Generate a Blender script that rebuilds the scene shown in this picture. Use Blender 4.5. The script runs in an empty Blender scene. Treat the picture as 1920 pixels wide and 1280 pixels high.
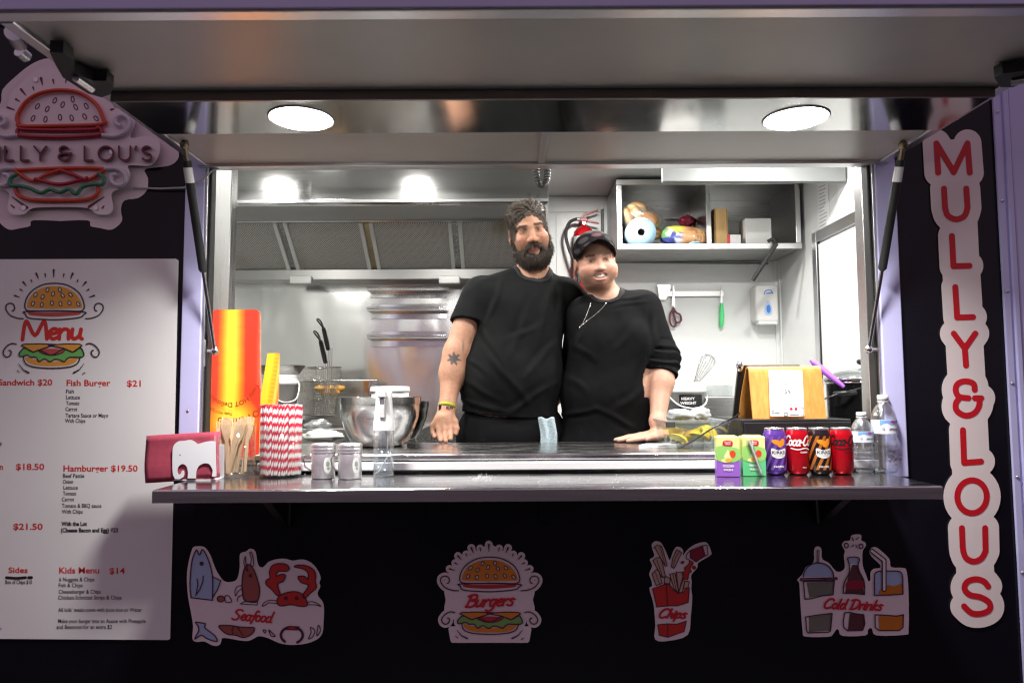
import bpy, bmesh, math, random
import numpy as np
from mathutils import Vector, Matrix

random.seed(7); RNG = np.random.default_rng(7)
PI = math.pi; rad = math.radians
sc = bpy.context.scene
col = sc.collection

# ---------------------------------------------------------------- camera
FPX = 1340.0                                   # focal length in pixels of a 1920 wide frame
CAM = Vector((0.0, -2.25, 1.40))
PITCH, ROLL = rad(4.06), rad(-0.30)
RM = Matrix.Rotation(PI / 2 + PITCH, 3, 'X') @ Matrix.Rotation(ROLL, 3, 'Z')
cd = bpy.data.cameras.new('camera'); cam = bpy.data.objects.new('camera', cd); col.objects.link(cam)
cd.sensor_width = 36.0; cd.lens = 36.0 * FPX / 1920.0
cd.clip_start = 0.05; cd.clip_end = 500
cam.matrix_world = Matrix.Translation(CAM) @ RM.to_4x4()
cd.dof.use_dof = True; cd.dof.focus_distance = 2.72; cd.dof.aperture_fstop = 4.5
sc.camera = cam

# ---------------------------------------------------------------- sky: night with a violet town glow
w = bpy.data.worlds.new('World'); sc.world = w; w.use_nodes = True
nt = w.node_tree; nt.nodes.clear()
out = nt.nodes.new('ShaderNodeOutputWorld'); bg = nt.nodes.new('ShaderNodeBackground')
sky = nt.nodes.new('ShaderNodeTexSky'); sky.sky_type = 'NISHITA'; sky.sun_disc = False
sky.sun_elevation = rad(-3.0); sky.sun_rotation = rad(200)
tint = nt.nodes.new('ShaderNodeMix'); tint.data_type = 'RGBA'; tint.inputs[0].default_value = 0.93
tint.inputs[7].default_value = (2.30, 1.66, 2.12, 1)
nt.links.new(sky.outputs[0], tint.inputs[6]); nt.links.new(tint.outputs[2], bg.inputs[0])
bg.inputs[1].default_value = 0.15
nt.links.new(bg.outputs[0], out.inputs[0])

# ---------------------------------------------------------------- exposure and sampling
vs = sc.view_settings; vs.view_transform = 'Standard'; vs.look = 'None'; vs.exposure = 0.0; vs.gamma = 1.0
vs.use_curve_mapping = False
cy = sc.cycles
cy.use_denoising = True
try: cy.denoiser = 'OPENIMAGEDENOISE'
except Exception: pass
cy.pixel_filter_type = 'BLACKMAN_HARRIS'; cy.filter_width = 1.25
cy.max_bounces = 9; cy.diffuse_bounces = 4; cy.glossy_bounces = 5; cy.transmission_bounces = 8; cy.transparent_max_bounces = 8
cy.sample_clamp_indirect = 2.5; cy.blur_glossy = 1.0
cy.caustics_reflective = False; cy.caustics_refractive = False

# ---------------------------------------------------------------- pixel helpers: a photo pixel seen on a real plane of the place
def P(px, py, Y):
    d = RM @ Vector(((px - 960) / FPX, (640 - py) / FPX, -1)); t = (Y - CAM.y) / d.y
    return CAM + d * t
def PZ(px, py, Z):
    d = RM @ Vector(((px - 960) / FPX, (640 - py) / FPX, -1)); t = (Z - CAM.z) / d.z
    return CAM + d * t
def PX(px, py, X):
    d = RM @ Vector(((px - 960) / FPX, (640 - py) / FPX, -1)); t = (X - CAM.x) / d.x
    return CAM + d * t
_RN = np.array(RM)
def PA(a, Y):
    a = np.asarray(a, float)
    d = np.stack([(a[:, 0] - 960) / FPX, (640 - a[:, 1]) / FPX, -np.ones(len(a))], 1) @ _RN.T
    return np.array(CAM) + d * ((Y - CAM.y) / d[:, 1])[:, None]

# ---------------------------------------------------------------- materials
MATS = {}
def mat(name, color=(.8, .8, .8), rough=.5, metal=0., var=0., vscale=8., bump=0., bscale=60., stretch=(1, 1, 1), rvar=0.,
        coat=0., trans=0., ior=1.45, emit=None, estr=0., alpha=1., sss=0., sheen=0., aniso=0., spec=None, color2=None, thin=False):
    if name in MATS: return MATS[name]
    m = bpy.data.materials.new(name); m.use_nodes = True; MATS[name] = m
    n = m.node_tree.nodes; l = m.node_tree.links; b = n['Principled BSDF']
    c4 = (*color, 1); b.inputs['Base Color'].default_value = c4
    b.inputs['Roughness'].default_value = rough; b.inputs['Metallic'].default_value = metal
    b.inputs['IOR'].default_value = ior
    if coat: b.inputs['Coat Weight'].default_value = coat; b.inputs['Coat Roughness'].default_value = .08
    if trans: b.inputs['Transmission Weight'].default_value = trans
    if emit: b.inputs['Emission Color'].default_value = (*emit, 1); b.inputs['Emission Strength'].default_value = estr
    if alpha < 1: b.inputs['Alpha'].default_value = alpha
    if sss:
        b.inputs['Subsurface Weight'].default_value = sss; b.inputs['Subsurface Radius'].default_value = (1, .35, .2)
        b.inputs['Subsurface Scale'].default_value = .006
    if sheen: b.inputs['Sheen Weight'].default_value = sheen; b.inputs['Sheen Roughness'].default_value = .4
    if spec is not None: b.inputs['Specular IOR Level'].default_value = spec
    if aniso: b.inputs['Anisotropic'].default_value = aniso
    if var or bump or rvar:
        tc = n.new('ShaderNodeTexCoord'); mp = n.new('ShaderNodeMapping'); mp.inputs['Scale'].default_value = stretch
        l.new(tc.outputs['Object'], mp.inputs[0])
        if var or rvar:
            t = n.new('ShaderNodeTexNoise'); t.inputs['Scale'].default_value = vscale; t.inputs['Detail'].default_value = 6
            t.inputs['Roughness'].default_value = .62; l.new(mp.outputs[0], t.inputs[0])
            if var:
                mx = n.new('ShaderNodeMix'); mx.data_type = 'RGBA'
                lo = color2 if color2 else tuple(max(0, c * (1 - var)) for c in color)
                hi = color if color2 else tuple(min(1, c * (1 + var)) for c in color)
                mr = n.new('ShaderNodeMapRange'); mr.inputs[1].default_value = .3; mr.inputs[2].default_value = .7
                l.new(t.outputs[0], mr.inputs[0]); l.new(mr.outputs[0], mx.inputs[0])
                mx.inputs[6].default_value = (*lo, 1); mx.inputs[7].default_value = (*hi, 1)
                l.new(mx.outputs[2], b.inputs['Base Color'])
            if rvar:
                mr = n.new('ShaderNodeMapRange'); mr.inputs[1].default_value = .3; mr.inputs[2].default_value = .7
                mr.inputs[3].default_value = max(.02, rough - rvar); mr.inputs[4].default_value = min(1, rough + rvar)
                l.new(t.outputs[0], mr.inputs[0]); l.new(mr.outputs[0], b.inputs['Roughness'])
        if bump:
            t2 = n.new('ShaderNodeTexNoise'); t2.inputs['Scale'].default_value = bscale; t2.inputs['Detail'].default_value = 4
            l.new(mp.outputs[0], t2.inputs[0])
            bp = n.new('ShaderNodeBump'); bp.inputs['Strength'].default_value = bump; bp.inputs['Distance'].default_value = .01
            l.new(t2.outputs[0], bp.inputs['Height']); l.new(bp.outputs[0], b.inputs['Normal'])
    return m

def attr_mat(name, rough=.5, sss=0., bump=0., bscale=200., spec=None, metal=0., var=0., sheen=0., coat=0.):
    """material that takes the thing's own colours from a colour attribute 'col'"""
    if name in MATS: return MATS[name]
    m = mat(name, (.5, .5, .5), rough, metal, bump=bump, bscale=bscale, sss=sss, spec=spec, sheen=sheen, coat=coat)
    n = m.node_tree.nodes; l = m.node_tree.links; b = n['Principled BSDF']
    a = n.new('ShaderNodeAttribute'); a.attribute_name = 'col'
    if var:
        tc = n.new('ShaderNodeTexCoord'); t = n.new('ShaderNodeTexNoise'); t.inputs['Scale'].default_value = 90; t.inputs['Detail'].default_value = 5
        l.new(tc.outputs['Object'], t.inputs[0])
        mr = n.new('ShaderNodeMapRange'); mr.inputs[1].default_value = .3; mr.inputs[2].default_value = .7
        mr.inputs[3].default_value = 1 - var; mr.inputs[4].default_value = 1 + var; l.new(t.outputs[0], mr.inputs[0])
        mx = n.new('ShaderNodeVectorMath'); mx.operation = 'SCALE'; l.new(a.outputs['Color'], mx.inputs[0]); l.new(mr.outputs[0], mx.inputs['Scale'])
        l.new(mx.outputs[0], b.inputs['Base Color'])
    else: l.new(a.outputs['Color'], b.inputs['Base Color'])
    return m

def S(c):                                     # sRGB 0-255 -> linear
    return tuple(((v / 255) / 12.92 if v / 255 <= .04045 else ((v / 255 + .055) / 1.055) ** 2.4) for v in c)

STEEL = mat('stainless_brushed', (.62, .62, .61), .25, 1, var=.04, vscale=3, stretch=(1.0, 40, 90), rvar=.04)
STEELV = mat('stainless_brushed_vertical', (.60, .60, .59), .25, 1, var=.04, vscale=3, stretch=(90, 40, 1.0), rvar=.04)
CHROME = mat('polished_steel', (.70, .70, .70), .13, 1, rvar=.05, vscale=14)
MIRROR = mat('mirror_steel', (.74, .74, .73), .13, 1, rvar=.03, vscale=6, bump=.02, bscale=3)
ALU = mat('aluminium_frame', (.66, .66, .68), .33, 1, rvar=.06, vscale=10, stretch=(20, 20, 1))
WHITEP = mat('white_wall_panel', (.80, .82, .81), .32, var=.03, vscale=3, rvar=.06)
HATCHP = mat('hatch_panel_skin', (.90, .90, .88), .34, .05, var=.05, vscale=2.5, rvar=.03)
LILAC_TINT = mat('white_paint_violet_lit', (.58, .57, .86), .38, var=.04, vscale=6, rvar=.06)  # white paint with the violet ambient light tinted into its colour
NAVY = mat('navy_black_vinyl', (.0050, .0047, .0085), .24, var=.10, vscale=3, rvar=.06, spec=.30)
BLACKV = mat('black_vinyl', (.006, .006, .007), .36, var=.15, vscale=3, rvar=.08)
RUBBER = mat('black_rubber', (.012, .012, .012), .55)
BLACKP = mat('black_plastic', (.012, .012, .013), .35, rvar=.08, vscale=30)
WHITEPL = mat('white_plastic', (.80, .80, .78), .35, rvar=.05, vscale=20)
def thin(name, tint=(.96, .98, .98), gloss=.10, rough=.06, bump=0., bscale=40, haze=0., edge=.55):
    """thin clear plastic: lets light through, mirrors more at grazing angles"""
    if name in MATS: return MATS[name]
    m = bpy.data.materials.new(name); m.use_nodes = True; MATS[name] = m; n = m.node_tree.nodes; l = m.node_tree.links; n.clear()
    o = n.new('ShaderNodeOutputMaterial'); tr = n.new('ShaderNodeBsdfTransparent'); tr.inputs[0].default_value = (*tint, 1)
    gl = n.new('ShaderNodeBsdfGlossy'); gl.inputs['Roughness'].default_value = rough; gl.inputs[0].default_value = (.95, .97, .98, 1)
    df = n.new('ShaderNodeBsdfDiffuse'); df.inputs[0].default_value = (.85, .87, .87, 1)
    lw = n.new('ShaderNodeLayerWeight'); lw.inputs[0].default_value = .35
    mr = n.new('ShaderNodeMapRange'); mr.inputs[3].default_value = gloss; mr.inputs[4].default_value = edge; l.new(lw.outputs['Facing'], mr.inputs[0])
    m1 = n.new('ShaderNodeMixShader'); m1.inputs[0].default_value = haze; l.new(tr.outputs[0], m1.inputs[1]); l.new(df.outputs[0], m1.inputs[2])
    m2 = n.new('ShaderNodeMixShader'); l.new(mr.outputs[0], m2.inputs[0]); l.new(m1.outputs[0], m2.inputs[1]); l.new(gl.outputs[0], m2.inputs[2]); l.new(m2.outputs[0], o.inputs[0])
    if bump:
        t = n.new('ShaderNodeTexNoise'); t.inputs['Scale'].default_value = bscale; bp = n.new('ShaderNodeBump'); bp.inputs['Strength'].default_value = bump; bp.inputs['Distance'].default_value = .01
        tc = n.new('ShaderNodeTexCoord'); l.new(tc.outputs['Object'], t.inputs[0]); l.new(t.outputs[0], bp.inputs['Height'])
        for q in (gl, lw, df): l.new(bp.outputs[0], q.inputs['Normal'])
    return m
GLASSY = mat('clear_plastic', (.95, .97, .97), .05, trans=1, ior=1.12)
WATER = thin('clear_water', (.90, .93, .95), .13, .05, bump=.5, bscale=60, haze=.06, edge=.7)

# ---------------------------------------------------------------- meshes
def mesh_from(verts, faces, smooth=False, name='mesh'):
    me = bpy.data.meshes.new(name); me.from_pydata([tuple(v) for v in verts], [], [tuple(int(i) for i in f) for f in faces]); me.update()
    if smooth: me.polygons.foreach_set('use_smooth', [True] * len(me.polygons))
    return me

class MB:
    """collects solid pieces of ONE part"""
    def __init__(s): s.v = []; s.f = []; s.sm = []
    def add(s, verts, faces, smooth=False):
        o = len(s.v); s.v += [tuple(v) for v in verts]; s.f += [tuple(i + o for i in f) for f in faces]; s.sm += [smooth] * len(faces); return s
    def bm(s, bm_, smooth=False, M=None):
        bm_.verts.index_update()
        s.add([(M @ v.co if M else v.co)[:] for v in bm_.verts], [[v.index for v in f.verts] for f in bm_.faces], smooth); bm_.free(); return s
    def box(s, x0, x1, y0, y1, z0, z1, bev=0., seg=2, M=None):
        b = bmesh.new(); bmesh.ops.create_cube(b, size=1)
        for v in b.verts: v.co = Vector(((x0 + x1) / 2 + v.co.x * (x1 - x0), (y0 + y1) / 2 + v.co.y * (y1 - y0), (z0 + z1) / 2 + v.co.z * (z1 - z0)))
        if bev: bmesh.ops.bevel(b, geom=b.edges[:], offset=bev, segments=seg, profile=.5, affect='EDGES')
        return s.bm(b, False, M)
    def cyl(s, p0, p1, r0, r1=None, n=20, caps=True, smooth=True):
        p0 = Vector(p0); p1 = Vector(p1); r1 = r0 if r1 is None else r1
        d = (p1 - p0).normalized(); a = d.orthogonal().normalized(); b = d.cross(a)
        vs_ = [p0 + (a * math.cos(2 * PI * i / n) + b * math.sin(2 * PI * i / n)) * r0 for i in range(n)]
        vs_ += [p1 + (a * math.cos(2 * PI * i / n) + b * math.sin(2 * PI * i / n)) * r1 for i in range(n)]
        fs = [(i, (i + 1) % n, n + (i + 1) % n, n + i) for i in range(n)]
        s.add(vs_, fs, smooth)
        if caps: s.add(vs_, [tuple(range(n))[::-1], tuple(range(n, 2 * n))])
        return s
    def tube(s, pts, r, n=10, closed=False, caps=True):
        pts = [Vector(p) for p in pts]; m = len(pts); rs = r if hasattr(r, '__len__') else [r] * m
        V = []; prev = None
        for i, p in enumerate(pts):
            if closed: t = (pts[(i + 1) % m] - pts[i - 1])
            else: t = pts[min(i + 1, m - 1)] - pts[max(i - 1, 0)]
            t.normalize()
            if prev is None: a = t.orthogonal().normalized()
            else:
                a = prev - t * prev.dot(t)
                a = a.normalized() if a.length > 1e-6 else t.orthogonal().normalized()
            prev = a; b = t.cross(a)
            V += [p + (a * math.cos(2 * PI * k / n) + b * math.sin(2 * PI * k / n)) * rs[i] for k in range(n)]
        Fc = []
        for i in range(m if closed else m - 1):
            j = (i + 1) % m
            Fc += [(i * n + k, i * n + (k + 1) % n, j * n + (k + 1) % n, j * n + k) for k in range(n)]
        s.add(V, Fc, True)
        if caps and not closed: s.add(V, [tuple(range(n))[::-1], tuple(range((m - 1) * n, m * n))])
        return s
    def lathe(s, prof, n=32, c=(0, 0, 0), smooth=True, sx=1., sy=1., M=None):
        V = []; Fc = []
        for (r, z) in prof: V += [Vector((c[0] + sx * r * math.cos(2 * PI * k / n), c[1] + sy * r * math.sin(2 * PI * k / n), c[2] + z)) for k in range(n)]
        for i in range(len(prof) - 1):
            Fc += [(i * n + k, i * n + (k + 1) % n, (i + 1) * n + (k + 1) % n, (i + 1) * n + k) for k in range(n)]
        if M: V = [M @ v for v in V]
        s.add(V, Fc, smooth); 
        if prof[0][0] > 1e-5 and getattr(s, 'closeb', False): s.add(V[:n], [tuple(range(n))[::-1]])
        return s
    def prism(s, poly, y0, y1, M=None, axis='Y'):
        """extrude a polygon drawn in x-z along y (or given in y-z along x)"""
        n = len(poly); a = sum(poly[i][0] * poly[(i + 1) % n][1] - poly[(i + 1) % n][0] * poly[i][1] for i in range(n))
        if a < 0: poly = poly[::-1]
        mk = (lambda p, t: Vector((p[0], t, p[1]))) if axis == 'Y' else ((lambda p, t: Vector((t, p[0], p[1]))) if axis == 'X' else (lambda p, t: Vector((p[0], p[1], t))))
        V = [mk(p, y0) for p in poly] + [mk(p, y1) for p in poly]
        if M: V = [M @ v for v in V]
        Fc = [tuple(range(n)), tuple(range(n, 2 * n))[::-1]] + [(i, n + i, n + (i + 1) % n, (i + 1) % n) for i in range(n)]
        b = bmesh.new(); bv = [b.verts.new(v) for v in V]
        for f in Fc: b.faces.new([bv[i] for i in f])
        bmesh.ops.recalc_face_normals(b, faces=b.faces[:]); return s.bm(b)
    def sphere(s, c, r, n=16, m=10, sc_=(1, 1, 1), M=None):
        V = [Vector((0, 0, 1))]
        for i in range(1, m):
            th = PI * i / m
            V += [Vector((math.sin(th) * math.cos(2 * PI * k / n), math.sin(th) * math.sin(2 * PI * k / n), math.cos(th))) for k in range(n)]
        V.append(Vector((0, 0, -1)))
        Fc = [(0, 1 + k, 1 + (k + 1) % n) for k in range(n)]
        for i in range(m - 2): Fc += [(1 + i * n + k, 1 + (i + 1) * n + k, 1 + (i + 1) * n + (k + 1) % n, 1 + i * n + (k + 1) % n) for k in range(n)]
        L = len(V) - 1; Fc += [(L, 1 + (m - 2) * n + (k + 1) % n, 1 + (m - 2) * n + k) for k in range(n)]
        V = [Vector((v.x * sc_[0] * r, v.y * sc_[1] * r, v.z * sc_[2] * r)) for v in V]
        if M: V = [M @ v for v in V]
        return s.add([v + Vector(c) for v in V], Fc, True)
    def mesh(s):
        me = bpy.data.meshes.new('mesh'); me.from_pydata(s.v, [], s.f); me.polygons.foreach_set('use_smooth', s.sm); me.update(); return me

# ---------------------------------------------------------------- things and parts
def thing(name, label, cat, loc=(0, 0, 0), rotz=0., group=None, rot=None):
    o = bpy.data.objects.new(name, None); o.empty_display_size = .05; col.objects.link(o)
    o.location = loc; o.rotation_euler = rot if rot else (0, 0, rotz)
    o['label'] = label; o['category'] = cat
    if group: o['group'] = group
    return o
def part(name, mb, m, parent, world=True, label=None, kind=None):
    """a part; meshes are drawn in world space (world=True) or in the thing's own space"""
    me = mb.mesh() if isinstance(mb, MB) else mb
    top = parent
    while top is not None and top.parent is not None: top = top.parent
    if world and top is not None:
        me.transform(Matrix.Translation(-Vector(top.location)))
    o = bpy.data.objects.new(name, me); col.objects.link(o); o.parent = parent
    if m is not None and not me.materials: me.materials.append(m)
    if label: o['label'] = label
    if kind: o['kind'] = kind
    return o
def solo(name, mb, m, label=None, cat=None, group=None, kind=None, origin=None):
    me = mb.mesh() if isinstance(mb, MB) else mb
    o = bpy.data.objects.new(name, me); col.objects.link(o)
    if origin is not None: me.transform(Matrix.Translation(-Vector(origin))); o.location = origin
    if m is not None and not me.materials: me.materials.append(m)
    if label: o['label'] = label
    if cat: o['category'] = cat
    if group: o['group'] = group
    if kind: o['kind'] = kind
    return o
def dup(root, loc=None, rot=None, label=None, scale=None):
    r = root.copy(); col.objects.link(r)
    if loc is not None: r.location = loc
    if rot is not None: r.rotation_euler = rot
    if scale is not None: r.scale = scale
    if label: r['label'] = label
    for ch in list(root.children):
        c = ch.copy(); col.objects.link(c); c.parent = r
        for g in list(ch.children):
            d = g.copy(); col.objects.link(d); d.parent = c
    return r

# ---------------------------------------------------------------- flat print: strokes and fills drawn as distance fields, cut into real outlines
def smooth_pts(p, closed=False, k=6):
    p = [np.array(q, float) for q in p]; n = len(p)
    if n < 3: return p
    o = []
    for i in range(n if closed else n - 1):
        a = p[(i - 1) % n] if (closed or i > 0) else p[i]; b = p[i]; c = p[(i + 1) % n]
        d = p[(i + 2) % n] if (closed or i + 2 < n) else c
        for j in range(k):
            t = j / k
            o.append(.5 * ((2 * b) + (-a + c) * t + (2 * a - 5 * b + 4 * c - d) * t * t + (-a + 3 * b - 3 * c + d) * t ** 3))
    if not closed: o.append(p[-1])
    return o
def seg_d(X, Y, p, q, w0, w1):
    dx, dy = q[0] - p[0], q[1] - p[1]; L = dx * dx + dy * dy + 1e-12
    t = np.clip(((X - p[0]) * dx + (Y - p[1]) * dy) / L, 0, 1)
    return np.hypot(X - p[0] - t * dx, Y - p[1] - t * dy) - (w0 + (w1 - w0) * t)
def shape_field(shapes, X, Y):
    D = np.full(X.shape, 1e9)
    for s in shapes:
        k = s[0]
        if k in 'sc':                              # open / closed stroke: pts, width [, end width]
            pts, wd = s[1], s[2] / 2; w1 = (s[3] / 2) if len(s) > 3 else wd
            pts = list(pts) + ([pts[0]] if k == 'c' else [])
            n = len(pts) - 1
            xs = [p[0] for p in pts]; ys = [p[1] for p in pts]; r = max(wd, w1) + 3.5 * (X[0, 1] - X[0, 0]) + DIL
            i0, i1 = np.searchsorted(X[0], [min(xs) - r, max(xs) + r]); j0, j1 = np.searchsorted(Y[:, 0], [min(ys) - r, max(ys) + r])
            if i1 <= i0 or j1 <= j0: continue
            Xs = X[j0:j1, i0:i1]; Ys = Y[j0:j1, i0:i1]; Ds = D[j0:j1, i0:i1]
            for i in range(n):
                np.minimum(Ds, seg_d(Xs, Ys, pts[i], pts[i + 1], wd + (w1 - wd) * i / n, wd + (w1 - wd) * (i + 1) / n), out=Ds)
        elif k in 'ph':                            # polygon fill / hole
            pts = s[1]; n = len(pts); d = np.full(X.shape, 1e9); ins = np.zeros(X.shape, bool)
            for i in range(n):
                p, q = pts[i], pts[(i + 1) % n]
                d = np.minimum(d, seg_d(X, Y, p, q, 0, 0))
                if p[1] != q[1]:
                    ins ^= ((p[1] > Y) != (q[1] > Y)) & (X < (q[0] - p[0]) * (Y - p[1]) / (q[1] - p[1]) + p[0])
            d = np.where(ins, -d, d)
            D = np.minimum(D, d) if k == 'p' else np.maximum(D, -d)
        elif k == 'e':                             # ellipse cx cy rx ry angle
            cx, cy_, rx, ry, an = s[1]; ca, sa = math.cos(an), math.sin(an)
            u = (X - cx) * ca + (Y - cy_) * sa; v = -(X - cx) * sa + (Y - cy_) * ca
            q = np.hypot(u / rx, v / ry); D = np.minimum(D, (q - 1) * min(rx, ry))
    return D
DIL = 0.
def bbox_of(shapes):
    xs, ys = [], []
    for s in shapes:
        if s[0] == 'e': cx, cy_, rx, ry, an = s[1]; r = max(rx, ry); xs += [cx - r, cx + r]; ys += [cy_ - r, cy_ + r]
        else:
            wd = max(s[2:4]) / 2 if len(s) > 2 else 0
            xs += [p[0] - wd for p in s[1]] + [p[0] + wd for p in s[1]]; ys += [p[1] - wd for p in s[1]] + [p[1] + wd for p in s[1]]
    return min(xs), max(xs), min(ys), max(ys)
def cut(shapes, cell, dil=0., merge=True, smooth=0):
    """marching squares over the field: 2-D verts and faces of the drawn area"""
    global DIL
    DIL = dil
    x0, x1, y0, y1 = bbox_of(shapes); m = dil + 2.5 * cell
    gx = np.arange(x0 - m, x1 + m + cell, cell); gy = np.arange(y0 - m, y1 + m + cell, cell)
    X, Y = np.meshgrid(gx, gy); V = dil - shape_field(shapes, X, Y); DIL = 0.
    for _ in range(smooth):
        V[1:-1, 1:-1] = (V[1:-1, 1:-1] * 2 + V[:-2, 1:-1] + V[2:, 1:-1] + V[1:-1, :-2] + V[1:-1, 2:]) / 6
    V[(V > -1e-6) & (V < 1e-6)] = 1e-6
    ins = V > 0; ny, nx = V.shape
    verts = []; vid = {}; faces = []
    def corner(i, j):
        k = (0, i, j)
        if k not in vid: vid[k] = len(verts); verts.append((gx[i], gy[j]))
        return vid[k]
    def cross(i, j, d):
        k = (1 + d, i, j)
        if k not in vid:
            a = V[j, i]; b = V[j, i + 1] if d == 0 else V[j + 1, i]; t = a / (a - b)
            vid[k] = len(verts); verts.append((gx[i] + (cell * t if d == 0 else 0), gy[j] + (cell * t if d == 1 else 0)))
        return vid[k]
    cnt = ins[:-1, :-1].astype(int) + ins[:-1, 1:] + ins[1:, :-1] + ins[1:, 1:]
    for j in range(ny - 1):
        row = cnt[j]; i = 0; nz = np.nonzero(row)[0]
        if not len(nz): continue
        idx = 0
        while idx < len(nz):
            i = int(nz[idx])
            if row[i] == 4:
                e = idx
                if merge:
                    while e + 1 < len(nz) and nz[e + 1] == nz[e] + 1 and row[nz[e + 1]] == 4: e += 1
                i2 = int(nz[e]) + 1
                faces.append((corner(i, j), corner(i2, j), corner(i2, j + 1), corner(i, j + 1))); idx = e + 1; continue
            cs = [(i, j), (i + 1, j), (i + 1, j + 1), (i, j + 1)]
            es = [(i, j, 0), (i + 1, j, 1), (i, j + 1, 0), (i, j, 1)]
            poly = []
            for k in range(4):
                a = cs[k]; b = cs[(k + 1) % 4]; ia = ins[a[1], a[0]]; ib = ins[b[1], b[0]]
                if ia: poly.append(corner(*a))
                if ia != ib: poly.append(cross(*es[k]))
            if len(poly) >= 3: faces.append(tuple(poly))
            idx += 1
    return np.array(verts), faces
def flat_mesh(vf, mapper, thick=0., back=None):
    """2-D cut -> mesh through mapper(verts, offset); thick > 0 gives the sheet real depth"""
    v, f = vf
    top = mapper(v, 0.)
    # faces are drawn with y down, so flip for normals towards the viewer
    if not thick: return mesh_from(top, [q[::-1] for q in f])
    b = bmesh.new(); tv = [b.verts.new(tuple(p)) for p in top]; bot = mapper(v, thick); bv = [b.verts.new(tuple(p)) for p in bot]
    from collections import Counter
    cnt = Counter()
    for q in f:
        for i in range(len(q)): cnt[tuple(sorted((q[i], q[(i + 1) % len(q)])))] += 1
    for q in f:
        try: b.faces.new([tv[i] for i in q[::-1]])
        except ValueError: continue
        for i in range(len(q)):
            e = (q[i], q[(i + 1) % len(q)])
            if cnt[tuple(sorted(e))] == 1:
                try: b.faces.new([tv[e[0]], tv[e[1]], bv[e[1]], bv[e[0]]])
                except ValueError: pass
    me = bpy.data.meshes.new('mesh'); b.to_mesh(me); b.free(); return me

# ---------------------------------------------------------------- lettering
def text_mesh(s, size=1., bold=0., shear=0., align='LEFT', spacing=1., res=3):
    cu = bpy.data.curves.new('t', 'FONT'); cu.body = s; cu.size = size; cu.offset = bold; cu.shear = shear; cu.align_x = align
    cu.space_character = spacing; cu.resolution_u = res; cu.fill_mode = 'FRONT'
    ob = bpy.data.objects.new('t', cu); me = bpy.data.meshes.new_from_object(ob)
    bpy.data.objects.remove(ob); bpy.data.curves.remove(cu); return me
def text_np(s, **k):
    me = text_mesh(s, **k); n = len(me.vertices); a = np.empty(n * 3); me.vertices.foreach_get('co', a); a = a.reshape(-1, 3)
    f = [tuple(p.vertices) for p in me.polygons]; bpy.data.meshes.remove(me); return a[:, :2], f
def text_fit(s, x0, x1, ybase, h, **k):
    """lettering in photo pixels: left, right, baseline y and cap height"""
    v, f = text_np(s, **k)
    if not len(v): return v, f
    cap, _ = text_np('H', **{q: k[q] for q in k if q in ('size',)})
    ch = cap[:, 1].max() - cap[:, 1].min(); sx = (x1 - x0) / (v[:, 0].max() - v[:, 0].min())
    o = np.stack([x0 + (v[:, 0] - v[:, 0].min()) * sx, ybase - v[:, 1] * h / ch], 1)
    return o, [q[::-1] for q in f]
def join_vf(lst):
    V = []; Fc = []; o = 0
    for v, f in lst:
        if len(v): V.append(v); Fc += [tuple(i + o for i in q) for q in f]; o += len(v)
    return np.concatenate(V), Fc
def wall_map(Y):
    return lambda v, t: PA(v, Y + t)
# stroke letters for sign writing (unit box: x right, y down, cap height 1)
def arc(cx, cy_, rx, ry, a0, a1, n=14): return [(cx + rx * math.cos(rad(a0 + (a1 - a0) * i / n)), cy_ + ry * math.sin(rad(a0 + (a1 - a0) * i / n))) for i in range(n + 1)]
GLY = {
 'M': ([[(0, 1), (0, 0), (.42, .88), (.84, 0), (.84, 1)]], .84), 'U': ([[(0, 0)] + arc(.36, .62, .36, .38, 180, 0) + [(.72, 0)]], .72),
 'L': ([[(0, 0), (0, 1), (.58, 1)]], .58), 'Y': ([[(0, 0), (.38, .52), (.76, 0)], [(.38, .52), (.38, 1)]], .76),
 'O': ([arc(.46, .5, .46, .5, 0, 360, 26)], .92), 'S': ([arc(.33, .25, .31, .25, -25, -180, 10) + arc(.33, .25, .31, .25, 180, 90, 6)[1:] + arc(.33, .75, .33, .25, -90, 0, 6) + arc(.33, .75, .33, .25, 0, 155, 10)[1:]], .66),
 "'": ([[(.06, 0), (0, .24)]], .06),
 '&': ([arc(.36, .25, .27, .25, -20, -180, 9) + arc(.36, .25, .27, .25, 180, 95, 6)[1:] + [(.52, .5)], [(.34, .5)] + arc(.36, .75, .34, .25, -95, -180, 6) + arc(.36, .75, .34, .25, 180, 0, 12)[1:] + [(.70, .5)], [(.52, .5), (.84, .5)]], .84),
}
def glyphs(txt, x, y, h, wd, gap=.3, sx=1., vertical=False):
    o = []
    for ch in txt:
        if ch == ' ': x += h * .35; continue
        st, aw = GLY[ch]
        for p in st: o.append(('s', [(x + q[0] * h * sx, y + q[1] * h) for q in p], wd))
        x += (aw * sx + gap) * h
    return o
# ================================================================ ground
gm = mat('asphalt', (.045, .044, .043), .85, var=.35, vscale=40)
solo('ground', MB().add([(-60, -60, 0), (60, -60, 0), (60, 60, 0), (-60, 60, 0)], [(0, 1, 2, 3)]), gm, kind='structure')

# ================================================================ the food truck
TX0, TX1 = -2.35, 1.62            # outer ends
CEIL, FLOOR, BACK = 2.55, .40, 1.90
OX0, OX1 = -1.035, 1.222          # serving opening
OZ0, OZ1 = 1.152, 2.128
truck = thing('food_truck', 'navy black food trailer with a wide lit serving hatch propped open', 'food truck', (0, .95, .0))
def tp(name, mb, m, parent=None, **k): return part(name, mb, m, parent or truck, **k)

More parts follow.
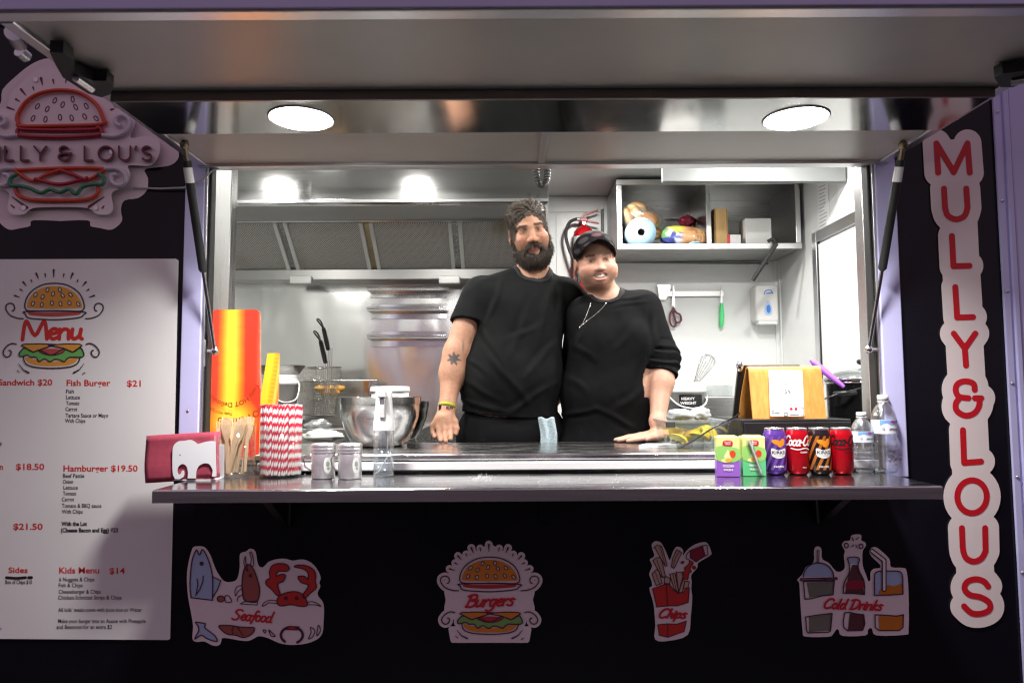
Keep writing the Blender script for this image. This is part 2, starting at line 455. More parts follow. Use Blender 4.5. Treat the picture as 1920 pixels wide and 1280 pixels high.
# outer skin
tp('front_wall', MB().box(TX0, OX0, 0, .045, .34, 2.60), NAVY)
tp('front_wall', MB().box(OX1, TX1, 0, .045, .34, 2.60), NAVY)
tp('front_wall', MB().box(OX0, OX1, 0, .045, .34, OZ0 - .034), NAVY)
tp('front_wall', MB().box(OX0, OX1, 0, .045, OZ1 + .03, 2.60), NAVY)
tp('end_wall', MB().box(TX0 - .04, TX0, 0, BACK + .06, .34, 2.60), NAVY)
tp('end_wall', MB().box(TX1, TX1 + .04, .003, BACK + .06, .34, 2.60), NAVY)
tp('outer_back_wall', MB().box(TX0, TX1, BACK + .02, BACK + .06, .34, 2.60), NAVY)
tp('roof', MB().box(TX0 - .05, TX1 + .05, -.02, BACK + .08, 2.60, 2.66, .01), LILAC_TINT)
tp('floor', MB().box(TX0, TX1, .045, BACK + .02, FLOOR - .06, FLOOR), mat('vinyl_floor', (.12, .12, .12), .5, var=.2, vscale=60))
tp('chassis', MB().box(TX0 + .1, TX1 - .1, .3, .38, .24, .34).box(TX0 + .1, TX1 - .1, 1.5, 1.58, .24, .34), BLACKP)
for wx in (-.75, .0):
    for wy in (.16, 1.72):
        wh = tp('wheel', MB().cyl((wx, wy - .09, .30), (wx, wy + .09, .30), .295, n=32), RUBBER)
        part('rim', MB().cyl((wx, wy - .095, .30), (wx, wy + .095, .30), .17, n=24), ALU, wh)
# corner trim at the truck's end: three ribs and rivets
trim = MB().box(1.553, 1.575, -.010, -.001, .36, 2.60, .002).box(1.583, 1.600, -.014, -.001, .36, 2.60, .003).box(1.604, 1.665, -.008, -.001, .36, 2.60, .002).box(1.5755, 1.5825, -.005, -.0012, .36, 2.60)
tr = tp('corner_trim', trim, LILAC_TINT)
for z in np.arange(.55, 2.6, .29):
    part('rivet', MB().sphere((1.5635, -.0105, z), .0055, 10, 6), ALU, tr)

# frame round the opening: white outer face tinted lilac for the violet light, aluminium channel, dark seal, steel reveal
fr = tp('window_frame', MB().box(OX0 - .003, OX0 + .058, -.016, .047, OZ0 - .02, OZ1 + .03, .003), LILAC_TINT)
part('jamb', MB().box(OX1 - .062, OX1 + .003, -.016, .047, OZ0 - .02, OZ1 + .03, .003), LILAC_TINT, fr)
part('header', MB().box(OX0 + .0585, OX1 - .0625, .002, .047, OZ1 - .0, OZ1 + .0295, .003), ALU, fr)
for s, xe in ((1, OX0 + .0585), (-1, OX1 - .0625)):
    part('channel', MB().box(min(xe, xe + s * .007), max(xe, xe + s * .007), -.008, .044, OZ0 + .004, OZ1 - .001, .002), ALU, fr)
    part('seal', MB().box(min(xe + s * .0075, xe + s * .015), max(xe + s * .0075, xe + s * .015), .004, .040, OZ0 + .004, OZ1 - .001, .003), RUBBER, fr)
    if s < 0: part('reveal', MB().box(xe - .012, xe - .001, .048, .105, 1.21, 2.28, .003), STEELV, fr)
    else: part('reveal', MB().box(P(401, 400, .36).x, P(433, 400, .36).x, .36, .42, 1.1925, 2.50, .003), STEELV, fr)
for q in (P(1688, 858, -.017), P(1668, 862, -.017), P(352, 770, -.017)):
    part('screw', MB().sphere(q, .0045, 8, 5, (1, .5, 1)), ALU, fr)

# inner lining
tp('inner_back_wall', MB().box(.165, 1.562, BACK, BACK + .019, FLOOR, CEIL), WHITEP)
tp('inner_back_wall', MB().box(TX0 + .001, .1645, BACK, BACK + .019, FLOOR, CEIL), WHITEP)
tp('inner_end_wall', MB().box(1.562, 1.6195, .046, BACK + .0195, FLOOR, CEIL), WHITEP)
tp('inner_end_wall', MB().box(TX0 + .001, TX0 + .02, .046, BACK, FLOOR, CEIL), WHITEP)
tp('inner_front_wall', MB().box(OX1, 1.5615, .0455, .06, FLOOR, CEIL).box(TX0 + .021, OX0, .0455, .06, FLOOR, CEIL).box(OX0 + .0005, OX1 - .0005, .0455, .06, OZ1 + .155, CEIL), WHITEP)
tp('ceiling', MB().box(TX0 + .001, TX1 - .001, .046, BACK + .019, CEIL + .001, CEIL + .03), WHITEP)
# cover strips on the joints of the lining
for nm, b in (('joint_strip', (.262, .300, BACK - .006, BACK - .0005, FLOOR, 2.452)), ('joint_strip', (.166, .545, BACK - .008, BACK - .0006, 2.455, CEIL - .0005)),
              ('corner_strip', (1.535, 1.561, BACK - .010, BACK - .0007, FLOOR, 2.45)), ('corner_strip', (1.552, 1.5615, 1.862, 1.889, FLOOR, 2.45))):
    tp(nm, MB().box(*b, .002), WHITEP)
tp('conduit', MB().cyl((.535, BACK - .012, 2.47), (.535, BACK - .012, 1.55), .009, n=10).cyl((.56, BACK - .012, 2.155), (1.50, BACK - .012, 2.142), .006, n=8), mat('grey_conduit', (.16, .17, .17), .5))
# splash-back: thin buckled sheet of stainless
sb = mat('stainless_buckled', (.74, .74, .72), .21, 1, bump=.75, bscale=3.4)
for n_ in sb.node_tree.nodes:
    if n_.type == 'BUMP': n_.inputs['Distance'].default_value = .035
    if n_.type == 'MAPPING': n_.inputs['Scale'].default_value = (1.25, 1, .55)
    if n_.type == 'TEX_NOISE' and abs(n_.inputs['Scale'].default_value - 3.4) < .01: n_.inputs['Detail'].default_value = 1.0
tp('splashback', MB().box(TX0 + .02, .1648, BACK - .006, BACK - .0008, .9, 2.30), sb)
tp('cover_panel', MB().prism([(P(1243, 330, 1.0).x, 2.372), (1.55, 2.366), (1.55, CEIL - .001), (P(1243, 330, 1.0).x, CEIL - .001)], 1.0, 1.035), mat('cover_grey', (.20, .21, .21), .4))

# door in the end wall with its steel frame
D0, D1, DZ = .42, 1.335, 2.150
df = tp('door_frame', MB().box(1.545, 1.5615, D1, D1 + .05, FLOOR, DZ + .055, .002).box(1.545, 1.5615, D0 - .05, D0, FLOOR, DZ + .055, .002).box(1.545, 1.5615, D0 + .0005, D1 - .0005, DZ, DZ + .055, .002), ALU)
part('door', MB().box(1.551, 1.561, D0 + .012, D1 - .012, FLOOR + .01, DZ - .012, .003), WHITEP, df)
part('door_seal', MB().box(1.548, 1.5612, D1 - .0115, D1 - .001, FLOOR, DZ - .001), RUBBER, df)

# serving shelf outside and counter inside
SH0, SH1, SHZ = P(285, 912, -.35).x, P(1768, 905, -.35).x, 1.149
shelfm = mat('shelf_steel', (.60, .60, .60), .16, 1, rvar=.07, vscale=9, stretch=(1, 6, 1), bump=.03, bscale=5)
sh = tp('serving_shelf', MB().box(SH0, SH1, -.35, -.0165, SHZ - .032, SHZ, .004, 3), shelfm)
part('front_edge', MB().box(SH0 + .002, SH1 - .002, -.3535, -.3505, SHZ - .034, SHZ - .003, .001), mat('edge_steel', (.62, .61, .62), .22, 1, rvar=.03, vscale=3, stretch=(1, 1, 40)), sh)
for bx in (-.7, .1, .95):
    part('bracket', MB().prism([(-.001, 1.11), (-.22, 1.11), (-.20, 1.095), (-.015, .99), (-.001, .99)], bx - .012, bx + .012, axis='X'), BLACKP, sh)
ctm = mat('counter_steel', (.56, .56, .56), .22, 1, rvar=.10, vscale=7, stretch=(1, 5, 1), bump=.03, bscale=6)
ct = tp('counter_top', MB().box(-.815, 1.148, .020, .53, 1.186, 1.208, .007, 4), ctm)
part('front_lip', MB().box(-.800, 1.146, .004, .034, 1.1575, 1.1830, .003), mat('lip_satin', (.84, .84, .84), .38, .12, rvar=.05, vscale=8, stretch=(1, 1, 20)), ct)
part('shadow_gap', MB().box(-.800, 1.146, .0345, .046, 1.118, 1.1855), BLACKP, ct)  # black strip put in for the shade in the gap under the lip
part('side_ledge', MB().box(-.985, -.817, .050, .53, 1.170, 1.192, .004), ctm, ct)
part('cupboard', MB().box(-.97, 1.16, .0605, .50, FLOOR, 1.168), STEEL, ct)
bb = tp('back_bench', MB().box(.33, 1.55, 1.30, 1.885, 1.10, 1.13, .006), STEEL)
part('bench_front', MB().box(.34, 1.54, 1.33, 1.88, FLOOR, 1.0995), STEEL, bb)

# hatch, hinged at the top of the opening and propped level
hz = 2.128
HX0, HX1, HY = P(385, 305, 0).x - .012, P(1652, 300, 0).x + .008, PZ(960, 19, hz - .007).y
ha = tp('awning_hatch', MB().box(HX0 + .03, HX1 - .03, HY + .035, -.030, hz, hz + .035), HATCHP)
part('outer_skin', MB().box(HX0, HX1, HY, -.004, hz + .0355, hz + .042), LILAC_TINT, ha)
part('front_rail', MB().box(HX0, HX1, HY, HY + .0345, hz - .007, hz + .035, .003), ALU, ha)
part('front_face', MB().box(HX0 - .004, HX1 + .004, HY - .006, HY - .0005, hz - .004, hz + .075, .002), LILAC_TINT, ha)
part('hinge_rail', MB().box(HX0, HX1, -.0295, -.004, hz - .010, hz + .035, .003), ALU, ha)
for xa in (HX0, HX1 - .0295):
    part('side_rail', MB().box(xa, xa + .0295, HY + .035, -.030, hz - .008, hz + .035, .003), ALU, ha)
LC0, LC1 = PZ(960, 187, hz - .024).y, PZ(960, 238, hz - .006).y            # light channel under the hatch
lc = part('light_channel', MB().box(HX0 + .031, HX1 - .031, LC0 + .002, LC1, hz - .022, hz - .001, .002), MIRROR, ha)
part('channel_lip', MB().box(HX0 + .031, HX1 - .031, LC0 - .008, LC0 + .0015, hz - .026, hz - .001, .002), mat('channel_lip_shaded', (.20, .17, .16), .35, .8), ha)  # lip facing the viewer in shade, the darkness put into its brown colour
xj = P(1018, 270, -.15).x
part('joint_strip', MB().box(xj - .011, xj + .011, LC1 + .001, -.031, hz - .006, hz - .001, .001), ALU, ha)
# over-centre latches on the hatch's underside
def latch(pts, q0, q1):
    zl = hz - .034; xy = [(PZ(a, b, zl).x, PZ(a, b, zl).y) for a, b in pts]
    s_ = part('latch', MB().prism(xy, zl, hz - .0085, axis='Z'), RUBBER, ha)
    part('latch_link', MB().cyl(PZ(*q0, zl) - Vector((0, 0, .006)), PZ(*q1, zl) - Vector((0, 0, .006)), .008, n=12), ALU, s_)
latch([(93, 98), (118, 100), (136, 112), (140, 138), (175, 152), (200, 152), (213, 163), (206, 178), (190, 183), (165, 176), (140, 160), (118, 146), (104, 122)], (142, 142), (172, 163))
latch([(1864, 146), (1880, 138), (1925, 133), (1925, 152), (1900, 164), (1876, 164)], (1896, 150), (1920, 146))
part('catch_pin', MB().cyl(P(24, 62, -.80), P(36, 82, -.74), .016, n=14).cyl(P(36, 96, -.72), P(50, 108, -.70), .013, n=14), ALU, ha)
# gas struts
for nm, up, lo, s in (('l', (346, 272), (403, 658), 1), ('r', (1693, 272), (1629, 655), -1)):
    a = PZ(up[0], up[1], hz - .012); b = P(lo[0], lo[1], .002); d = (b - a)
    st = tp('gas_strut', MB().cyl(a + d * .07, a + d * .585, .0125, n=18).cyl(a + d * .585, a + d * .597, .0125, .007, n=18), RUBBER)
    part('rod', MB().cyl(a + d * .597, a + d * .985, .0055, n=12), CHROME, st)
    part('sticker', MB().cyl(a + d * .10, a + d * .17, .01275, n=18), WHITEPL, st)
    part('end_fitting', MB().cyl(a + d * .0, a + d * .07, .008, n=10).sphere(a, .013, 12, 8), mat('brass_worn', (.22, .18, .12), .45, .9), st)
    part('ball_stud', MB().sphere(b, .013, 12, 8).cyl(b, b + Vector((-s * .035, .012, 0)), .007, n=10), CHROME, st)
    part('bracket', MB().box(b.x - s * .035 - .006, b.x - s * .035 + .006, -.004, .040, b.z - .05, b.z + .035, .002), ALU, st)

# ================================================================ lamps: lit hatch downlights, ceiling row by the opening, added unseen kitchen ones
def lamp(name, loc, r, watt, label, group, colr=(1, .97, .93), depth=.012, ring=ALU, spread=PI, dome=.0, glow=14):
    t = thing(name, label, 'light', loc, group=group)
    mbr = MB(); mbr.lathe([(r, -.0012), (r + .003, -.003), (r + .006, -.001), (r + .006, depth), (r, depth)], 40)
    part('trim_ring', mbr, ring, t, world=False)
    e = mat(name + '_lens', (1, 1, 1), .4, emit=colr, estr=glow)
    part('lens', MB().lathe([(0.0005, -.0015 - dome), (r * .5, -.0013 - dome * .82), (r * .85, -.001 - dome * .4), (r - .0005, -.0005)], 40), e, t, world=False)
    ld = bpy.data.lights.new(name + '_glow', 'AREA'); ld.shape = 'DISK'; ld.size = 2 * r; ld.energy = watt; ld.color = colr; ld.spread = spread
    lo = bpy.data.objects.new('glow', ld); col.objects.link(lo); lo.parent = t; lo.location = (0, 0, -.006 - dome)
    return t
for px, side in ((565, 'left'), (1492, 'right')):
    q = PZ(px, 222, hz - .022)
    lamp('hatch_downlight', (q.x, q.y, hz - .023), .078, 17, 'round white LED downlight under the hatch, the one on the ' + side, 'hatch downlights', (1, .98, .96), depth=.0005, ring=WHITEPL, spread=rad(135), dome=.014, glow=75)
for i, x in enumerate((-1.29, -.52, .66, 1.22)):
    lamp('ceiling_downlight', (x, .13, CEIL - .001), .055, 15 if x < 0 else 14, 'small round ceiling downlight above the counter, mirrored in the hood' if x < 0 else 'small round ceiling downlight above the counter', 'ceiling downlights by the opening')
for x, y in ((.45, 1.15), (1.10, .70), (-.9, .66)):
    lamp('ceiling_downlight', (x, y, CEIL - .001), .055, 15, 'unseen round ceiling downlight added to brighten the kitchen', 'added ceiling downlights in the kitchen')  # unseen lamps added to brighten the back of the kitchen

# ================================================================ range hood
hd = thing('range_hood', 'wide stainless range hood with mesh grease filters above the fryer', 'range hood', (-.8, 1.4, 2.1))
HR = P(1028, 340, .90).x
zf = P(960, 375, .90).z
part('fascia', MB().box(-2.3, HR, .90, .914, zf, CEIL - .002, .002), mat('fascia_steel', (.26, .26, .255), .10, 1, var=.05, vscale=4, stretch=(1., 30, 70), rvar=.02), hd)
part('fascia_lip', MB().box(-2.3, HR - .001, .885, .8995, zf - .012, zf + .004, .002).box(-2.3, HR - .001, .9145, .945, zf - .012, zf, .002), CHROME, hd)
part('end_panel', MB().box(HR - .014, HR - .0005, .9145, 1.885, 2.07, CEIL - .002), STEEL, hd)
fT, fB = P(960, 415, 1.50), P(960, 503, 1.76)
part('soffit', MB().box(-2.3, HR - .015, .946, 1.50, fT.z + .005, fT.z + .02), mat('soffit_steel', (.5, .5, .49), .45, .8), hd)
part('top_channel', MB().box(-2.3, HR - .0155, 1.47, 1.515, fT.z - .006, fT.z + .0045, .002), CHROME, hd)
part('gutter', MB().box(-2.3, HR - .0155, fB.y - .012, BACK - .007, fB.z - .062, fB.z - .002, .004), mat('gutter_steel', (.42, .42, .41), .42, .9), hd)
fdir = (fB - fT); fdir.x = 0
mesh_m = mat('filter_mesh', (.10, .10, .095), .5, .6)
n = mesh_m.node_tree.nodes; l = mesh_m.node_tree.links
tc = n.new('ShaderNodeTexCoord'); mp = n.new('ShaderNodeMapping'); mp.inputs['Rotation'].default_value = (0, 0, rad(0)); mp.inputs['Scale'].default_value = (1, 1, 1)
sep = n.new('ShaderNodeSeparateXYZ'); l.new(tc.outputs['UV'], sep.inputs[0])
def mth(op, a, b=None):
    q = n.new('ShaderNodeMath'); q.operation = op
    for i, v in enumerate((a, b)):
        if v is None: continue
        if isinstance(v, (int, float)): q.inputs[i].default_value = v
        else: l.new(v, q.inputs[i])
    return q.outputs[0]
K = 2 * PI / .0125
wv = mth('ADD', mth('SINE', mth('MULTIPLY', mth('ADD', sep.outputs[0], sep.outputs[1]), K)), mth('SINE', mth('MULTIPLY', mth('SUBTRACT', sep.outputs[0], sep.outputs[1]), K)))
rp = n.new('ShaderNodeMapRange'); rp.inputs[1].default_value = .2; rp.inputs[2].default_value = .7; l.new(wv, rp.inputs[0])
mx = n.new('ShaderNodeMix'); mx.data_type = 'RGBA'; mx.inputs[6].default_value = (.62, .61, .58, 1); mx.inputs[7].default_value = (.03, .03, .028, 1)
l.new(rp.outputs[0], mx.inputs[0])
gr = n.new('ShaderNodeTexNoise'); gr.inputs['Scale'].default_value = 2.2; l.new(tc.outputs['Object'], gr.inputs[0])
mx2 = n.new('ShaderNodeMix'); mx2.data_type = 'RGBA'; mx2.blend_type = 'MULTIPLY'; mx2.inputs[7].default_value = (.55, .42, .25, 1)
rg = n.new('ShaderNodeMapRange'); rg.inputs[1].default_value = .60; rg.inputs[2].default_value = .80; l.new(gr.outputs[0], rg.inputs[0]); l.new(rg.outputs[0], mx2.inputs[0])
l.new(mx.outputs[2], mx2.inputs[6]); l.new(mx2.outputs[2], n['Principled BSDF'].inputs['Base Color'])
bp = n.new('ShaderNodeBump'); bp.inputs['Strength'].default_value = .8; bp.inputs['Distance'].default_value = .003; bp.invert = True
l.new(rp.outputs[0], bp.inputs['Height']); l.new(bp.outputs[0], n['Principled BSDF'].inputs['Normal'])
ctr = [(P(a, 415, 1.50).x + P(b, 503, 1.76).x) / 2 for a, b in ((359, 398), (524, 552), (684, 704), (849, 863), (1020, 1018))]
nrm = Vector((0, -fdir.z, fdir.y)).normalized()
if nrm.y > 0: nrm = -nrm
for i in range(len(ctr) - 1):
    x0, x1 = ctr[i] + .036, ctr[i + 1] - .036
    if i == 3: x1 = HR - .03
    a = Vector((x0, fT.y, fT.z)); b = a + fdir
    me = mesh_from([(x0, a.y, a.z), (x1, a.y, a.z), (x1, b.y, b.z), (x0, b.y, b.z)], [(0, 3, 2, 1)])
    uv = me.uv_layers.new(name='UVMap'); L = fdir.length
    for li, lp in enumerate(me.loops): uv.data[li].uv = [(x0, L), (x1, L), (x1, 0), (x0, 0)][lp.vertex_index]
    f_ = part('grease_filter', me, mesh_m, hd)
    for xa, xb in ((x0 - .019, x0 + .001), (x1 - .001, x1 + .019)):
        m4 = MB(); vv = [Vector((xx, a.y, a.z)) + fdir * t + nrm * o for xx in (xa, xb) for t in (0, 1) for o in (-.004, .010)]
        m4.add(vv, [(0, 1, 3, 2), (4, 6, 7, 5), (0, 4, 5, 1), (2, 3, 7, 6), (1, 5, 7, 3), (0, 2, 6, 4)]); part('filter_frame', m4, mat('filter_frame_alu', (.70, .71, .68), .4, .2), f_)
for i, c in enumerate(ctr):
    grease = mat('stainless_greasy', (.55, .47, .33), .35, 1, var=.3, vscale=9)
    a = Vector((c, fT.y, fT.z)) - nrm * .012; m4 = MB()
    vv = [Vector((xx, a.y, a.z)) + fdir * t + nrm * o for xx in (c - .0165, c + .0165) for t in (0, 1) for o in (-.004, .006)]
    m4.add(vv, [(0, 1, 3, 2), (4, 6, 7, 5), (0, 4, 5, 1), (2, 3, 7, 6), (1, 5, 7, 3), (0, 2, 6, 4)]); part('filter_divider', m4, grease if i == 2 else STEELV, hd)
for a, b in ((543, 583), (823, 862)):
    q0, q1 = P(a, 531, fB.y - .05), P(b, 517, fB.y - .05)
    part('filter_clip', MB().box(q0.x, q1.x, fB.y - .05, fB.y - .0125, q0.z, q1.z, .003), mat('clip_white', (.75, .75, .73), .3, .3), hd)

for px in (650, 850):
    lamp('hood_light', ((px - 960) / FPX * 5.03, 1.0, fT.z + .0040), .06, 5, 'round light set in the hood underside, ' + ('towards the fryer' if px < 700 else 'towards the man'), 'hood lights', depth=.0003)
# three narrow steel ledges on the splash-back
for i, (y0, y1, y2) in enumerate(((533, 545, 557), (573, 583, 597), (625, 635, 649))):
    a, b = P(689, y1, 1.80), P(835, y1, 1.80); zt = P(760, y0, 1.80).z; zb = P(760, y2, 1.86).z
    t = thing('order_rail', ('top', 'middle', 'bottom')[i] + ' narrow steel order rail on the splash-back beside the man', 'rail', ((a.x + b.x) / 2, 1.893, zb), group='order rails')
    part('back_plate', MB().box(a.x, b.x, 1.886, 1.8935, zb, zt + .02, .001), CHROME, t)
    part('ledge', MB().box(a.x - .004, b.x + .004, 1.800, 1.8855, a.z, a.z + .006, .002), STEEL, t)
    part('front_rod', MB().cyl((a.x - .004, 1.796, a.z + .016), (b.x + .004, 1.796, a.z + .016), .006, n=10), CHROME, t)

# ================================================================ open wall cabinet
cb = thing('wall_cabinet', 'open stainless wall cabinet with two bays above the woman', 'cabinet', (1.0, 1.7, 2.15))
c0, c1, cz0, cz1, cf = P(1157, 400, 1.5).x, P(1497, 400, 1.5).x, P(1320, 466, 1.5).z, P(1320, 337, 1.5).z, 1.50
DST = mat('cabinet_steel', (.50, .50, .49), .30, 1, var=.05, vscale=3, stretch=(1.5, 30, 60), rvar=.04)
part('bottom_shelf', MB().box(c0 + .0005, c1 - .0005, cf + .001, BACK - .014, cz0, cz0 + .012), DST, cb)
part('shelf_lip', MB().box(c0 - .003, c1 + .010, cf - .010, cf + .0005, cz0 - .004, P(1320, 457, 1.5).z, .002), mat('lip_steel', (.72, .72, .71), .30, 1, rvar=.05), cb)
part('top_panel', MB().box(c0 + .0005, c1 - .0005, cf + .001, BACK - .002, cz1 - .012, cz1), DST, cb)
part('back_panel', MB().box(c0 + .0125, c1 - .0125, BACK - .013, BACK - .003, cz0 + .0125, cz1 - .0125), DST, cb)
for xa in (c0, c1 - .012): part('side_panel', MB().box(xa, xa + .012, cf + .001, BACK - .002, cz0 + .0125, cz1 - .0125), DST, cb)
xd = P(1328, 400, 1.5).x
part('divider', MB().box(xd - .006, xd + .006, cf + .02, BACK - .014, cz0 + .0125, cz1 - .0125), DST, cb)
for xa, wd in ((c0 - .002, .028), (xd - .013, .026), (c1 - .018, .026)):
    part('face_post', MB().box(xa, xa + wd, cf - .006, cf + .0005, P(1320, 456.5, 1.5).z, cz1 - .0285, .002), mat('lip_steel'), cb)
part('top_rail', MB().box(c0 - .003, c1 + .008, cf - .006, cf + .0005, cz1 - .028, cz1 + .002, .002), DST, cb)
part('inner_ledge', MB().box(c0 + .013, xd - .007, BACK - .05, BACK - .0135, cz1 - .125, cz1 - .118).box(xd + .007, c1 - .013, BACK - .05, BACK - .0135, cz1 - .125, cz1 - .118), DST, cb)
st = part('support_arm', MB().cyl(P(1456, 457, 1.46), P(1411, 526, 1.52), .011, n=14), RUBBER, cb)
part('arm_hook', MB().tube([P(1440, 453, 1.485), P(1450, 447, 1.48), P(1453, 452, 1.475), P(1456, 460, 1.465)], .010, 10), RUBBER, st)

# coiled cable hanging at the hood corner
coil = []
b0 = [(1003, 288), (1004, 318), (1010, 343), (1017, 350), (1024, 340), (1027, 315), (1026, 292)]
sp = smooth_pts(b0, False, 30); L = len(sp)
for i, q in enumerate(sp):
    c = P(q[0], q[1], .40); a = i / L * 2 * PI * 30
    coil.append(c + Vector((math.cos(a) * .010, math.sin(a) * .010, 0)))
coil = [P(1003, 225, .40)] + coil + [P(1026, 225, .40)]
solo('coiled_cable', MB().tube(coil, .0035, 6), BLACKP, 'black coiled cable hanging from the ceiling above the man', 'cable', origin=P(1015, 350, .40))
# ================================================================ printed stickers and signs on the truck's side
def vinyl(name, c=(.5, .5, .5), r=.42): return mat(name, c, r, var=.03, vscale=12, rvar=.04)
PINKW = vinyl('vinyl_pale_pink', (.86, .74, .77)); MAROON = vinyl('vinyl_maroon', (.075, .018, .045))
BUNO = vinyl('vinyl_bun_orange', S((228, 140, 50))); PATTY = vinyl('vinyl_patty_red', S((190, 52, 62))); LETT = vinyl('vinyl_lettuce', S((130, 178, 100)))
TOMR = vinyl('vinyl_red', S((205, 50, 45))); SCRIPT = vinyl('vinyl_script_red', S((205, 30, 48))); PALEBLUE = vinyl('vinyl_pale_blue', S((172, 190, 225)))
BROWNR = vinyl('vinyl_shrimp', S((165, 88, 82))); WHITEV = vinyl('vinyl_white', (.84, .80, .82)); SIGNRED = vinyl('vinyl_sign_red', S((196, 20, 34)))
def cr(x0, y0, s):
    return lambda p: (x0 + p[0] * s, y0 + p[1] * s)
def tf(shapes, T, s):
    o = []
    for q in shapes:
        if q[0] == 'e':
            cx, cy_, rx, ry, an = q[1]; c = T((cx, cy_)); o.append(('e', (c[0], c[1], rx * s, ry * s, an)))
        elif q[0] in 'ph': o.append((q[0], [T(p) for p in q[1]]))
        else: o.append((q[0], [T(p) for p in q[1]]) + tuple(v * s for v in q[2:]))
    return o
def sm(p, closed=False, k=5): return smooth_pts(p, closed, k)
def decal(name, label, cat, base, layers, T, s, cell=.8, base_dil=0., thick=0., y0=-.0022, base_mat=PINKW, group=None, base_smooth=0):
    """base shapes and layers [(part name, material, shapes)] in crop units"""
    bs = tf(base, T, s); x0, x1, ya, yb = bbox_of(bs)
    t = thing(name, label, cat, P((x0 + x1) / 2, yb + base_dil, y0), group=group)
    part('backing', flat_mesh(cut(bs, max(cell, 1.), base_dil, smooth=base_smooth), wall_map(y0), thick), base_mat, t)
    for i, (pn, m, shp) in enumerate(layers):
        Yl = y0 - .0007 * (i + 1)
        if pn == 'vinyl' and len(shp) <= 12:
            for q in shp: part('colour_fill', flat_mesh(cut(tf([q], T, s), cell), wall_map(Yl)), m, t)
        else: part('seed_fills' if pn == 'vinyl' else pn, flat_mesh(cut(tf(shp, T, s), cell), wall_map(Yl)), m, t, kind='stuff')
    return t
SG = {
 'S': ([[(.62, .1), (.45, 0), (.2, .05), (.1, .25), (.3, .45), (.45, .65), (.38, .9), (.15, 1.0), (-.05, .9)]], .62), 'e': ([[(.02, .75), (.3, .65), (.33, .5), (.2, .43), (.05, .6), (.05, .85), (.18, 1), (.38, .88)]], .38),
 'a': ([[(.36, .5), (.2, .43), (.04, .62), (.04, .88), (.16, 1), (.32, .85), (.38, .46), (.34, .85), (.42, 1)]], .45), 'f': ([[(.45, .08), (.34, 0), (.24, .2), (.14, .9), (.05, 1.25)], [(.05, .5), (.4, .46)]], .32),
 'o': ([arc(.2, .72, .17, .27, 0, 360, 12)], .42), 'd': ([[(.34, .55), (.2, .45), (.04, .65), (.06, .95), (.2, 1), (.34, .8), (.44, 0), (.36, .85), (.44, 1)]], .50),
 'B': ([[(.18, .06), (.05, 1)], [(.0, .14), (.25, 0), (.5, .08), (.48, .35), (.2, .47), (.5, .55), (.5, .85), (.28, 1), (.0, .95)]], .6), 'u': ([[(.03, .46), (.0, .85), (.1, 1), (.28, .8), (.34, .46), (.3, .88), (.38, 1)]], .43),
 'r': ([[(.05, .46), (.02, 1)], [(.04, .68), (.2, .46), (.33, .5)]], .33), 'g': ([[(.34, .5), (.18, .45), (.04, .65), (.08, .95), (.22, .98), (.34, .7), (.36, .46), (.3, 1.15), (.12, 1.4), (-.1, 1.3)]], .42),
 's': ([[(.3, .5), (.16, .44), (.06, .58), (.22, .74), (.22, .95), (.06, 1), (-.05, .92)]], .32), 'C': ([[(.6, .18), (.5, .02), (.25, .05), (.05, .4), (.02, .8), (.2, 1), (.5, .88)]], .58),
 'h': ([[(.16, 0), (.02, 1)], [(.06, .7), (.2, .47), (.3, .52), (.27, .85), (.34, 1)]], .42), 'i': ([[(.06, .46), (.02, .88), (.1, 1)], [(.1, .24), (.11, .25)]], .18),
 'p': ([[(.06, .46), (-.04, 1.35)], [(.05, .65), (.2, .45), (.33, .55), (.26, .9), (.08, .98)]], .42), 'l': ([[(.14, 0), (.02, .88), (.1, 1)]], .2),
 'D': ([[(.16, .06), (.04, 1)], [(-.05, .08), (.3, 0), (.58, .25), (.5, .75), (.2, 1), (0, .98)]], .66), 'n': ([[(.04, .46), (.02, 1)], [(.03, .72), (.18, .46), (.36, .52), (.36, .8), (.36, 1)]], .48),
 'k': ([[(.16, 0), (.02, 1)], [(.3, .46), (.08, .72), (.3, 1)]], .4), 'M': ([[(0, 1.05), (.14, 0), (.46, .8), (.80, 0), (.9, 1.0)]], .95), 'c': ([[(.34, .55), (.2, .43), (.05, .6), (.05, .88), (.2, 1), (.36, .9)]], .38), '-': ([[(.0, .68), (.25, .66)]], .3),
 't': ([[(.16, .1), (.06, .88), (.16, 1)], [(-.02, .42), (.32, .40)]], .28),
}
def script(txt, x0, x1, ytop, ybase, wd, shear=.18, tilt=0.):
    st = []; x = 0
    for ch in txt:
        if ch == ' ': x += .3; continue
        g, a = SG[ch]
        for p in g: st.append([(x + q[0] + (1 - q[1]) * shear, q[1]) for q in p])
        x += a
    xs = [q[0] for p in st for q in p]; a, b = min(xs), max(xs); k = (x1 - x0) / (b - a); h = ybase - ytop; o = []
    for p in st:
        pp = [(x0 + (q[0] - a) * k, ytop + q[1] * h + (q[0] - a) * k * tilt) for q in p]
        o.append(('s', sm(pp) if len(pp) > 2 else pp, wd))
    return o
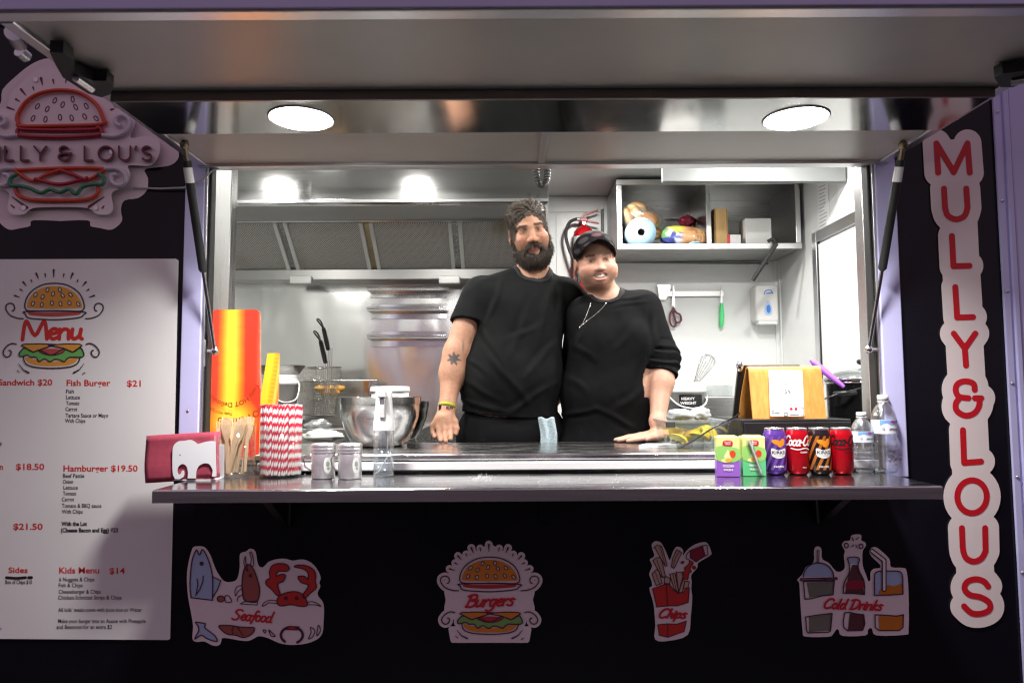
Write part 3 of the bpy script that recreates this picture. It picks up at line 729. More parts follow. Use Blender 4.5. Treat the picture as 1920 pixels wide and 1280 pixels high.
# ---- burger drawing, in units of the burger sticker
def mir(p, c=687): return [(2 * c - q[0], q[1]) for q in p]
bunO = sm([(360, 480), (385, 400), (450, 325), (560, 270), (687, 255), (815, 270), (930, 330), (990, 405), (1015, 490), (1000, 530), (960, 543), (820, 540), (687, 538), (550, 540), (410, 537), (370, 522)], True)
bunF = sm([(386, 480), (410, 410), (470, 345), (570, 298), (690, 284), (800, 298), (905, 350), (965, 420), (990, 490), (975, 510), (820, 516), (687, 519), (550, 517), (405, 510)], True)
patO = sm([(392, 545), (370, 575), (382, 602), (430, 618), (560, 627), (700, 631), (850, 622), (970, 606), (1000, 585), (985, 548)], True)
patF = sm([(404, 552), (540, 556), (690, 557), (850, 554), (968, 550), (962, 578), (860, 590), (680, 600), (500, 592), (410, 580)], True)
seeds = [(610, 323, .35), (746, 320, -.1), (478, 373, .6), (556, 394, .5), (671, 363, .35), (777, 380, -.6), (863, 372, -.7), (450, 465, .5), (548, 475, .2), (659, 460, -.1), (752, 465, -.3), (852, 459, -.5), (948, 470, -.7)]
rays = [((678, 118), (678, 195), 20, 6), ((583, 158), (590, 195), 15, 6), ((487, 155), (510, 210), 22, 6), ((430, 222), (440, 248), 14, 6), ((342, 242), (378, 284), 20, 6), ((310, 318), (338, 334), 16, 6), ((250, 382), (305, 400), 18, 6)]
rays += [(mir([a])[0], mir([b])[0], c, d) for a, b, c, d in rays[1:]]
swU = sm([(345, 620), (280, 615), (200, 585), (155, 530), (155, 485), (190, 462), (230, 470), (248, 505), (238, 535), (222, 540)])
swL = sm([(305, 858), (260, 850), (205, 875), (165, 925), (170, 965), (200, 985), (235, 972), (250, 940), (240, 920), (225, 918)])
chL = [(362, 870), (385, 857), (560, 853), (735, 860), (600, 900), (490, 935)]; chR = [(1024, 872), (1000, 857), (860, 853), (655, 868), (820, 897), (922, 935)]
letO = sm([(400, 895), (350, 930), (335, 965), (355, 980), (400, 970), (430, 965), (460, 985), (515, 985), (545, 1020), (562, 1028), (600, 1005), (625, 1005), (675, 1030), (730, 1005), (790, 1015), (830, 1030), (860, 1000), (900, 985), (950, 985), (1020, 985), (1045, 962), (1030, 920), (1000, 893), (922, 935), (820, 905), (690, 965), (560, 915), (490, 935)], True, 4)
bbO = sm([(385, 985), (395, 1030), (430, 1062), (520, 1085), (690, 1095), (860, 1085), (950, 1062), (990, 1025), (1000, 985)])
bbF = sm([(410, 985), (420, 1025), (460, 1050), (540, 1068), (690, 1075), (850, 1068), (925, 1050), (965, 1020), (975, 985), (860, 1010), (690, 1030), (520, 1010)], True)
tomF = sm([(550, 930), (600, 908), (690, 900), (780, 908), (835, 930), (780, 955), (690, 968), (600, 955)], True)
upF = [('vinyl', BUNO, [('p', bunF)]), ('vinyl', PATTY, [('p', patF)]), ('vinyl', WHITEV, [('e', (x, y, 13, 24, a)) for x, y, a in seeds])]
upO = [('c', bunO, 13), ('c', patO, 13)] + [('s', [a, b], c, d) for a, b, c, d in rays] + [('s', swU, 13), ('s', mir(swU), 13)] + \
      [('c', arc(x, y, 0.1, 0.1, 0, 1, 1) and [(x + 15 * math.cos(t) * math.cos(a) - 25 * math.sin(t) * math.sin(a), y + 15 * math.cos(t) * math.sin(a) + 25 * math.sin(t) * math.cos(a)) for t in np.linspace(0, 2 * PI, 11)[:-1]], 8) for x, y, a in seeds]
loF = [('vinyl', BUNO, [('p', bbF)]), ('vinyl', LETT, [('p', letO)]), ('vinyl', PATTY, [('p', tomF)]), ('vinyl', BUNO, [('p', chL), ('p', chR)])]
loO = [('s', bbO, 13), ('c', letO, 12), ('s', sm([(540, 915), (600, 950), (690, 966), (780, 952), (835, 920)]), 9), ('c', chL, 12), ('c', chR, 12), ('s', swL, 13), ('s', mir(swL), 13),
       ('s', [(330, 1050), (380, 1110), (442, 1140)], 6, 18), ('s', mir([(330, 1050), (380, 1110), (442, 1140)]), 6, 18), ('s', [(315, 1115), (340, 1136)], 8), ('s', [(1055, 1138), (1032, 1152)], 10)]
T = cr(800, 1000, 240 / 1396); s_ = 240 / 1396
baseB = upO + loO + [('p', [(225, 560), (1145, 560), (1145, 640), (1125, 720), (1145, 800), (1145, 900), (225, 900), (225, 800), (240, 720), (225, 640)]), ('p', [(270, 1040), (1110, 1040), (1090, 1155), (290, 1155)]), ('p', bunO), ('p', [(300, 380), (687, 140), (1080, 380), (1150, 560), (220, 560)])]
decal('burger_sticker', 'pink burger sticker reading Burgers on the black wall below the shelf', 'sticker', baseB,
      upF + loF + [('outline', MAROON, upO + loO), ('lettering', SCRIPT, script('Burgers', 425, 960, 668, 800, 23, .22, -.04))], T, s_, .75, base_dil=5.6, group='stickers below the shelf')
# ---- seafood sticker
T = cr(340, 980, 300 / 1536); s_ = 300 / 1536
baseS = [('p', sm([(120, 228), (185, 222), (235, 240), (280, 310), (310, 390), (340, 460), (385, 530), (420, 560), (470, 565), (520, 550), (545, 510), (560, 420), (560, 320), (575, 285), (625, 270), (650, 248), (690, 250), (715, 285), (730, 370), (745, 410), (775, 425), (805, 405), (840, 370), (920, 345), (1000, 342), (1070, 360), (1130, 350), (1200, 355), (1270, 400), (1320, 470), (1338, 530), (1325, 570), (1335, 610), (1310, 660), (1315, 700), (1360, 760), (1370, 830), (1365, 960), (1355, 1050), (1310, 1110), (1200, 1155), (1050, 1168), (940, 1150), (850, 1110), (790, 1090), (740, 1085), (690, 1110), (640, 1130), (560, 1125), (470, 1108), (395, 1102), (385, 1130), (370, 1165), (330, 1178), (280, 1165), (220, 1135), (150, 1140), (110, 1120), (108, 1060), (112, 980), (95, 870), (70, 740), (55, 600), (55, 470), (75, 350), (100, 260)], True, 3))]
fish = sm([(92, 710), (82, 600), (90, 450), (110, 330), (145, 258), (165, 300), (180, 298), (200, 254), (240, 310), (280, 420), (300, 540), (298, 740)], False) + [(298, 740), (92, 715)]
fin = [(302, 515), (378, 553), (345, 640), (300, 715)]; tail = sm([(135, 950), (180, 955), (230, 965), (222, 1000), (270, 1040), (320, 1080), (342, 1135), (250, 1110), (190, 1075), (128, 1112), (165, 1035), (160, 990)], True, 3)
shr = sm([(640, 395), (690, 440), (735, 560), (750, 660), (725, 750), (650, 755), (600, 730), (582, 610), (590, 490), (615, 420)], True)
cl1 = sm([(915, 690), (870, 640), (815, 590), (815, 550), (850, 525), (845, 470), (870, 410), (930, 388), (1000, 395), (1035, 430), (1010, 462), (930, 465), (910, 510), (960, 490), (998, 500), (980, 555), (925, 590), (950, 690)], True, 4)
cl2 = sm([(1165, 690), (1220, 600), (1150, 570), (1120, 515), (1180, 510), (1212, 540), (1215, 480), (1170, 440), (1085, 420), (1120, 403), (1200, 410), (1265, 445), (1290, 500), (1285, 560), (1295, 620), (1240, 670), (1185, 720)], True, 4)
crab = sm([(920, 770), (930, 710), (990, 672), (1080, 657), (1150, 675), (1195, 730), (1205, 790), (1140, 798), (1050, 782), (960, 795)], True)
mus = sm([(360, 985), (440, 980), (500, 985), (560, 995), (640, 1000), (700, 1005), (680, 1060), (600, 1098), (520, 1075), (450, 1068), (395, 1035)], True)
crl = arc(1060, 1075, 105, 80, 130, 250, 10); crr = arc(1060, 1075, 105, 80, -70, 60, 10)
dk = [('c', fish, 11), ('s', [(210, 505), (205, 560), (175, 640), (135, 695)], 10), ('s', [(150, 535), (158, 590), (140, 690)], 10), ('c', fin, 10), ('c', tail, 11), ('c', shr, 11), ('e', (193, 388, 19, 21, 0)), ('e', (662, 503, 17, 19, 0)),
      ('c', sm([(655, 285), (672, 283), (690, 340), (690, 410), (665, 400), (672, 340)], True), 8), ('c', sm([(615, 320), (600, 370), (612, 430), (640, 465), (628, 420), (618, 370)], True), 8), ('s', sm([(580, 598), (535, 610), (515, 650), (520, 700), (540, 660), (575, 630)]), 8), ('s', sm([(585, 690), (545, 710), (535, 750)]), 9), ('c', [(600, 755), (730, 748), (728, 785), (565, 775)], 8),
      ('c', cl1, 11), ('c', cl2, 11), ('c', crab, 11), ('e', (1004, 720, 19, 19, 0)), ('e', (1107, 720, 19, 19, 0)), ('s', sm([(915, 745), (850, 740), (800, 760), (775, 795), (800, 790), (840, 765), (910, 770)]), 8), ('s', sm([(1205, 760), (1270, 755), (1340, 798), (1290, 785), (1210, 782)]), 8),
      ('c', arc(378, 727, 36, 30, 0, 360, 14), 9), ('c', sm([(420, 700), (455, 700), (480, 755), (425, 755)], True), 9), ('c', mus, 10), ('s', sm([(490, 1060), (490, 1010), (530, 990), (590, 1080)]), 8),
      ('c', sm([(785, 1025), (812, 1028), (800, 1055)], True), 9), ('c', sm([(840, 1025), (868, 1050), (900, 1085), (860, 1080)], True), 10), ('s', crl, 24), ('s', crr, 24), ('c', [(1000, 1000), (1040, 990), (1130, 995), (1120, 1025), (1010, 1020)], 9), ('c', sm([(1240, 1000), (1280, 1030), (1260, 1090), (1220, 1110), (1245, 1050)], True), 9), ('c', sm([(1315, 980), (1335, 1030), (1300, 1080)], True), 9)]
decal('seafood_sticker', 'pink sticker of a fish, prawn and crab reading Seafood', 'sticker', baseS,
      [('vinyl', PALEBLUE, [('p', fish), ('p', fin), ('p', tail)]), ('vinyl', BROWNR, [('p', shr), ('p', mus), ('e', (378, 727, 36, 30, 0))]), ('vinyl', TOMR, [('p', cl1), ('p', cl2), ('p', crab), ('p', [(1005, 995), (1130, 995), (1120, 1022), (1010, 1018)])]),
       ('outline', MAROON, dk), ('lettering', SCRIPT, script('Seafood', 485, 890, 825, 925, 17, .25, .075))], T, s_, .75, group='stickers below the shelf')
# ---- chips sticker
T = cr(1190, 1000, 170 / 989); s_ = 170 / 989
baseC = [('p', sm([(240, 80), (290, 100), (330, 170), (360, 240), (375, 280), (390, 275), (420, 190), (455, 142), (500, 148), (530, 185), (528, 240), (570, 180), (640, 125), (720, 95), (775, 92), (805, 120), (838, 205), (825, 235), (760, 275), (690, 320), (685, 365), (640, 420), (615, 460), (622, 520), (618, 600), (628, 700), (612, 900), (580, 1100), (385, 1165), (225, 1155), (225, 1000), (215, 850), (200, 740), (160, 595), (190, 570), (180, 500), (158, 435), (190, 350), (165, 280), (215, 240), (185, 140), (200, 95)], True, 3))]
ch = lambda *p: ('c', list(p), 9)
box1 = [(195, 600), (345, 542), (590, 590), (585, 750), (365, 790), (240, 795)]; box1 = [(195, 600), (340, 545), (385, 555), (425, 615), (480, 650), (530, 640), (565, 590), (597, 588), (585, 748), (470, 785), (365, 785), (240, 798)]
box2 = [(250, 992), (360, 980), (460, 985), (565, 950), (540, 1065), (362, 1128), (270, 1105)]
chipl = [ch((210, 155), (245, 122), (295, 135), (355, 345), (335, 355), (225, 160)), ('s', [(275, 130), (330, 335)], 7), ch((198, 290), (245, 258), (290, 270), (335, 460), (300, 480)), ('s', [(240, 280), (305, 470)], 7), ch((190, 440), (235, 392), (262, 400), (300, 540), (235, 565)), ('s', [(225, 420), (275, 555)], 7),
         ch((460, 172), (515, 205), (430, 378), (400, 360), (415, 270)), ('s', [(490, 190), (440, 270), (415, 370)], 7), ch((322, 490), (345, 465), (388, 488), (385, 545), (325, 540)), ch((382, 440), (440, 430), (480, 640), (430, 600)), ('s', [(415, 435), (455, 620)], 7), ch((455, 420), (520, 418), (530, 450), (480, 640)), ch((530, 490), (545, 520), (520, 640), (480, 640)), ch((545, 515), (598, 522), (580, 590), (535, 600))]
ket = [(610, 180), (740, 130), (770, 240), (670, 308), (605, 260)]
ksauce = sm([(600, 290), (640, 320), (605, 380), (620, 410), (590, 440), (580, 500), (535, 480), (520, 430), (550, 400), (545, 370), (590, 330)], True, 3)
decal('chips_sticker', 'pink sticker of fries in a red box reading Chips', 'sticker', baseC,
      [('vinyl', TOMR, [('p', box1), ('p', box2), ('p', ksauce)]), ('vinyl', vinyl('vinyl_ketchup', S((150, 30, 60))), [('p', ket), ('e', (522, 313, 22, 17, -.4)), ('e', (648, 370, 22, 22, 0))]), ('vinyl', vinyl('vinyl_chip', S((205, 170, 150))), [('p', q[1]) for q in chipl if q[0] == 'c']),
       ('outline', MAROON, [('c', box1, 9), ('c', box2, 9), ('s', [(345, 545), (362, 790)], 8), ('s', [(362, 980), (362, 1125)], 8), ('c', ket, 9), ('s', [(740, 130), (790, 125), (800, 230), (770, 245)], 9), ('s', [(610, 180), (570, 220), (560, 270), (600, 285)], 9), ('c', ksauce, 8)] + chipl), ('lettering', SCRIPT, script('Chips', 272, 570, 818, 915, 22, .22, .02))], T, s_, .75, group='stickers below the shelf')
# ---- cold drinks sticker
T = cr(1480, 990, 240 / 1396); s_ = 240 / 1396
baseD = [('p', sm([(310, 195), (350, 225), (358, 330), (430, 375), (490, 445), (520, 470), (570, 465), (605, 420), (595, 300), (605, 245), (572, 180), (600, 140), (660, 130), (680, 75), (780, 68), (785, 130), (825, 150), (835, 190), (800, 250), (800, 400), (835, 500), (860, 570), (885, 560), (885, 480), (920, 440), (985, 430), (985, 390), (900, 310), (870, 250), (900, 210), (960, 212), (1090, 330), (1110, 420), (1240, 430), (1280, 470), (1300, 700), (1300, 1100), (1260, 1158), (950, 1165), (905, 1100), (880, 1085), (855, 1110), (830, 1165), (580, 1170), (540, 1110), (515, 1100), (470, 1160), (420, 1180), (180, 1178), (145, 1120), (120, 800), (108, 600), (85, 560), (140, 500), (180, 420), (265, 365), (270, 230)], True, 3))]
dome = arc(318, 525, 165, 150, 180, 360, 14); cupL = [(155, 578), (492, 572), (478, 722), (350, 735), (240, 765), (170, 770)]; cupB = [(178, 965), (300, 945), (468, 925), (450, 1115), (430, 1130), (205, 1138), (188, 1110)]
bot = sm([(635, 330), (660, 315), (740, 315), (765, 340), (750, 400), (765, 470), (810, 560), (822, 640), (820, 720)], False) + [(700, 708), (590, 705)] + sm([(590, 640), (605, 580), (650, 490), (655, 400)], False)
botB = [(605, 918), (660, 915), (730, 930), (812, 940), (825, 1040), (800, 1110), (640, 1115), (595, 1080), (588, 1010)]
gl = sm([(930, 730), (930, 520), (950, 480), (1000, 466), (1180, 466), (1225, 490), (1238, 540)], False) + [(1240, 715), (1100, 725)]; glB = [(935, 940), (1080, 948), (1170, 955), (1245, 940), (1240, 1080), (1200, 1112), (980, 1112), (938, 1080)]
straw = [(900, 245), (1035, 350), (1035, 665)]
decal('cold_drinks_sticker', 'pink sticker of three iced drinks reading Cold Drinks', 'sticker', baseD,
      [('vinyl', PALEBLUE, [('p', dome), ('p', gl), ('p', [(635, 330), (740, 318), (760, 345), (745, 385), (690, 380), (650, 390)])]), ('vinyl', vinyl('vinyl_grey_green', S((120, 120, 110))), [('p', [(190, 590), (485, 578), (470, 715), (350, 730), (220, 755)]), ('p', [(215, 968), (465, 932), (448, 1112), (215, 1130)])]),
       ('vinyl', vinyl('vinyl_cola', S((92, 50, 58))), [('p', [(690, 395), (745, 400), (760, 470), (805, 560), (815, 715), (610, 700), (640, 540)]), ('p', [(660, 925), (808, 945), (818, 1040), (795, 1105), (640, 1105)])]), ('vinyl', vinyl('vinyl_orange_juice', S((205, 120, 40))), [('p', sm([(980, 715), (1000, 660), (1060, 615), (1150, 630), (1232, 605), (1232, 715), (1100, 718)], True, 3)), ('p', [(975, 952), (1170, 962), (1238, 948), (1232, 1075), (1195, 1105), (985, 1105)])]),
       ('vinyl', vinyl('vinyl_ketchup'), [('p', sm([(640, 575), (800, 572), (812, 650), (700, 665), (620, 650)], True, 4))]),
       ('outline', MAROON, [('s', dome, 14), ('c', [(125, 548), (520, 538), (520, 555), (125, 568)], 14), ('c', cupL, 13), ('c', cupB, 13), ('c', [(305, 240), (325, 240), (320, 370), (302, 370)], 9), ('c', bot, 13), ('c', botB, 13), ('c', gl, 13), ('c', glB, 13), ('s', straw, 52), ('c', arc(622, 187, 22, 26, 0, 360, 12), 12), ('c', arc(783, 195, 22, 26, 0, 360, 12), 12), ('s', [(685, 98), (700, 135)], 11), ('s', [(755, 98), (730, 122)], 11), ('s', [(700, 180), (682, 200)], 10), ('s', [(725, 180), (740, 210)], 10)]),
       ('vinyl', WHITEV, [('s', straw, 26)]), ('lettering', SCRIPT, script('Cold Drinks', 385, 1020, 765, 870, 22, .22, .035))], T, s_, .75, group='stickers below the shelf')

# ================================================================ tall name sign
A = lambda p: (1640 + .3905 * p[0], 180 + .3905 * p[1]); B = lambda p: (1640 + .4531 * p[0], 660 + .4531 * p[1])
wl = 11.2
L1 = [[A(p) for p in q] for q in ([(305, 368), (297, 228), (380, 366), (446, 228), (457, 368)], [(333, 445)] + sm([(338, 535), (352, 575), (393, 592), (432, 575), (446, 535)]) + [(440, 445)], [(371, 672), (378, 817), (455, 815)], [(387, 917), (396, 1063), (472, 1061)], [(380, 1140), (433, 1212), (483, 1140)])]
L2 = [[B(p) for p in q] for q in ([(372, -26), (378, 55)], sm([(414, 155), (408, 130), (375, 120), (345, 130), (335, 155), (348, 183), (388, 190)]), sm([(352, 188), (336, 212), (340, 242), (375, 262), (412, 252), (432, 222), (433, 190)]), [(415, 190), (441, 190)], [(365, 322), (370, 457), (440, 452)], arc(403, 597, 61, 68, 0, 360, 30), [(361, 727), (364, 800)] + sm([(367, 825), (380, 852), (411, 865), (442, 852), (459, 822)]) + [(457, 727)], sm([(470, 968), (450, 946), (415, 938), (382, 950), (372, 978), (395, 1003), (440, 1013), (474, 1035), (475, 1064), (442, 1080), (402, 1078), (370, 1050)]))]
strokes = [('s', p, wl) for p in L1 + L2]
xs = bbox_of(strokes)
t = thing('name_sign', 'tall pale pink sign with red letters running down the wall', 'sign', P(1810, 1165, -.004))
part('backing', flat_mesh(cut(strokes + [('s', [A((380, 300)), A((400, 550)), A((410, 760)), A((425, 980)), A((433, 1220)), B((385, 190)), B((395, 400)), B((403, 597)), B((410, 800)), B((422, 1010))], 30)], 1.6, 20.5), wall_map(-.0042), .004), vinyl('sign_cream_pink', (.78, .68, .66), .36), t)
for nm, grp in (('M', L1[0:1]), ('U', L1[1:2]), ('L', L1[2:3]), ('L', L1[3:4]), ('Y', L1[4:5] + L2[0:1]), ('&', L2[1:4]), ('L', L2[4:5]), ('O', L2[5:6]), ('U', L2[6:7]), ('S', L2[7:8])):
    part('letter', flat_mesh(cut([('s', p, wl) for p in grp], .8), wall_map(-.0052), 0), SIGNRED, t)

# ================================================================ menu board
t = thing('menu_board', 'large white menu board with red headings beside the serving hatch', 'menu board', P(100, 1197, -.003))
mbm = mat('menu_print_white', (.80, .79, .77), .38, var=.02, vscale=4, rvar=.05)
part('board', flat_mesh(cut([('p', [(-280, 487), (335, 485), (319, 1199), (-280, 1195)])], 6), wall_map(-.0045), .0042), mbm, t)
RED = mat('menu_print_red', S((208, 48, 38)), .4); INK = mat('menu_print_black', (.012, .011, .012), .4)
hd_ = [('Sandwich $20', -3, 98, 722, 11), ('Fish Burger', 125, 207, 723, 11), ('$21', 238, 264, 724, 11), ('n', 0, 5.5, 880, 11), ('$18.50', 30, 83, 880, 11), ('Hamburger $19.50', 119, 258, 883, 11), ('$21.50', 25, 80, 992, 11), ('Sides', 16, 52, 1073, 10), ('Kids Menu', 111, 186, 1074, 11), ('$14', 205, 234, 1075, 11)]
part('heading_print', flat_mesh(join_vf([text_fit(s, a, b, y, h, bold=.018) for s, a, b, y, h in hd_]), wall_map(-.0052)), RED, t)
it = [('Fish', 124, 138.5, 737), ('Lettuce', 124, 150, 748), ('Tomato', 124, 149, 759), ('Carrot', 123, 145, 770), ('Tartare Sauce or Mayo', 123, 203, 782), ('With Chips', 122, 160, 792), ('Beef Pattie', 118, 158, 895), ('Onion', 118, 137, 906), ('Lettuce', 119, 146, 917), ('Tomato', 118, 143, 928), ('Carrot', 116, 139, 939), ('Tomato & BBQ sauce', 116, 190, 951), ('With Chips', 116, 155, 962), ('p', 0, 3.5, 834),
      ('Box of Chips $10', 10, 60, 1094), ('6 Nuggets & Chips', 111, 177, 1089), ('Fish & Chips', 110, 155, 1100), ('Cheeseburger & Chips', 110, 189, 1112), ('Chicken Schnitzel Strips & Chips', 109, 228, 1123), ("All kids' meals come with Juice box or Water", 109, 266, 1146), ('Make your burger into an Aussie with Pineapple', 109, 273, 1167), ('and Beetroot for an extra $2', 106, 210, 1178)]
part('item_print', flat_mesh(join_vf([text_fit(s, a, b, y, 7.2, bold=.008) for s, a, b, y in it] + [text_fit('With the Lot', 115, 163, 985, 7.4, bold=.035), text_fit('(Cheese Bacon and Egg) $23', 114, 221, 997, 7.4, bold=.035)]), wall_map(-.0052)), INK, t, kind='stuff')
part('crossed_out', flat_mesh(cut([('s', [(12, 1082), (30, 1083.5), (48, 1082)], 5), ('s', [(54, 1082), (59, 1082)], 5.5)], .8), wall_map(-.0054)), INK, t)
Tm = lambda p: (46 + (p[0] - 358) * 112 / 657, 530 + (p[1] - 250) * 69 / 380); sm_ = .1745
for pn, m, shp in [('burger_print', mat('menu_bun', S((226, 160, 62)), .4), upF[0][2]), ('burger_print', mat('menu_patty', S((190, 80, 72)), .4), upF[1][2]), ('burger_print', mbm, upF[2][2]), ('burger_outline', mat('menu_ink', (.028, .012, .018), .4), upO)]:
    yy = {'menu_bun': -.0050, 'menu_patty': -.0050, 'menu_print_white': -.0055, 'menu_ink': -.0060}[m.name]
    part(pn, flat_mesh(cut(tf(shp, Tm, sm_), .7), wall_map(yy)), m, t, kind='stuff')
Tm = lambda p: (35 + (p[0] - 332) * 123 / 716, 644 + (p[1] - 852) * 47 / 248)
for i, (pn, m, shp) in enumerate([('burger_print', MATS['menu_bun'], loF[0][2]), ('burger_print', mat('menu_lettuce', S((110, 185, 95)), .4), loF[1][2]), ('burger_print', MATS['menu_patty'], loF[2][2]), ('burger_print', MATS['menu_bun'], loF[3][2]), ('burger_outline', MATS['menu_ink'], loO)]):
    part(pn, flat_mesh(cut(tf(shp, Tm, sm_), .7), wall_map(-.0050 - .0004 * i)), m, t, kind='stuff')
part('title_print', flat_mesh(cut(script('Menu', 42, 154, 602, 635, 7.0, .0, 0.0), .7), wall_map(-.0052)), RED, t)
part('side_print', flat_mesh(text_fit('kids', 0, 3, 1180, 6), wall_map(-.0052)), mat('menu_blue', (.05, .07, .4), .4), t)

# ================================================================ tube sign with the burger, unlit
T = cr(0, 0, .375); s_ = .375
def half(h, c=302): return [(c + a, b) for a, b in h] + [(c - a, b) for a, b in h[::-1]]
outer = sm(half([(0, 290), (80, 295), (150, 325), (220, 380), (290, 450), (300, 520), (370, 560), (440, 650), (500, 690), (575, 735), (592, 765), (585, 800), (540, 830), (425, 846), (438, 890), (433, 950), (390, 990), (320, 1003), (303, 1050), (308, 1105), (258, 1148), (198, 1140), (150, 1130), (138, 1102), (0, 1105)]), True, 3)
inner = sm(half([(0, 335), (90, 340), (150, 372), (200, 420), (250, 470), (270, 540), (345, 545), (375, 610), (350, 688), (430, 680), (490, 702), (497, 760), (470, 815), (430, 830), (340, 828), (350, 870), (330, 930), (270, 955), (255, 980), (265, 1040), (240, 1072), (180, 1070), (135, 1040), (0, 1035)]), True, 3)
t = thing('burger_tube_sign', 'pink cut-out burger sign with raised orange, red and green tubes', 'sign', P(112, 430, -.004))
part('vinyl_backing', flat_mesh(cut(tf([('p', outer)], T, s_), 1.4), wall_map(-.002)), PINKW, t)
part('acrylic_panel', flat_mesh(cut(tf([('p', inner)], T, s_), 1.4), wall_map(-.026), .005), mat('acrylic_pink', (.90, .79, .81), .18, rvar=.03, vscale=8), t)
for sx, sy in ((180, 400), (420, 400), (30, 760), (560, 760), (120, 1040), (480, 1040)):
    q = P(*T((sx, sy)), -.0265); part('standoff', MB().cyl(q, (q.x, -.0025, q.z), .006, n=12).cyl(q, (q.x, q.y - .003, q.z), .008, n=12), ALU, t)
def ntube(pts, r, m, closed=False, Y=-.036):
    pp = sm(pts, closed, 6)
    part('neon_tube', MB().tube([P(*T(p), Y) for p in pp], r, 12, closed), m, t)
nO = mat('tube_orange', S((205, 70, 40)), .22, coat=.3); nR = mat('tube_crimson', S((170, 30, 50)), .22, coat=.3); nG = mat('tube_green', S((40, 125, 90)), .22, coat=.3); nW = mat('tube_white', (.66, .63, .70), .2, coat=.3)
ntube([(92, 615), (88, 580), (130, 512), (200, 468), (300, 452), (400, 466), (478, 520), (514, 590), (508, 622), (300, 630), (110, 632)], .0066, nO, True)
ntube([(98, 640), (87, 664), (112, 680), (300, 687), (490, 676), (510, 655), (492, 636), (470, 648), (300, 652), (120, 648)], .0060, nR, True)
ntube([(72, 852), (300, 842), (495, 843), (512, 858), (430, 902), (360, 870), (300, 850)], .0060, nO); ntube([(72, 852), (160, 905), (230, 875), (305, 850)], .0060, nO); ntube([(175, 895), (300, 922), (440, 890)], .0060, nR, Y=-.040); ntube([(300, 850), (380, 880), (430, 900)], .0055, nR, Y=-.042)
ntube([(85, 872), (52, 895), (55, 928), (100, 930), (150, 942), (205, 965), (250, 948), (300, 962), (345, 946), (380, 970), (415, 935), (470, 922), (512, 922), (518, 890), (492, 868)], .0062, nG, Y=-.044)
ntube([(78, 935), (88, 972), (150, 998), (300, 1003), (430, 998), (485, 972), (492, 930)], .0062, nO)
for q in ([(512, 676), (580, 682), (635, 652), (648, 605), (615, 578), (582, 590), (580, 618), (604, 630)], [(525, 842), (590, 845), (628, 878), (625, 915), (592, 928), (560, 910), (560, 880), (585, 872)]):
    ntube(q, .0068, nW); ntube([(604 - a, b) for a, b in q], .0068, nW)
wd = 9
letters = []
for chh, x in (('M', -140), ('U', -62), ('L', 25), ('L', 103), ('Y', 170), ('&', 290), ('L', 422), ('O', 492), ('U', 594), ("'", 676), ('S', 710)):
    st, aw = GLY[chh]; sx = 74
    for p in st: letters.append(('s', [(x + q[0] * sx * (1.08 if chh in 'OUY&' else .95), 732 + q[1] * 70) for q in p], wd))
part('lettering', flat_mesh(cut(tf(letters, T, s_), .7), wall_map(-.040), .012), vinyl('sign_burgundy', S((110, 45, 55))), t)
sd = [(187, 532, .6), (236, 546, .5), (313, 524, .35), (378, 536, -.5), (431, 531, -.5), (274, 503, .5), (363, 497, -.1), (165, 592, .5), (227, 597, .2), (300, 587, -.1), (358, 590, -.3), (423, 583, -.5), (480, 593, -.7)]
mk = [('c', [(x + 8 * math.cos(q) * math.cos(a) - 15 * math.sin(q) * math.sin(a), y + 8 * math.cos(q) * math.sin(a) + 15 * math.sin(q) * math.cos(a)) for q in np.linspace(0, 2 * PI, 11)[:-1]], 5) for x, y, a in sd]
for a, b, c_, d in (((205, 392), (212, 425), 14, 5), ((265, 400), (269, 420), 10, 4), ((330, 402), (328, 415), 8, 4), ((105, 448), (128, 476), 13, 5), ((165, 437), (170, 452), 9, 4), ((80, 497), (98, 508), 11, 4), ((38, 538), (72, 550), 12, 5), ((570, 545), (555, 549), 5, 11), ((445, 1034), (520, 985), 14, 5), ((60, 985), (135, 1038), 5, 14), ((55, 1025), (70, 1038), 6, 9), ((512, 1040), (520, 1030), 9, 6)): mk.append(('s', [a, b], c_, d))
part('print_marks', flat_mesh(cut(tf(mk, T, s_), .7), wall_map(-.0268)), MATS['sign_burgundy'], t, kind='stuff')
solo('sign_cable', MB().tube([P(*q, y) for q, y in (((250, 352), -.012), ((300, 354), -.015), ((345, 352), -.02), ((380, 338), -.022), ((398, 320), -.02), ((410, 316), .0))], .0032, 8), mat('cable_grey', (.45, .43, .46), .4), 'thin grey cable running from the burger sign into the opening', 'cable', origin=P(345, 352, -.02))
# ================================================================ things on the serving shelf
def wrap_map(R, zoff=0., a0=0.):
    """u, v in metres (v down) wrapped round a cylinder that faces the camera (-Y)"""
    def f(v, t):
        a = v[:, 0] / R + a0
        return np.stack([np.sin(a) * (R + t), -np.cos(a) * (R + t), zoff - v[:, 1]], 1)
    return f
def text_cyl(s, width, cap, R, z, bold=.0, shear=0., a0=0., off=.0006):
    me = text_mesh(s, 1., bold, shear); b = bmesh.new(); b.from_mesh(me); bpy.data.meshes.remove(me)
    xs = [v.co.x for v in b.verts]; x0, x1 = min(xs), max(xs); k = width / (x1 - x0)
    hc = .73
    for v in b.verts: v.co = Vector(((v.co.x - (x0 + x1) / 2) * k, 0, v.co.y * cap / hc))
    n = max(2, int(width / .004))
    for i in range(1, n):
        x = -width / 2 + width * i / n
        bmesh.ops.bisect_plane(b, geom=b.verts[:] + b.edges[:] + b.faces[:], plane_co=(x, 0, 0), plane_no=(1, 0, 0))
    for v in b.verts:
        a = v.co.x / R + a0; v.co = Vector((math.sin(a) * (R + off), -math.cos(a) * (R + off), z + v.co.z))
    me = bpy.data.meshes.new('m'); b.to_mesh(me); b.free(); return me
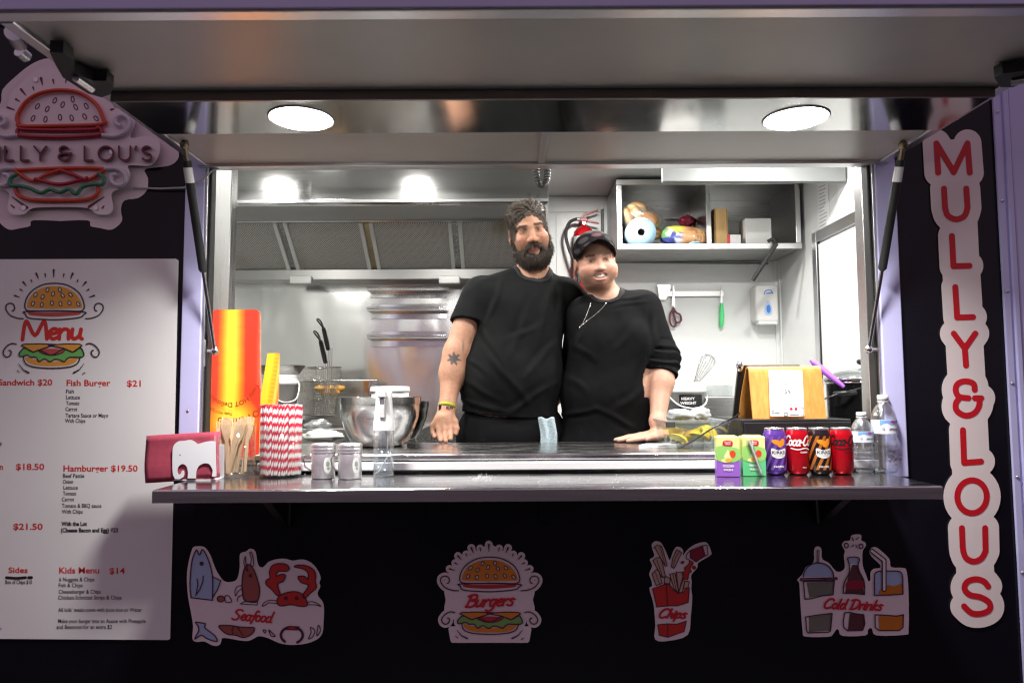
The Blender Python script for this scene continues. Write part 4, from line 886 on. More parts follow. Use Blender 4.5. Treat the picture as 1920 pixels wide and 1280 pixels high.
def on_shelf(px, py): q = PZ(px, py, SHZ); return Vector((q.x, q.y, SHZ + .0005))
def on_counter(px, py, z=1.208): q = PZ(px, py, z); return Vector((q.x, q.y, z + .0005))
CANLID = mat('can_lid_alu', (.72, .72, .72), .25, 1)
def can(loc, m, label, art):
    t = thing('drink_can', label, 'can', loc, group='drink cans on the shelf')
    R, H = .0335, .139
    part('body', MB().lathe([(.0005, .004), (.022, .003), (.0255, 0), (.029, .006), (R, .014), (R, H - .022), (.0318, H - .016), (.0285, H - .006)], 40), m, t, world=False)
    part('rim', MB().lathe([(.0285, H - .006), (.0290, H - .001), (.0282, H), (.0268, H - .001), (.0262, H - .005), (.0005, H - .005)], 40), CANLID, t, world=False)
    part('pull_tab', MB().box(-.008, .008, -.013, .010, H - .0048, H - .0030, .0006), CANLID, t, world=False)
    for nm, me, mm in art(R): part(nm, me, mm, t, world=False)
def ink(n, c=(.5, .5, .5), r=.35, metal=0.): return mat('print_' + n, c, r, metal)
def wcut(shapes, R, z0, off=.0004, cell=.0016, merge=False):
    v, f = cut(shapes, cell, merge=merge); return flat_mesh((v, f), (lambda vv, t: wrap_map(R, z0)(vv, off)))
def kirks(dark, stripe, sub, fruit):
    def art(R):
        st = [('p', [(u, -.016), (u + .009, -.016), (u + .009 + .045, -.116), (u + .045, -.116)]) for u in np.arange(-.085, .05, .020)]
        st = [('p', [(p[0], p[1] + .0) for p in q[1]]) for q in st]
        yield 'stripe_print', wcut(st, R, 0., .0004), stripe
        yield 'fruit_print', wcut([('e', (-.006, -.098, .014, .007, .3)), ('e', (.012, -.098, .008, .011, .2)), ('e', (.004, -.088, .007, .005, 0))], R, 0, .0007), fruit
        sh = [('p', sm([(-.020, -.080), (0, -.074), (.021, -.080), (.0225, -.066), (.018, -.056), (0, -.050), (-.018, -.056), (-.0215, -.066)], True, 4))]
        yield 'label_print', wcut(sh, R, 0, .0009), ink('label_white', (.82, .82, .80))
        yield 'lettering', text_cyl('KIRKS', .038, .0095, R, .0635, bold=.02, off=.0013), ink('ink_black', (.01, .01, .012))
        yield 'lettering', text_cyl(sub, .030, .0052, R, .0235, bold=.03, off=.0010), ink('label_white')
        yield 'lettering', text_cyl('OLD FASHIONED', .022, .0022, R, .0575, bold=.0, off=.0013), ink('ink_black')
    return art
def cola(letter, sub, subw):
    def art(R):
        w_ = [('s', [(q[0] * 1., q[1]) for q in p], wd) for _, p, wd in script('Coca-Cola', -.052, .052, -.116, -.088, .0046, .25, .0)]
        w_ += [('s', sm([(-.030, -.080), (-.010, -.076), (.012, -.080), (.034, -.074)]), .003)]
        yield 'lettering', wcut(w_, R, 0., .0006, .0009), letter
        yield 'lettering', text_cyl(sub, subw, .0045, R, .066, bold=.03, a0=.25, off=.0008), letter
        yield 'lettering', text_cyl('375mL', .013, .0035, R, .022, bold=.02, a0=.25, off=.0008), letter
    return art
purp = mat('can_purple', S((104, 66, 165)), .28, .55, var=.12, vscale=30); redc = mat('can_red', S((196, 12, 30)), .26, .45); blk = mat('can_black', S((38, 26, 28)), .28, .4)
can(on_shelf(1454, 889), purp, 'purple soft drink can with an orange fruit print, leftmost can', kirks(purp, ink('lilac', S((140, 96, 200)), .3, .5), 'PASITO', ink('fruit', S((240, 140, 40)))))
can(on_shelf(1496, 889), redc, 'red cola can with white script, between the two patterned cans', cola(ink('label_white'), 'CLASSIC', .024))
can(on_shelf(1537.5, 889), blk, 'dark can with orange diagonal stripes and white label', kirks(blk, ink('amber', S((205, 125, 55)), .3, .5), 'KOLA BEER', ink('fruit')))
can(on_shelf(1579, 888.5), redc, 'red cola can with black script beside the small water bottle', cola(ink('ink_black'), 'ZERO SUGAR', .026))

# ---- juice boxes
def juice(loc, rz, low, label, txt, straw):
    t = thing('juice_box', label, 'juice box', loc, rz, group='juice boxes on the shelf')
    w_, d_, h_ = .033, .022, .116
    part('carton', MB().box(-w_, w_, -d_, d_, 0, h_, .002), ink('carton_lime', S((226, 232, 150))), t, world=False)
    part('lower_print', MB().box(-w_ - .0004, w_ + .0004, -d_ - .0004, d_ + .0004, .001, .048), low, t, world=False)
    part('top_flap', MB().prism([(-w_ + .002, h_ + .0002), (w_ - .002, h_ + .0002), (w_ - .01, h_ + .004), (-w_ + .01, h_ + .004)], -.004, .004), ink('carton_lime'), t, world=False)
    fm = lambda vv, tt: np.stack([vv[:, 0], np.full(len(vv), -d_ - .0009), -vv[:, 1]], 1)
    fm2 = lambda vv, tt: np.stack([vv[:, 0], np.full(len(vv), -d_ - .0013), -vv[:, 1]], 1)
    fm3 = lambda vv, tt: np.stack([vv[:, 0], np.full(len(vv), -d_ - .0017), -vv[:, 1]], 1)
    C = .0015
    part('leaf_print', flat_mesh(cut([('p', sm([(-.032, -.086), (0, -.088), (.032, -.080), (.032, -.050), (0, -.040), (-.032, -.050)], True, 4))], C), fm), ink('leaf_green', S((150, 205, 110))), t, world=False)
    part('badge_print', flat_mesh(cut([('p', sm([(-.013, -.103), (0, -.106), (.013, -.103), (.013, -.092), (0, -.089), (-.013, -.092)], True, 4))], C), fm2), ink('badge_red', S((205, 35, 55))), t, world=False)
    part('fruit_print', flat_mesh(cut([('e', (.013, -.066, .009, .0105, 0))], C), fm2), ink('apple_red', S((220, 70, 40))), t, world=False)
    part('fruit_print', flat_mesh(cut([('p', [(-.012, -.058), (.000, -.080), (.010, -.052), (-.004, -.050)]), ('e', (-.004, -.047, .016, .006, 0))], C), fm2), ink('pine_cream', S((245, 235, 170))), t, world=False)
    part('fruit_print', flat_mesh(cut([('e', (.002, -.049, .011, .0055, 0))], C), fm3), ink('pine_gold', S((240, 180, 60))), t, world=False)
    lst = [text_fit(s, -x, x, y, hh, bold=.03) for s, x, y, hh in ((txt[0], .016, -.028, .0062), (txt[1], .013, -.017, .0062))] + [text_fit('GOLDEN', -.009, .009, -.0985, .0036, bold=.02), text_fit('CIRCLE', -.008, .008, -.0935, .0036, bold=.02)]
    part('lettering', flat_mesh(join_vf(lst), fm3), ink('label_white'), t, world=False)
    if straw:
        part('straw', MB().cyl((-.014, -d_ - .0045, .104), (.018, -d_ - .0045, .010), .0024, n=10).cyl((-.005, -d_ - .0045, .104), (-.0045, -d_ - .0045, .072), .0018, n=8), mat('straw_white', (.85, .85, .85), .3), t, world=False)
        part('straw_sleeve', MB().prism([(-.021, .110), (-.008, .110), (.026, .006), (.013, .004)], -d_ - .0078, -d_ - .0016), thin('film_clear', haze=.08), t, world=False)
juice(on_shelf(1364, 892), rad(-9), ink('juice_purple', S((150, 95, 195))), 'yellow and purple juice box, nearest to the counter', ('GOLDEN', 'PASH'), False)
juice(on_shelf(1411, 891), rad(-3), ink('juice_green', S((95, 200, 130))), 'yellow and green juice box with a straw stuck on its front', ('TROPICAL', 'PUNCH'), True)

# ---- water bottles
def bottle(loc, R, H, label):
    t = thing('water_bottle', label, 'bottle', loc, group='water bottles on the shelf')
    pr = [(.0005, .006), (R * .5, .004), (R * .82, 0), (R * .97, .006), (R, .02)]
    z0 = .03
    for i in range(5): pr += [(R, z0 + i * H * .055), (R * .955, z0 + (i + .5) * H * .055)]
    pr += [(R * .90, H * .44), (R * .985, H * .48), (R * .985, H * .70), (R * .93, H * .75), (R * .7, H * .83), (R * .42, H * .89), (R * .36, H * .91), (R * .36, H * .93)]
    part('body', MB().lathe(pr, 36), WATER, t, world=False)
    part('neck_ring', MB().lathe([(R * .36, H * .905), (R * .47, H * .908), (R * .47, H * .916), (R * .36, H * .919)], 28), WHITEPL, t, world=False)
    part('cap', MB().lathe([(R * .37, H * .922), (R * .45, H * .923), (R * .45, H * .990), (R * .40, H), (.0005, H)], 36), WHITEPL, t, world=False)
    RL = R * .985 + .0007
    part('label_band', MB().lathe([(RL, H * .50), (RL, H * .68)], 36), mat('label_white_film', (.80, .82, .86), .35, alpha=.92), t, world=False)
    part('label_print', flat_mesh(cut([('p', sm([(-R * .8, -H * .60), (-R * .3, -H * .64), (R * .2, -H * .615), (R * .9, -H * .65), (R * .9, -H * .675), (-R * .8, -H * .675)], False, 4))], .0025, merge=False), lambda vv, tt: wrap_map(RL, 0.)(vv, .0006)), ink('water_blue', S((120, 165, 225))), t, world=False)
    part('label_print', flat_mesh(cut([('e', (R * .25, -H * .655, R * .22, H * .014, 0))], .0015, merge=False), lambda vv, tt: wrap_map(RL, 0.)(vv, .0010)), ink('badge_red'), t, world=False)
    part('lettering', text_cyl('SPRING', R * .85, H * .028, RL, H * .545, bold=.02, a0=.35), ink('navy', S((40, 50, 90))), t, world=False)
    part('lettering', text_cyl('O', R * .2, H * .035, RL, H * .543, bold=.02, a0=-.5), ink('navy'), t, world=False)
bottle(on_shelf(1619, 884), .0325, .183, 'short clear water bottle beside the red can')
bottle(on_shelf(1661, 884.5), .0365, .236, 'tall clear water bottle at the end of the shelf by the frame')

# ---- steel shakers
def shaker(loc, label, ra):
    t = thing('salt_shaker', label, 'shaker', loc, ra, group='steel shakers on the shelf')
    R, H = .0345, .104
    SHK = mat('shaker_steel', (.84, .83, .83), .30, .9, rvar=.05, vscale=10)
    part('body', MB().lathe([(.0005, .001), (R - .003, 0), (R, .003), (R, H * .70), (R - .001, H * .715)], 40), SHK, t, world=False)
    part('lid', MB().lathe([(R + .0008, H * .72), (R + .0012, H * .76), (R + .0004, H * .77), (R + .0012, H * .79), (R + .0012, H * .86), (R + .0002, H * .87), (R + .0012, H * .89), (R + .0012, H * .95), (R - .003, H * .985), (.012, H), (.0005, H)], 40), SHK, t, world=False)
    a = rad(200); c, s = math.cos(a), math.sin(a)
    part('handle', MB().tube([(c * r, s * r, z) for r, z in ((R - .001, .070), (R + .014, .070), (R + .022, .058), (R + .018, .035), (R - .001, .022))], .0022, 8), CHROME, t, world=False)
    part('label', flat_mesh(cut([('p', sm([(-.006, -.062), (.006, -.062), (.012, -.050), (.012, -.030), (.004, -.018), (-.006, -.020), (-.011, -.034), (-.011, -.050)], True, 4))], .002, merge=False), lambda vv, tt: wrap_map(R, 0., rad(35))(vv, .0007)), mat('label_paper', (.78, .80, .78), .5), t, world=False)
    part('label_print', flat_mesh(cut([('e', (0, -.045, .005, .007, 0)), ('e', (.002, -.032, .004, .003, 0))], .0012, merge=False), lambda vv, tt: wrap_map(R, 0., rad(35))(vv, .0012)), ink('sage', S((150, 165, 140))), t, world=False)
shaker(on_shelf(606, 896), 'steel shaker with a side handle, next to the straws', 0)
shaker(on_shelf(656, 896.5), 'steel shaker standing beside the spray bottle', rad(8))

# ---- spray bottle
t = thing('spray_bottle', 'clear spray bottle with a tall white head', 'spray bottle', on_shelf(719, 893))
part('bottle', MB().lathe([(.0005, .003), (.026, .001), (.0305, .003), (.031, .010), (.031, .128), (.030, .140), (.028, .146)], 36), thin('spray_clear', (.95, .97, .98), .10, .06, haze=.05), t, world=False)
part('liquid', MB().lathe([(.0005, .006), (.0285, .006), (.0288, .082), (.0005, .083)], 32), thin('spray_liquid', (.86, .90, .93), .06, .02, haze=.03), t, world=False)
part('shoulder', MB().lathe([(.0315, .138), (.0318, .146), (.031, .165), (.0265, .200), (.024, .235), (.0255, .254), (.022, .262), (.0005, .263)], 36), WHITEPL, t, world=False)
part('nozzle', MB().box(-.012, .012, -.050, -.02, .236, .258, .004), WHITEPL, t, world=False)
part('trigger', MB().prism([(-.024, .236), (-.034, .232), (-.040, .205), (-.036, .178), (-.030, .180), (-.032, .205)], -.007, .007, axis='X'), WHITEPL, t, world=False)
part('dip_tube', MB().tube([(-.002, 0, .19), (.010, .0, .11), (.012, 0, .06), (-.010, -.006, .018), (-.022, -.012, .010)], .0022, 8), WHITEPL, t, world=False)

# ---- straws in a clear cup
sl = on_shelf(526, 892)
def cup(name, label, loc, R, H, m, wall=.002):
    t = thing(name, label, 'cup', loc)
    part('wall', MB().lathe([(.0005, .0), (R - .002, 0), (R, .003), (R + .001, H), (R + .001 - wall, H), (R - wall, .005), (.0005, .004)], 44), m, t, world=False)
    return t
cup('straw_cup', 'round clear cup packed with striped straws', sl, .0630, .150, thin('cup_clear', (.98, .99, .99), .025, .05, haze=.0, edge=.28))
sm1 = MB().lathe([(.0033, 0), (.0033, .208)], 8).lathe([(.0026, .208), (.0026, .0)], 8); straw_me = None
smt = mat('paper_straw', (.82, .80, .78), .6)
n = smt.node_tree.nodes; l = smt.node_tree.links; tc = n.new('ShaderNodeTexCoord'); sep = n.new('ShaderNodeSeparateXYZ'); l.new(tc.outputs['Object'], sep.inputs[0])
at = n.new('ShaderNodeMath'); at.operation = 'ARCTAN2'; l.new(sep.outputs[1], at.inputs[0]); l.new(sep.outputs[0], at.inputs[1])
ml = n.new('ShaderNodeMath'); ml.operation = 'MULTIPLY_ADD'; ml.inputs[1].default_value = -2 * PI / .026; l.new(sep.outputs[2], ml.inputs[0]); l.new(at.outputs[0], ml.inputs[2])
sn = n.new('ShaderNodeMath'); sn.operation = 'SINE'; l.new(ml.outputs[0], sn.inputs[0])
rp = n.new('ShaderNodeMapRange'); rp.inputs[1].default_value = -.02; rp.inputs[2].default_value = .14; l.new(sn.outputs[0], rp.inputs[0])
mx = n.new('ShaderNodeMix'); mx.data_type = 'RGBA'; mx.inputs[6].default_value = (.84, .81, .78, 1); mx.inputs[7].default_value = (*S((205, 28, 62)), 1); l.new(rp.outputs[0], mx.inputs[0]); l.new(mx.outputs[2], n['Principled BSDF'].inputs['Base Color'])
me = sm1.mesh(); me.materials.append(smt)
k = 0
for ring, (rr, cnt) in enumerate(((.0570, 52), (.0500, 44), (.0430, 38), (.0360, 32), (.0290, 25), (.022, 19), (.015, 13), (.008, 7))):
    for i in range(cnt):
        a = 2 * PI * i / cnt + ring * .1 + random.uniform(-.015, .015)
        o = bpy.data.objects.new('paper_straw', me); col.objects.link(o)
        o.location = sl + Vector((math.cos(a) * rr, math.sin(a) * rr, .0055 + random.uniform(0, .004)))
        # straws lean sideways along the wall like a loose twist
        o.rotation_euler = (random.uniform(-.012, .012), random.uniform(-.012, .012), a * 1.0 + random.uniform(-.4, .4))
        o['label'] = 'red and white striped paper straw in the clear cup'; o['category'] = 'straw'; o['group'] = 'paper straws in the cup'; k += 1

# ---- wooden cutlery in a clear cup
cl = on_shelf(441, 893)
cup('cutlery_cup', 'tapered clear cup holding wooden forks and knives', cl, .058, .158, MATS['cup_clear'])
wood = mat('birch_wood', S((222, 190, 150)), .6, var=.14, vscale=14, stretch=(30, 30, 2), bump=.1, bscale=30)
fk = [(-.004, 0), (.004, 0), (.0055, .095), (.0125, .118), (.0135, .160), (.0105, .165), (.0095, .140), (.0055, .140), (.0045, .166), (.0020, .166), (.0012, .140), (-.0012, .140), (-.0020, .166), (-.0045, .166), (-.0055, .140), (-.0095, .140), (-.0105, .165), (-.0135, .160), (-.0125, .118), (-.0055, .095)]
kn = [(-.005, 0), (.005, 0), (.006, .08), (.0085, .10), (.0085, .150), (.002, .166), (-.005, .155), (-.006, .09)]
fme = MB().prism(fk, -.0008, .0008).mesh(); kme = MB().prism(kn, -.0008, .0008).mesh()
for q in (fme, kme): q.materials.append(wood)
cut_list = [(-.012, -.046, -.10, 6, 'f', 0), (.016, -.040, .42, 20, 'f', 10), (.030, -.030, .30, -10, 'k', -20), (-.030, -.034, -.16, 4, 'f', 20), (.038, -.010, .24, 5, 'k', 50), (.004, -.030, .26, 10, 'k', 5), (.022, -.020, .46, 30, 'k', 15), (-.040, -.010, -.1, 2, 'k', 60), (.010, .010, .12, 0, 'f', -20), (-.015, .012, .05, -5, 'f', 25), (.03, .02, .2, 3, 'f', 0), (-.03, .022, -.15, -3, 'f', 5), (.0, .035, .1, -8, 'f', 12), (.042, -.018, .10, 2, 'f', 35), (-.022, -.020, .10, 8, 'f', -12), (.012, -.046, .36, 4, 'k', 0)]
for i, (x, y, lean, tw, kd, rz) in enumerate(cut_list):
    L_ = .166
    o = bpy.data.objects.new('wooden_fork' if kd == 'f' else 'wooden_knife', fme if kd == 'f' else kme); col.objects.link(o)
    lean *= .55
    o.location = cl + Vector((x * .95 - math.sin(lean) * L_ * .55, y * .9, .0065 + .01 * random.random())); o.rotation_euler = (rad(tw) * .18, lean, rad(rz))
    o['label'] = 'pale wooden disposable ' + ('fork' if kd == 'f' else 'knife') + ' in the clear cup'; o['category'] = 'fork' if kd == 'f' else 'knife'; o['group'] = 'wooden cutlery in the cup'

# ---- napkins in the elephant holder
nb = on_shelf(345, 899)
t = thing('napkin_holder', 'white elephant shaped napkin holder', 'napkin holder', nb)
Te = lambda p: (260 + p[0] * .2604, 740 + p[1] * .2604)
ele = sm([(262, 605), (245, 560), (243, 440), (250, 370), (285, 335), (330, 330), (375, 323), (410, 340), (428, 352), (470, 340), (520, 332), (555, 335)], False, 4) + [(560, 585), (528, 588)] + sm([(533, 540), (510, 500), (475, 492), (435, 510), (415, 555), (414, 600)], False, 4) + [(352, 600)] + sm([(355, 560), (345, 515), (315, 497), (288, 515), (280, 550), (290, 572), (305, 565), (312, 545), (328, 548), (325, 585), (295, 606)], False, 4)
fy = nb.y - .028
def emap(v, tt):
    o = PA(v, fy + tt); return o
holder_m = mat('holder_white', (.82, .83, .84), .3)
part('front_plate', flat_mesh(cut(tf([('p', ele), ('h', arc(297, 433, 5, 5, 0, 360, 10))], Te, .2604), .7), emap, .004), holder_m, t)
xa, xb = P(322, 890, fy).x, P(404, 890, fy).x
part('base_plate', MB().box(xa + .004, xb, fy + .0045, fy + .06, SHZ + .0006, SHZ + .0035), holder_m, t)
part('back_plate', MB().box(xa + .004, xb, fy + .0605, fy + .0635, SHZ + .0006, SHZ + .10, .001), holder_m, t)
nap = mat('napkin_burgundy', S((165, 62, 82)), .85, var=.12, vscale=60, sheen=.2)
x0, x1 = P(277, 890, fy + .02).x, P(404, 890, fy + .02).x
for i in range(14):
    b = bmesh.new(); bmesh.ops.create_grid(b, x_segments=14, y_segments=8, size=.5)
    dz0, dz1 = random.uniform(-.004, .004), random.uniform(-.003, .003); y = fy + .0055 + i * .0038; ph = random.uniform(0, 6)
    for v in b.verts:
        u, w_ = v.co.x + .5, v.co.y + .5
        sag = .02 * max(0, .45 - u) * (1 - w_)
        v.co = Vector((x0 + (x1 - x0) * u - .004 * math.sin(w_ * 3) + dz0 * .5, y + .0012 * math.sin(u * 9 + ph) * (1 - u) + .0015 * math.sin(w_ * 7 + ph), SHZ + .001 + (.122 + .010 * u + dz1) * w_ - (.012 * (1 - u) * (1 - w_) if i < 15 else 0) + .004))
    g = bmesh.ops.extrude_face_region(b, geom=b.faces[:])
    for v in [q for q in g['geom'] if isinstance(q, bmesh.types.BMVert)]: v.co.y += .0026
    bmesh.ops.recalc_face_normals(b, faces=b.faces[:])
    me = bpy.data.meshes.new('m'); b.to_mesh(me); b.free(); me.polygons.foreach_set('use_smooth', [True] * len(me.polygons))
    solo('paper_napkin', me, nap, 'burgundy folded paper napkin standing in the elephant holder', 'napkin', 'napkins in the holder', origin=(x0, y, SHZ))

# spilt salt on the shelf
cr_ = MB()
for i in range(150):
    q = PZ(random.gauss(905, 14) if i < 80 else random.uniform(560, 1320), random.gauss(896, 3.2) if i < 80 else random.uniform(889, 905), SHZ); r_ = random.uniform(.0006, .0014)
    cr_.box(q.x - r_, q.x + r_, q.y - r_, q.y + r_, SHZ + .0002, SHZ + .0002 + r_ * 1.5)
solo('salt_crumbs', cr_, mat('salt_white', (.85, .85, .84), .5), 'spilt white salt grains on the steel shelf', 'crumbs', kind='stuff')
# ================================================================ chip cartons behind the frame
cm = mat('chip_carton_print', (.8, .2, .05), .4, coat=.2)
n = cm.node_tree.nodes; l = cm.node_tree.links; tc = n.new('ShaderNodeTexCoord'); sep = n.new('ShaderNodeSeparateXYZ'); l.new(tc.outputs['Object'], sep.inputs[0])
def mth2(op, a, b=None, c=None):
    q = n.new('ShaderNodeMath'); q.operation = op
    for i, v in enumerate((a, b, c)):
        if v is None: continue
        if isinstance(v, (int, float)): q.inputs[i].default_value = v
        else: l.new(v, q.inputs[i])
    return q.outputs[0]
band = mth2('SUBTRACT', 1., mth2('DIVIDE', mth2('ABSOLUTE', mth2('ADD', sep.outputs[0], .012)), .062))
zz = mth2('SUBTRACT', sep.outputs[2], .115); xx = mth2('ADD', sep.outputs[0], .005)
rr_ = mth2('SQRT', mth2('ADD', mth2('MULTIPLY', xx, xx), mth2('MULTIPLY', zz, zz)))
blob = mth2('SUBTRACT', 1.12, mth2('DIVIDE', rr_, .105))
f_ = mth2('MAXIMUM', band, blob)
rp = n.new('ShaderNodeValToRGB'); l.new(f_, rp.inputs[0]); e = rp.color_ramp.elements
e[0].position = .22; e[0].color = (*S((240, 62, 34)), 1); e[1].position = .80; e[1].color = (*S((240, 222, 60)), 1)
q = e.new(.48); q.color = (*S((250, 140, 30)), 1)
l.new(rp.outputs[0], n['Principled BSDF'].inputs['Base Color'])
carton_edge = mat('carton_board_edge', S((255, 190, 160)), .6)
def carton_mesh(w_, h_, r, th=.0024):
    pts = [(-w_, 0), (w_, 0)] + [(w_ - r + r * math.cos(a), h_ - r + r * math.sin(a)) for a in np.linspace(0, PI / 2, 7)] + [(-w_ + r - r * math.sin(a), h_ - r + r * math.cos(a)) for a in np.linspace(0, PI / 2, 7)]
    me = MB().prism(pts, 0, th).mesh(); me.materials.append(cm); me.materials.append(carton_edge)
    for p_ in me.polygons:
        if abs(p_.normal.y) < .5: p_.material_index = 1
    return me
c_bl, c_tr = P(389, 838, .13), P(489, 838, .13); cw = (c_tr.x - c_bl.x) / 2; cx = (c_tr.x + c_bl.x) / 2
h0 = P(440, 718, .13).z - 1.193
cme = carton_mesh(cw, h0, .022)
N = 27
ztop = P(440, 580, .13 + N * .0052).z
front = None
for i in range(N):
    o = bpy.data.objects.new('chip_carton', cme); col.objects.link(o); f = i / (N - 1)
    o.location = (P(389, 700, .13 + i * .0052).x + cw + .003 * f, .13 + i * .0052, 1.1935 + (ztop - 1.1935 - h0) * f); o.rotation_euler = (rad(-2), random.uniform(-.004, .004), 0)
    o['label'] = 'orange and yellow flat chip carton in the tall leaning stack' if i else 'foremost orange chip carton of the tall stack, with curved brown slogans'
    o['category'] = 'carton'; o['group'] = 'stacked chip cartons'
    if i == 0: front = o
def arch(s, R, a_mid, size, cx_, cz_, Y):
    v, f = text_np(s, size=1., bold=.012); k = size
    x = (v[:, 0] - v[:, 0].mean()) * k; y = v[:, 1] * k
    a = x / R; r = R + y
    px_ = r * np.sin(a); pz_ = r * np.cos(a)
    ca, sa = math.cos(a_mid), math.sin(a_mid)
    return mesh_from(np.stack([cx_ + px_ * ca + pz_ * sa, np.full(len(x), Y), cz_ - px_ * sa + pz_ * ca], 1), f)
brn = ink('carton_brown', S((170, 60, 20)))
for s, R, am, sz, cz_ in (('Tasty HOT Delicious', .085, rad(170), .0215, .262), ('HOT Delicio', .150, rad(172), .030, .275), ('Tasty HOT Delicious', .118, rad(203), .012, .262)):
    part('slogan', arch(s, R, am, sz, -.012, cz_, -.0008), brn, front, world=False)
part('slogan', mesh_from(*(lambda vf: (np.stack([vf[0][:, 0], np.full(len(vf[0]), -.0008), vf[0][:, 1]], 1), vf[1]))(text_fit('nuoy', -cw + .002, -cw + .022, .02, -.013, bold=.03))), ink('carton_yellow', S((250, 225, 90))), front, world=False)
s2 = carton_mesh(.022, .17, .006)
for i in range(12):
    o = bpy.data.objects.new('chip_carton', s2); col.objects.link(o); a, b = P(498, 800, .30), P(498, 662, .36)
    o.location = (a.x + .0004 * i, .30 + i * .005, 1.209 + (b.z - .17 - 1.209) * i / 11); o.rotation_euler = (0, 0, rad(8)); o.scale = (1, 1, 1)
    o['label'] = 'narrow chip carton in the short stack beside the tall one'; o['category'] = 'carton'; o['group'] = 'short stack of chip cartons'

# ================================================================ things on the counter
def bowl(loc, R, H, m, name, label):
    t = thing(name, label, 'bowl', loc)
    pr = [(.0005, 0), (R * .52, 0), (R * .66, .008), (R * .82, H * .30), (R * .93, H * .58), (R * .97, H * .86), (R * .985, H * .86), (R * .985, H * .985), (R * 1.035, H * .99), (R * 1.035, H), (R * .975, H), (R * .955, H * .86), (R * .92, H * .58), (R * .80, H * .30), (R * .60, .012), (.0005, .006)]
    part('shell', MB().lathe(pr, 64), m, t, world=False); return t
BOWLM = mat('bowl_steel', (.64, .64, .63), .16, 1, rvar=.05, vscale=5)
b1 = on_counter(712, 836); bowl(b1, .150, .178, BOWLM, 'mixing_bowl', 'large shiny steel mixing bowl behind the spray bottle')
b2 = on_counter(737, 824); bowl(b2, .148, .156, mat('bowl_steel_dark', (.22, .21, .20), .22, 1), 'mixing_bowl', 'dark steel bowl standing just behind the shiny mixing bowl')
def tub(loc, R, H, label, name='plastic_tub', lid=True):
    t = thing(name, label, 'tub', loc)
    part('body', MB().lathe([(.0005, 0), (R * .84, 0), (R * .86, .004), (R * .97, H - .012), (.0005, H - .011)], 36), WHITEPL, t, world=False)
    if lid: part('lid', MB().lathe([(R * .98, H - .022), (R * 1.03, H - .022), (R * 1.03, H - .012), (R * 1.0, H - .011), (R * 1.0, H - .002), (R * .94, H), (.0005, H - .001)], 36), WHITEPL, t, world=False)
    return t
tub(Vector((P(734, 740, .50).x, .47, 1.2085)), .073, .216, 'white plastic tub with a lid behind the mixing bowl')
# crumpled cloth and plastic bag between straws and bowl
def lumpy(mb, c, r, amp, seed, n=28, m=18, rot=None):
    rg = np.random.default_rng(seed); ks = rg.normal(0, 1, (10, 3)) * 6; ph = rg.uniform(0, 6.28, 10); wts = rg.uniform(.3, 1, 10)
    s0 = len(mb.v); mb.sphere((0, 0, 0), 1, n, m)
    for i in range(s0, len(mb.v)):
        v = np.array(mb.v[i]); d = 1 + amp * float((wts * np.sin(ks @ v * .8 + ph)).sum()) / 3
        w_ = Vector((v[0] * r[0] * d, v[1] * r[1] * d, v[2] * r[2] * d))
        if rot: w_ = rot @ w_
        mb.v[i] = (w_ + Vector(c))[:]
    return mb
q = on_counter(604, 826); solo('folded_cloth', lumpy(MB(), q + Vector((.0, 0, .018)), (.085, .05, .026), .14, 3), mat('cloth_white', (.78, .80, .74), .9), 'crumpled white cloth between the straws and the bowl', 'cloth', origin=q)
q = on_counter(596, 822); solo('plastic_bag', lumpy(MB(), q + Vector((-.005, .02, .052)), (.055, .035, .026), .22, 5), thin('bag_film', (.9, .9, .9), .18, .15, bump=.6, bscale=40, haze=.2), 'clear crumpled plastic bag lying on the white cloth', 'bag', origin=q)
q = on_counter(1220, 838); solo('paper_pad', MB().prism([(P(1190, 829, .5).x - q.x, .03), (.075, .045), (.10, -.035), (-.05, -.05)], .0, .010, axis='Z', M=Matrix.Translation(q)), mat('paper_white', (.86, .86, .86), .7), 'white paper pad on the counter by her hand', 'paper', origin=q)

# cash drawer, bamboo stand with the notice, tablet
cdx0, cdx1 = P(1393, 800, .10).x, P(1600, 800, .10).x
t = thing('cash_drawer', 'low black cash drawer under the bamboo stand', 'cash drawer', ((cdx0 + cdx1) / 2, .26, 1.2085))
zc = P(1450, 786, .10).z
part('case', MB().box(cdx0, cdx1, .112, .44, 1.209, zc, .004), BLACKP, t); part('drawer_front', MB().box(cdx0 + .006, cdx1 - .006, .100, .1115, 1.214, zc - .010, .002), BLACKP, t); part('lock', MB().cyl(((cdx0 + cdx1) / 2, .0995, 1.27), ((cdx0 + cdx1) / 2, .094, 1.27), .008, n=16), ALU, t)
bam = mat('bamboo', S((222, 160, 84)), .42, var=.14, vscale=7, stretch=(16, 16, 1.5), color2=S((200, 132, 62)))
sx0, sx1 = P(1408, 740, .15).x, P(1545, 740, .15).x; zt = P(1470, 686, .17).z
t = thing('display_stand', 'bent bamboo display stand on the cash drawer', 'stand', ((sx0 + sx1) / 2, .2, zc))
pr = sm([(.135, zc + .0005), (.150, zc + .08), (.163, zt - .022), (.172, zt - .004), (.184, zt), (.196, zt - .006), (.212, zt - .03), (.262, zc + .07), (.292, zc + .0005)], False, 5)
pin = sm([(.284, zc + .0005), (.254, zc + .07), (.206, zt - .032), (.194, zt - .012), (.184, zt - .007), (.177, zt - .010), (.170, zt - .026), (.157, zc + .08), (.142, zc + .0005)], False, 5)
part('sheet', MB().prism([tuple(p) for p in pr + pin], sx0, sx1, axis='X'), bam, t)
def onstand(px, py): return P(px, py, .13 + .02 * (783 - py) / 90)
def smap(off):
    def f(v, tt):
        return np.array([tuple(onstand(a, b) + Vector((0, -off, 0))) for a, b in v])
    return f
t = thing('price_notice', 'white printed notice stuck on the bamboo stand', 'notice', onstand(1472, 781))
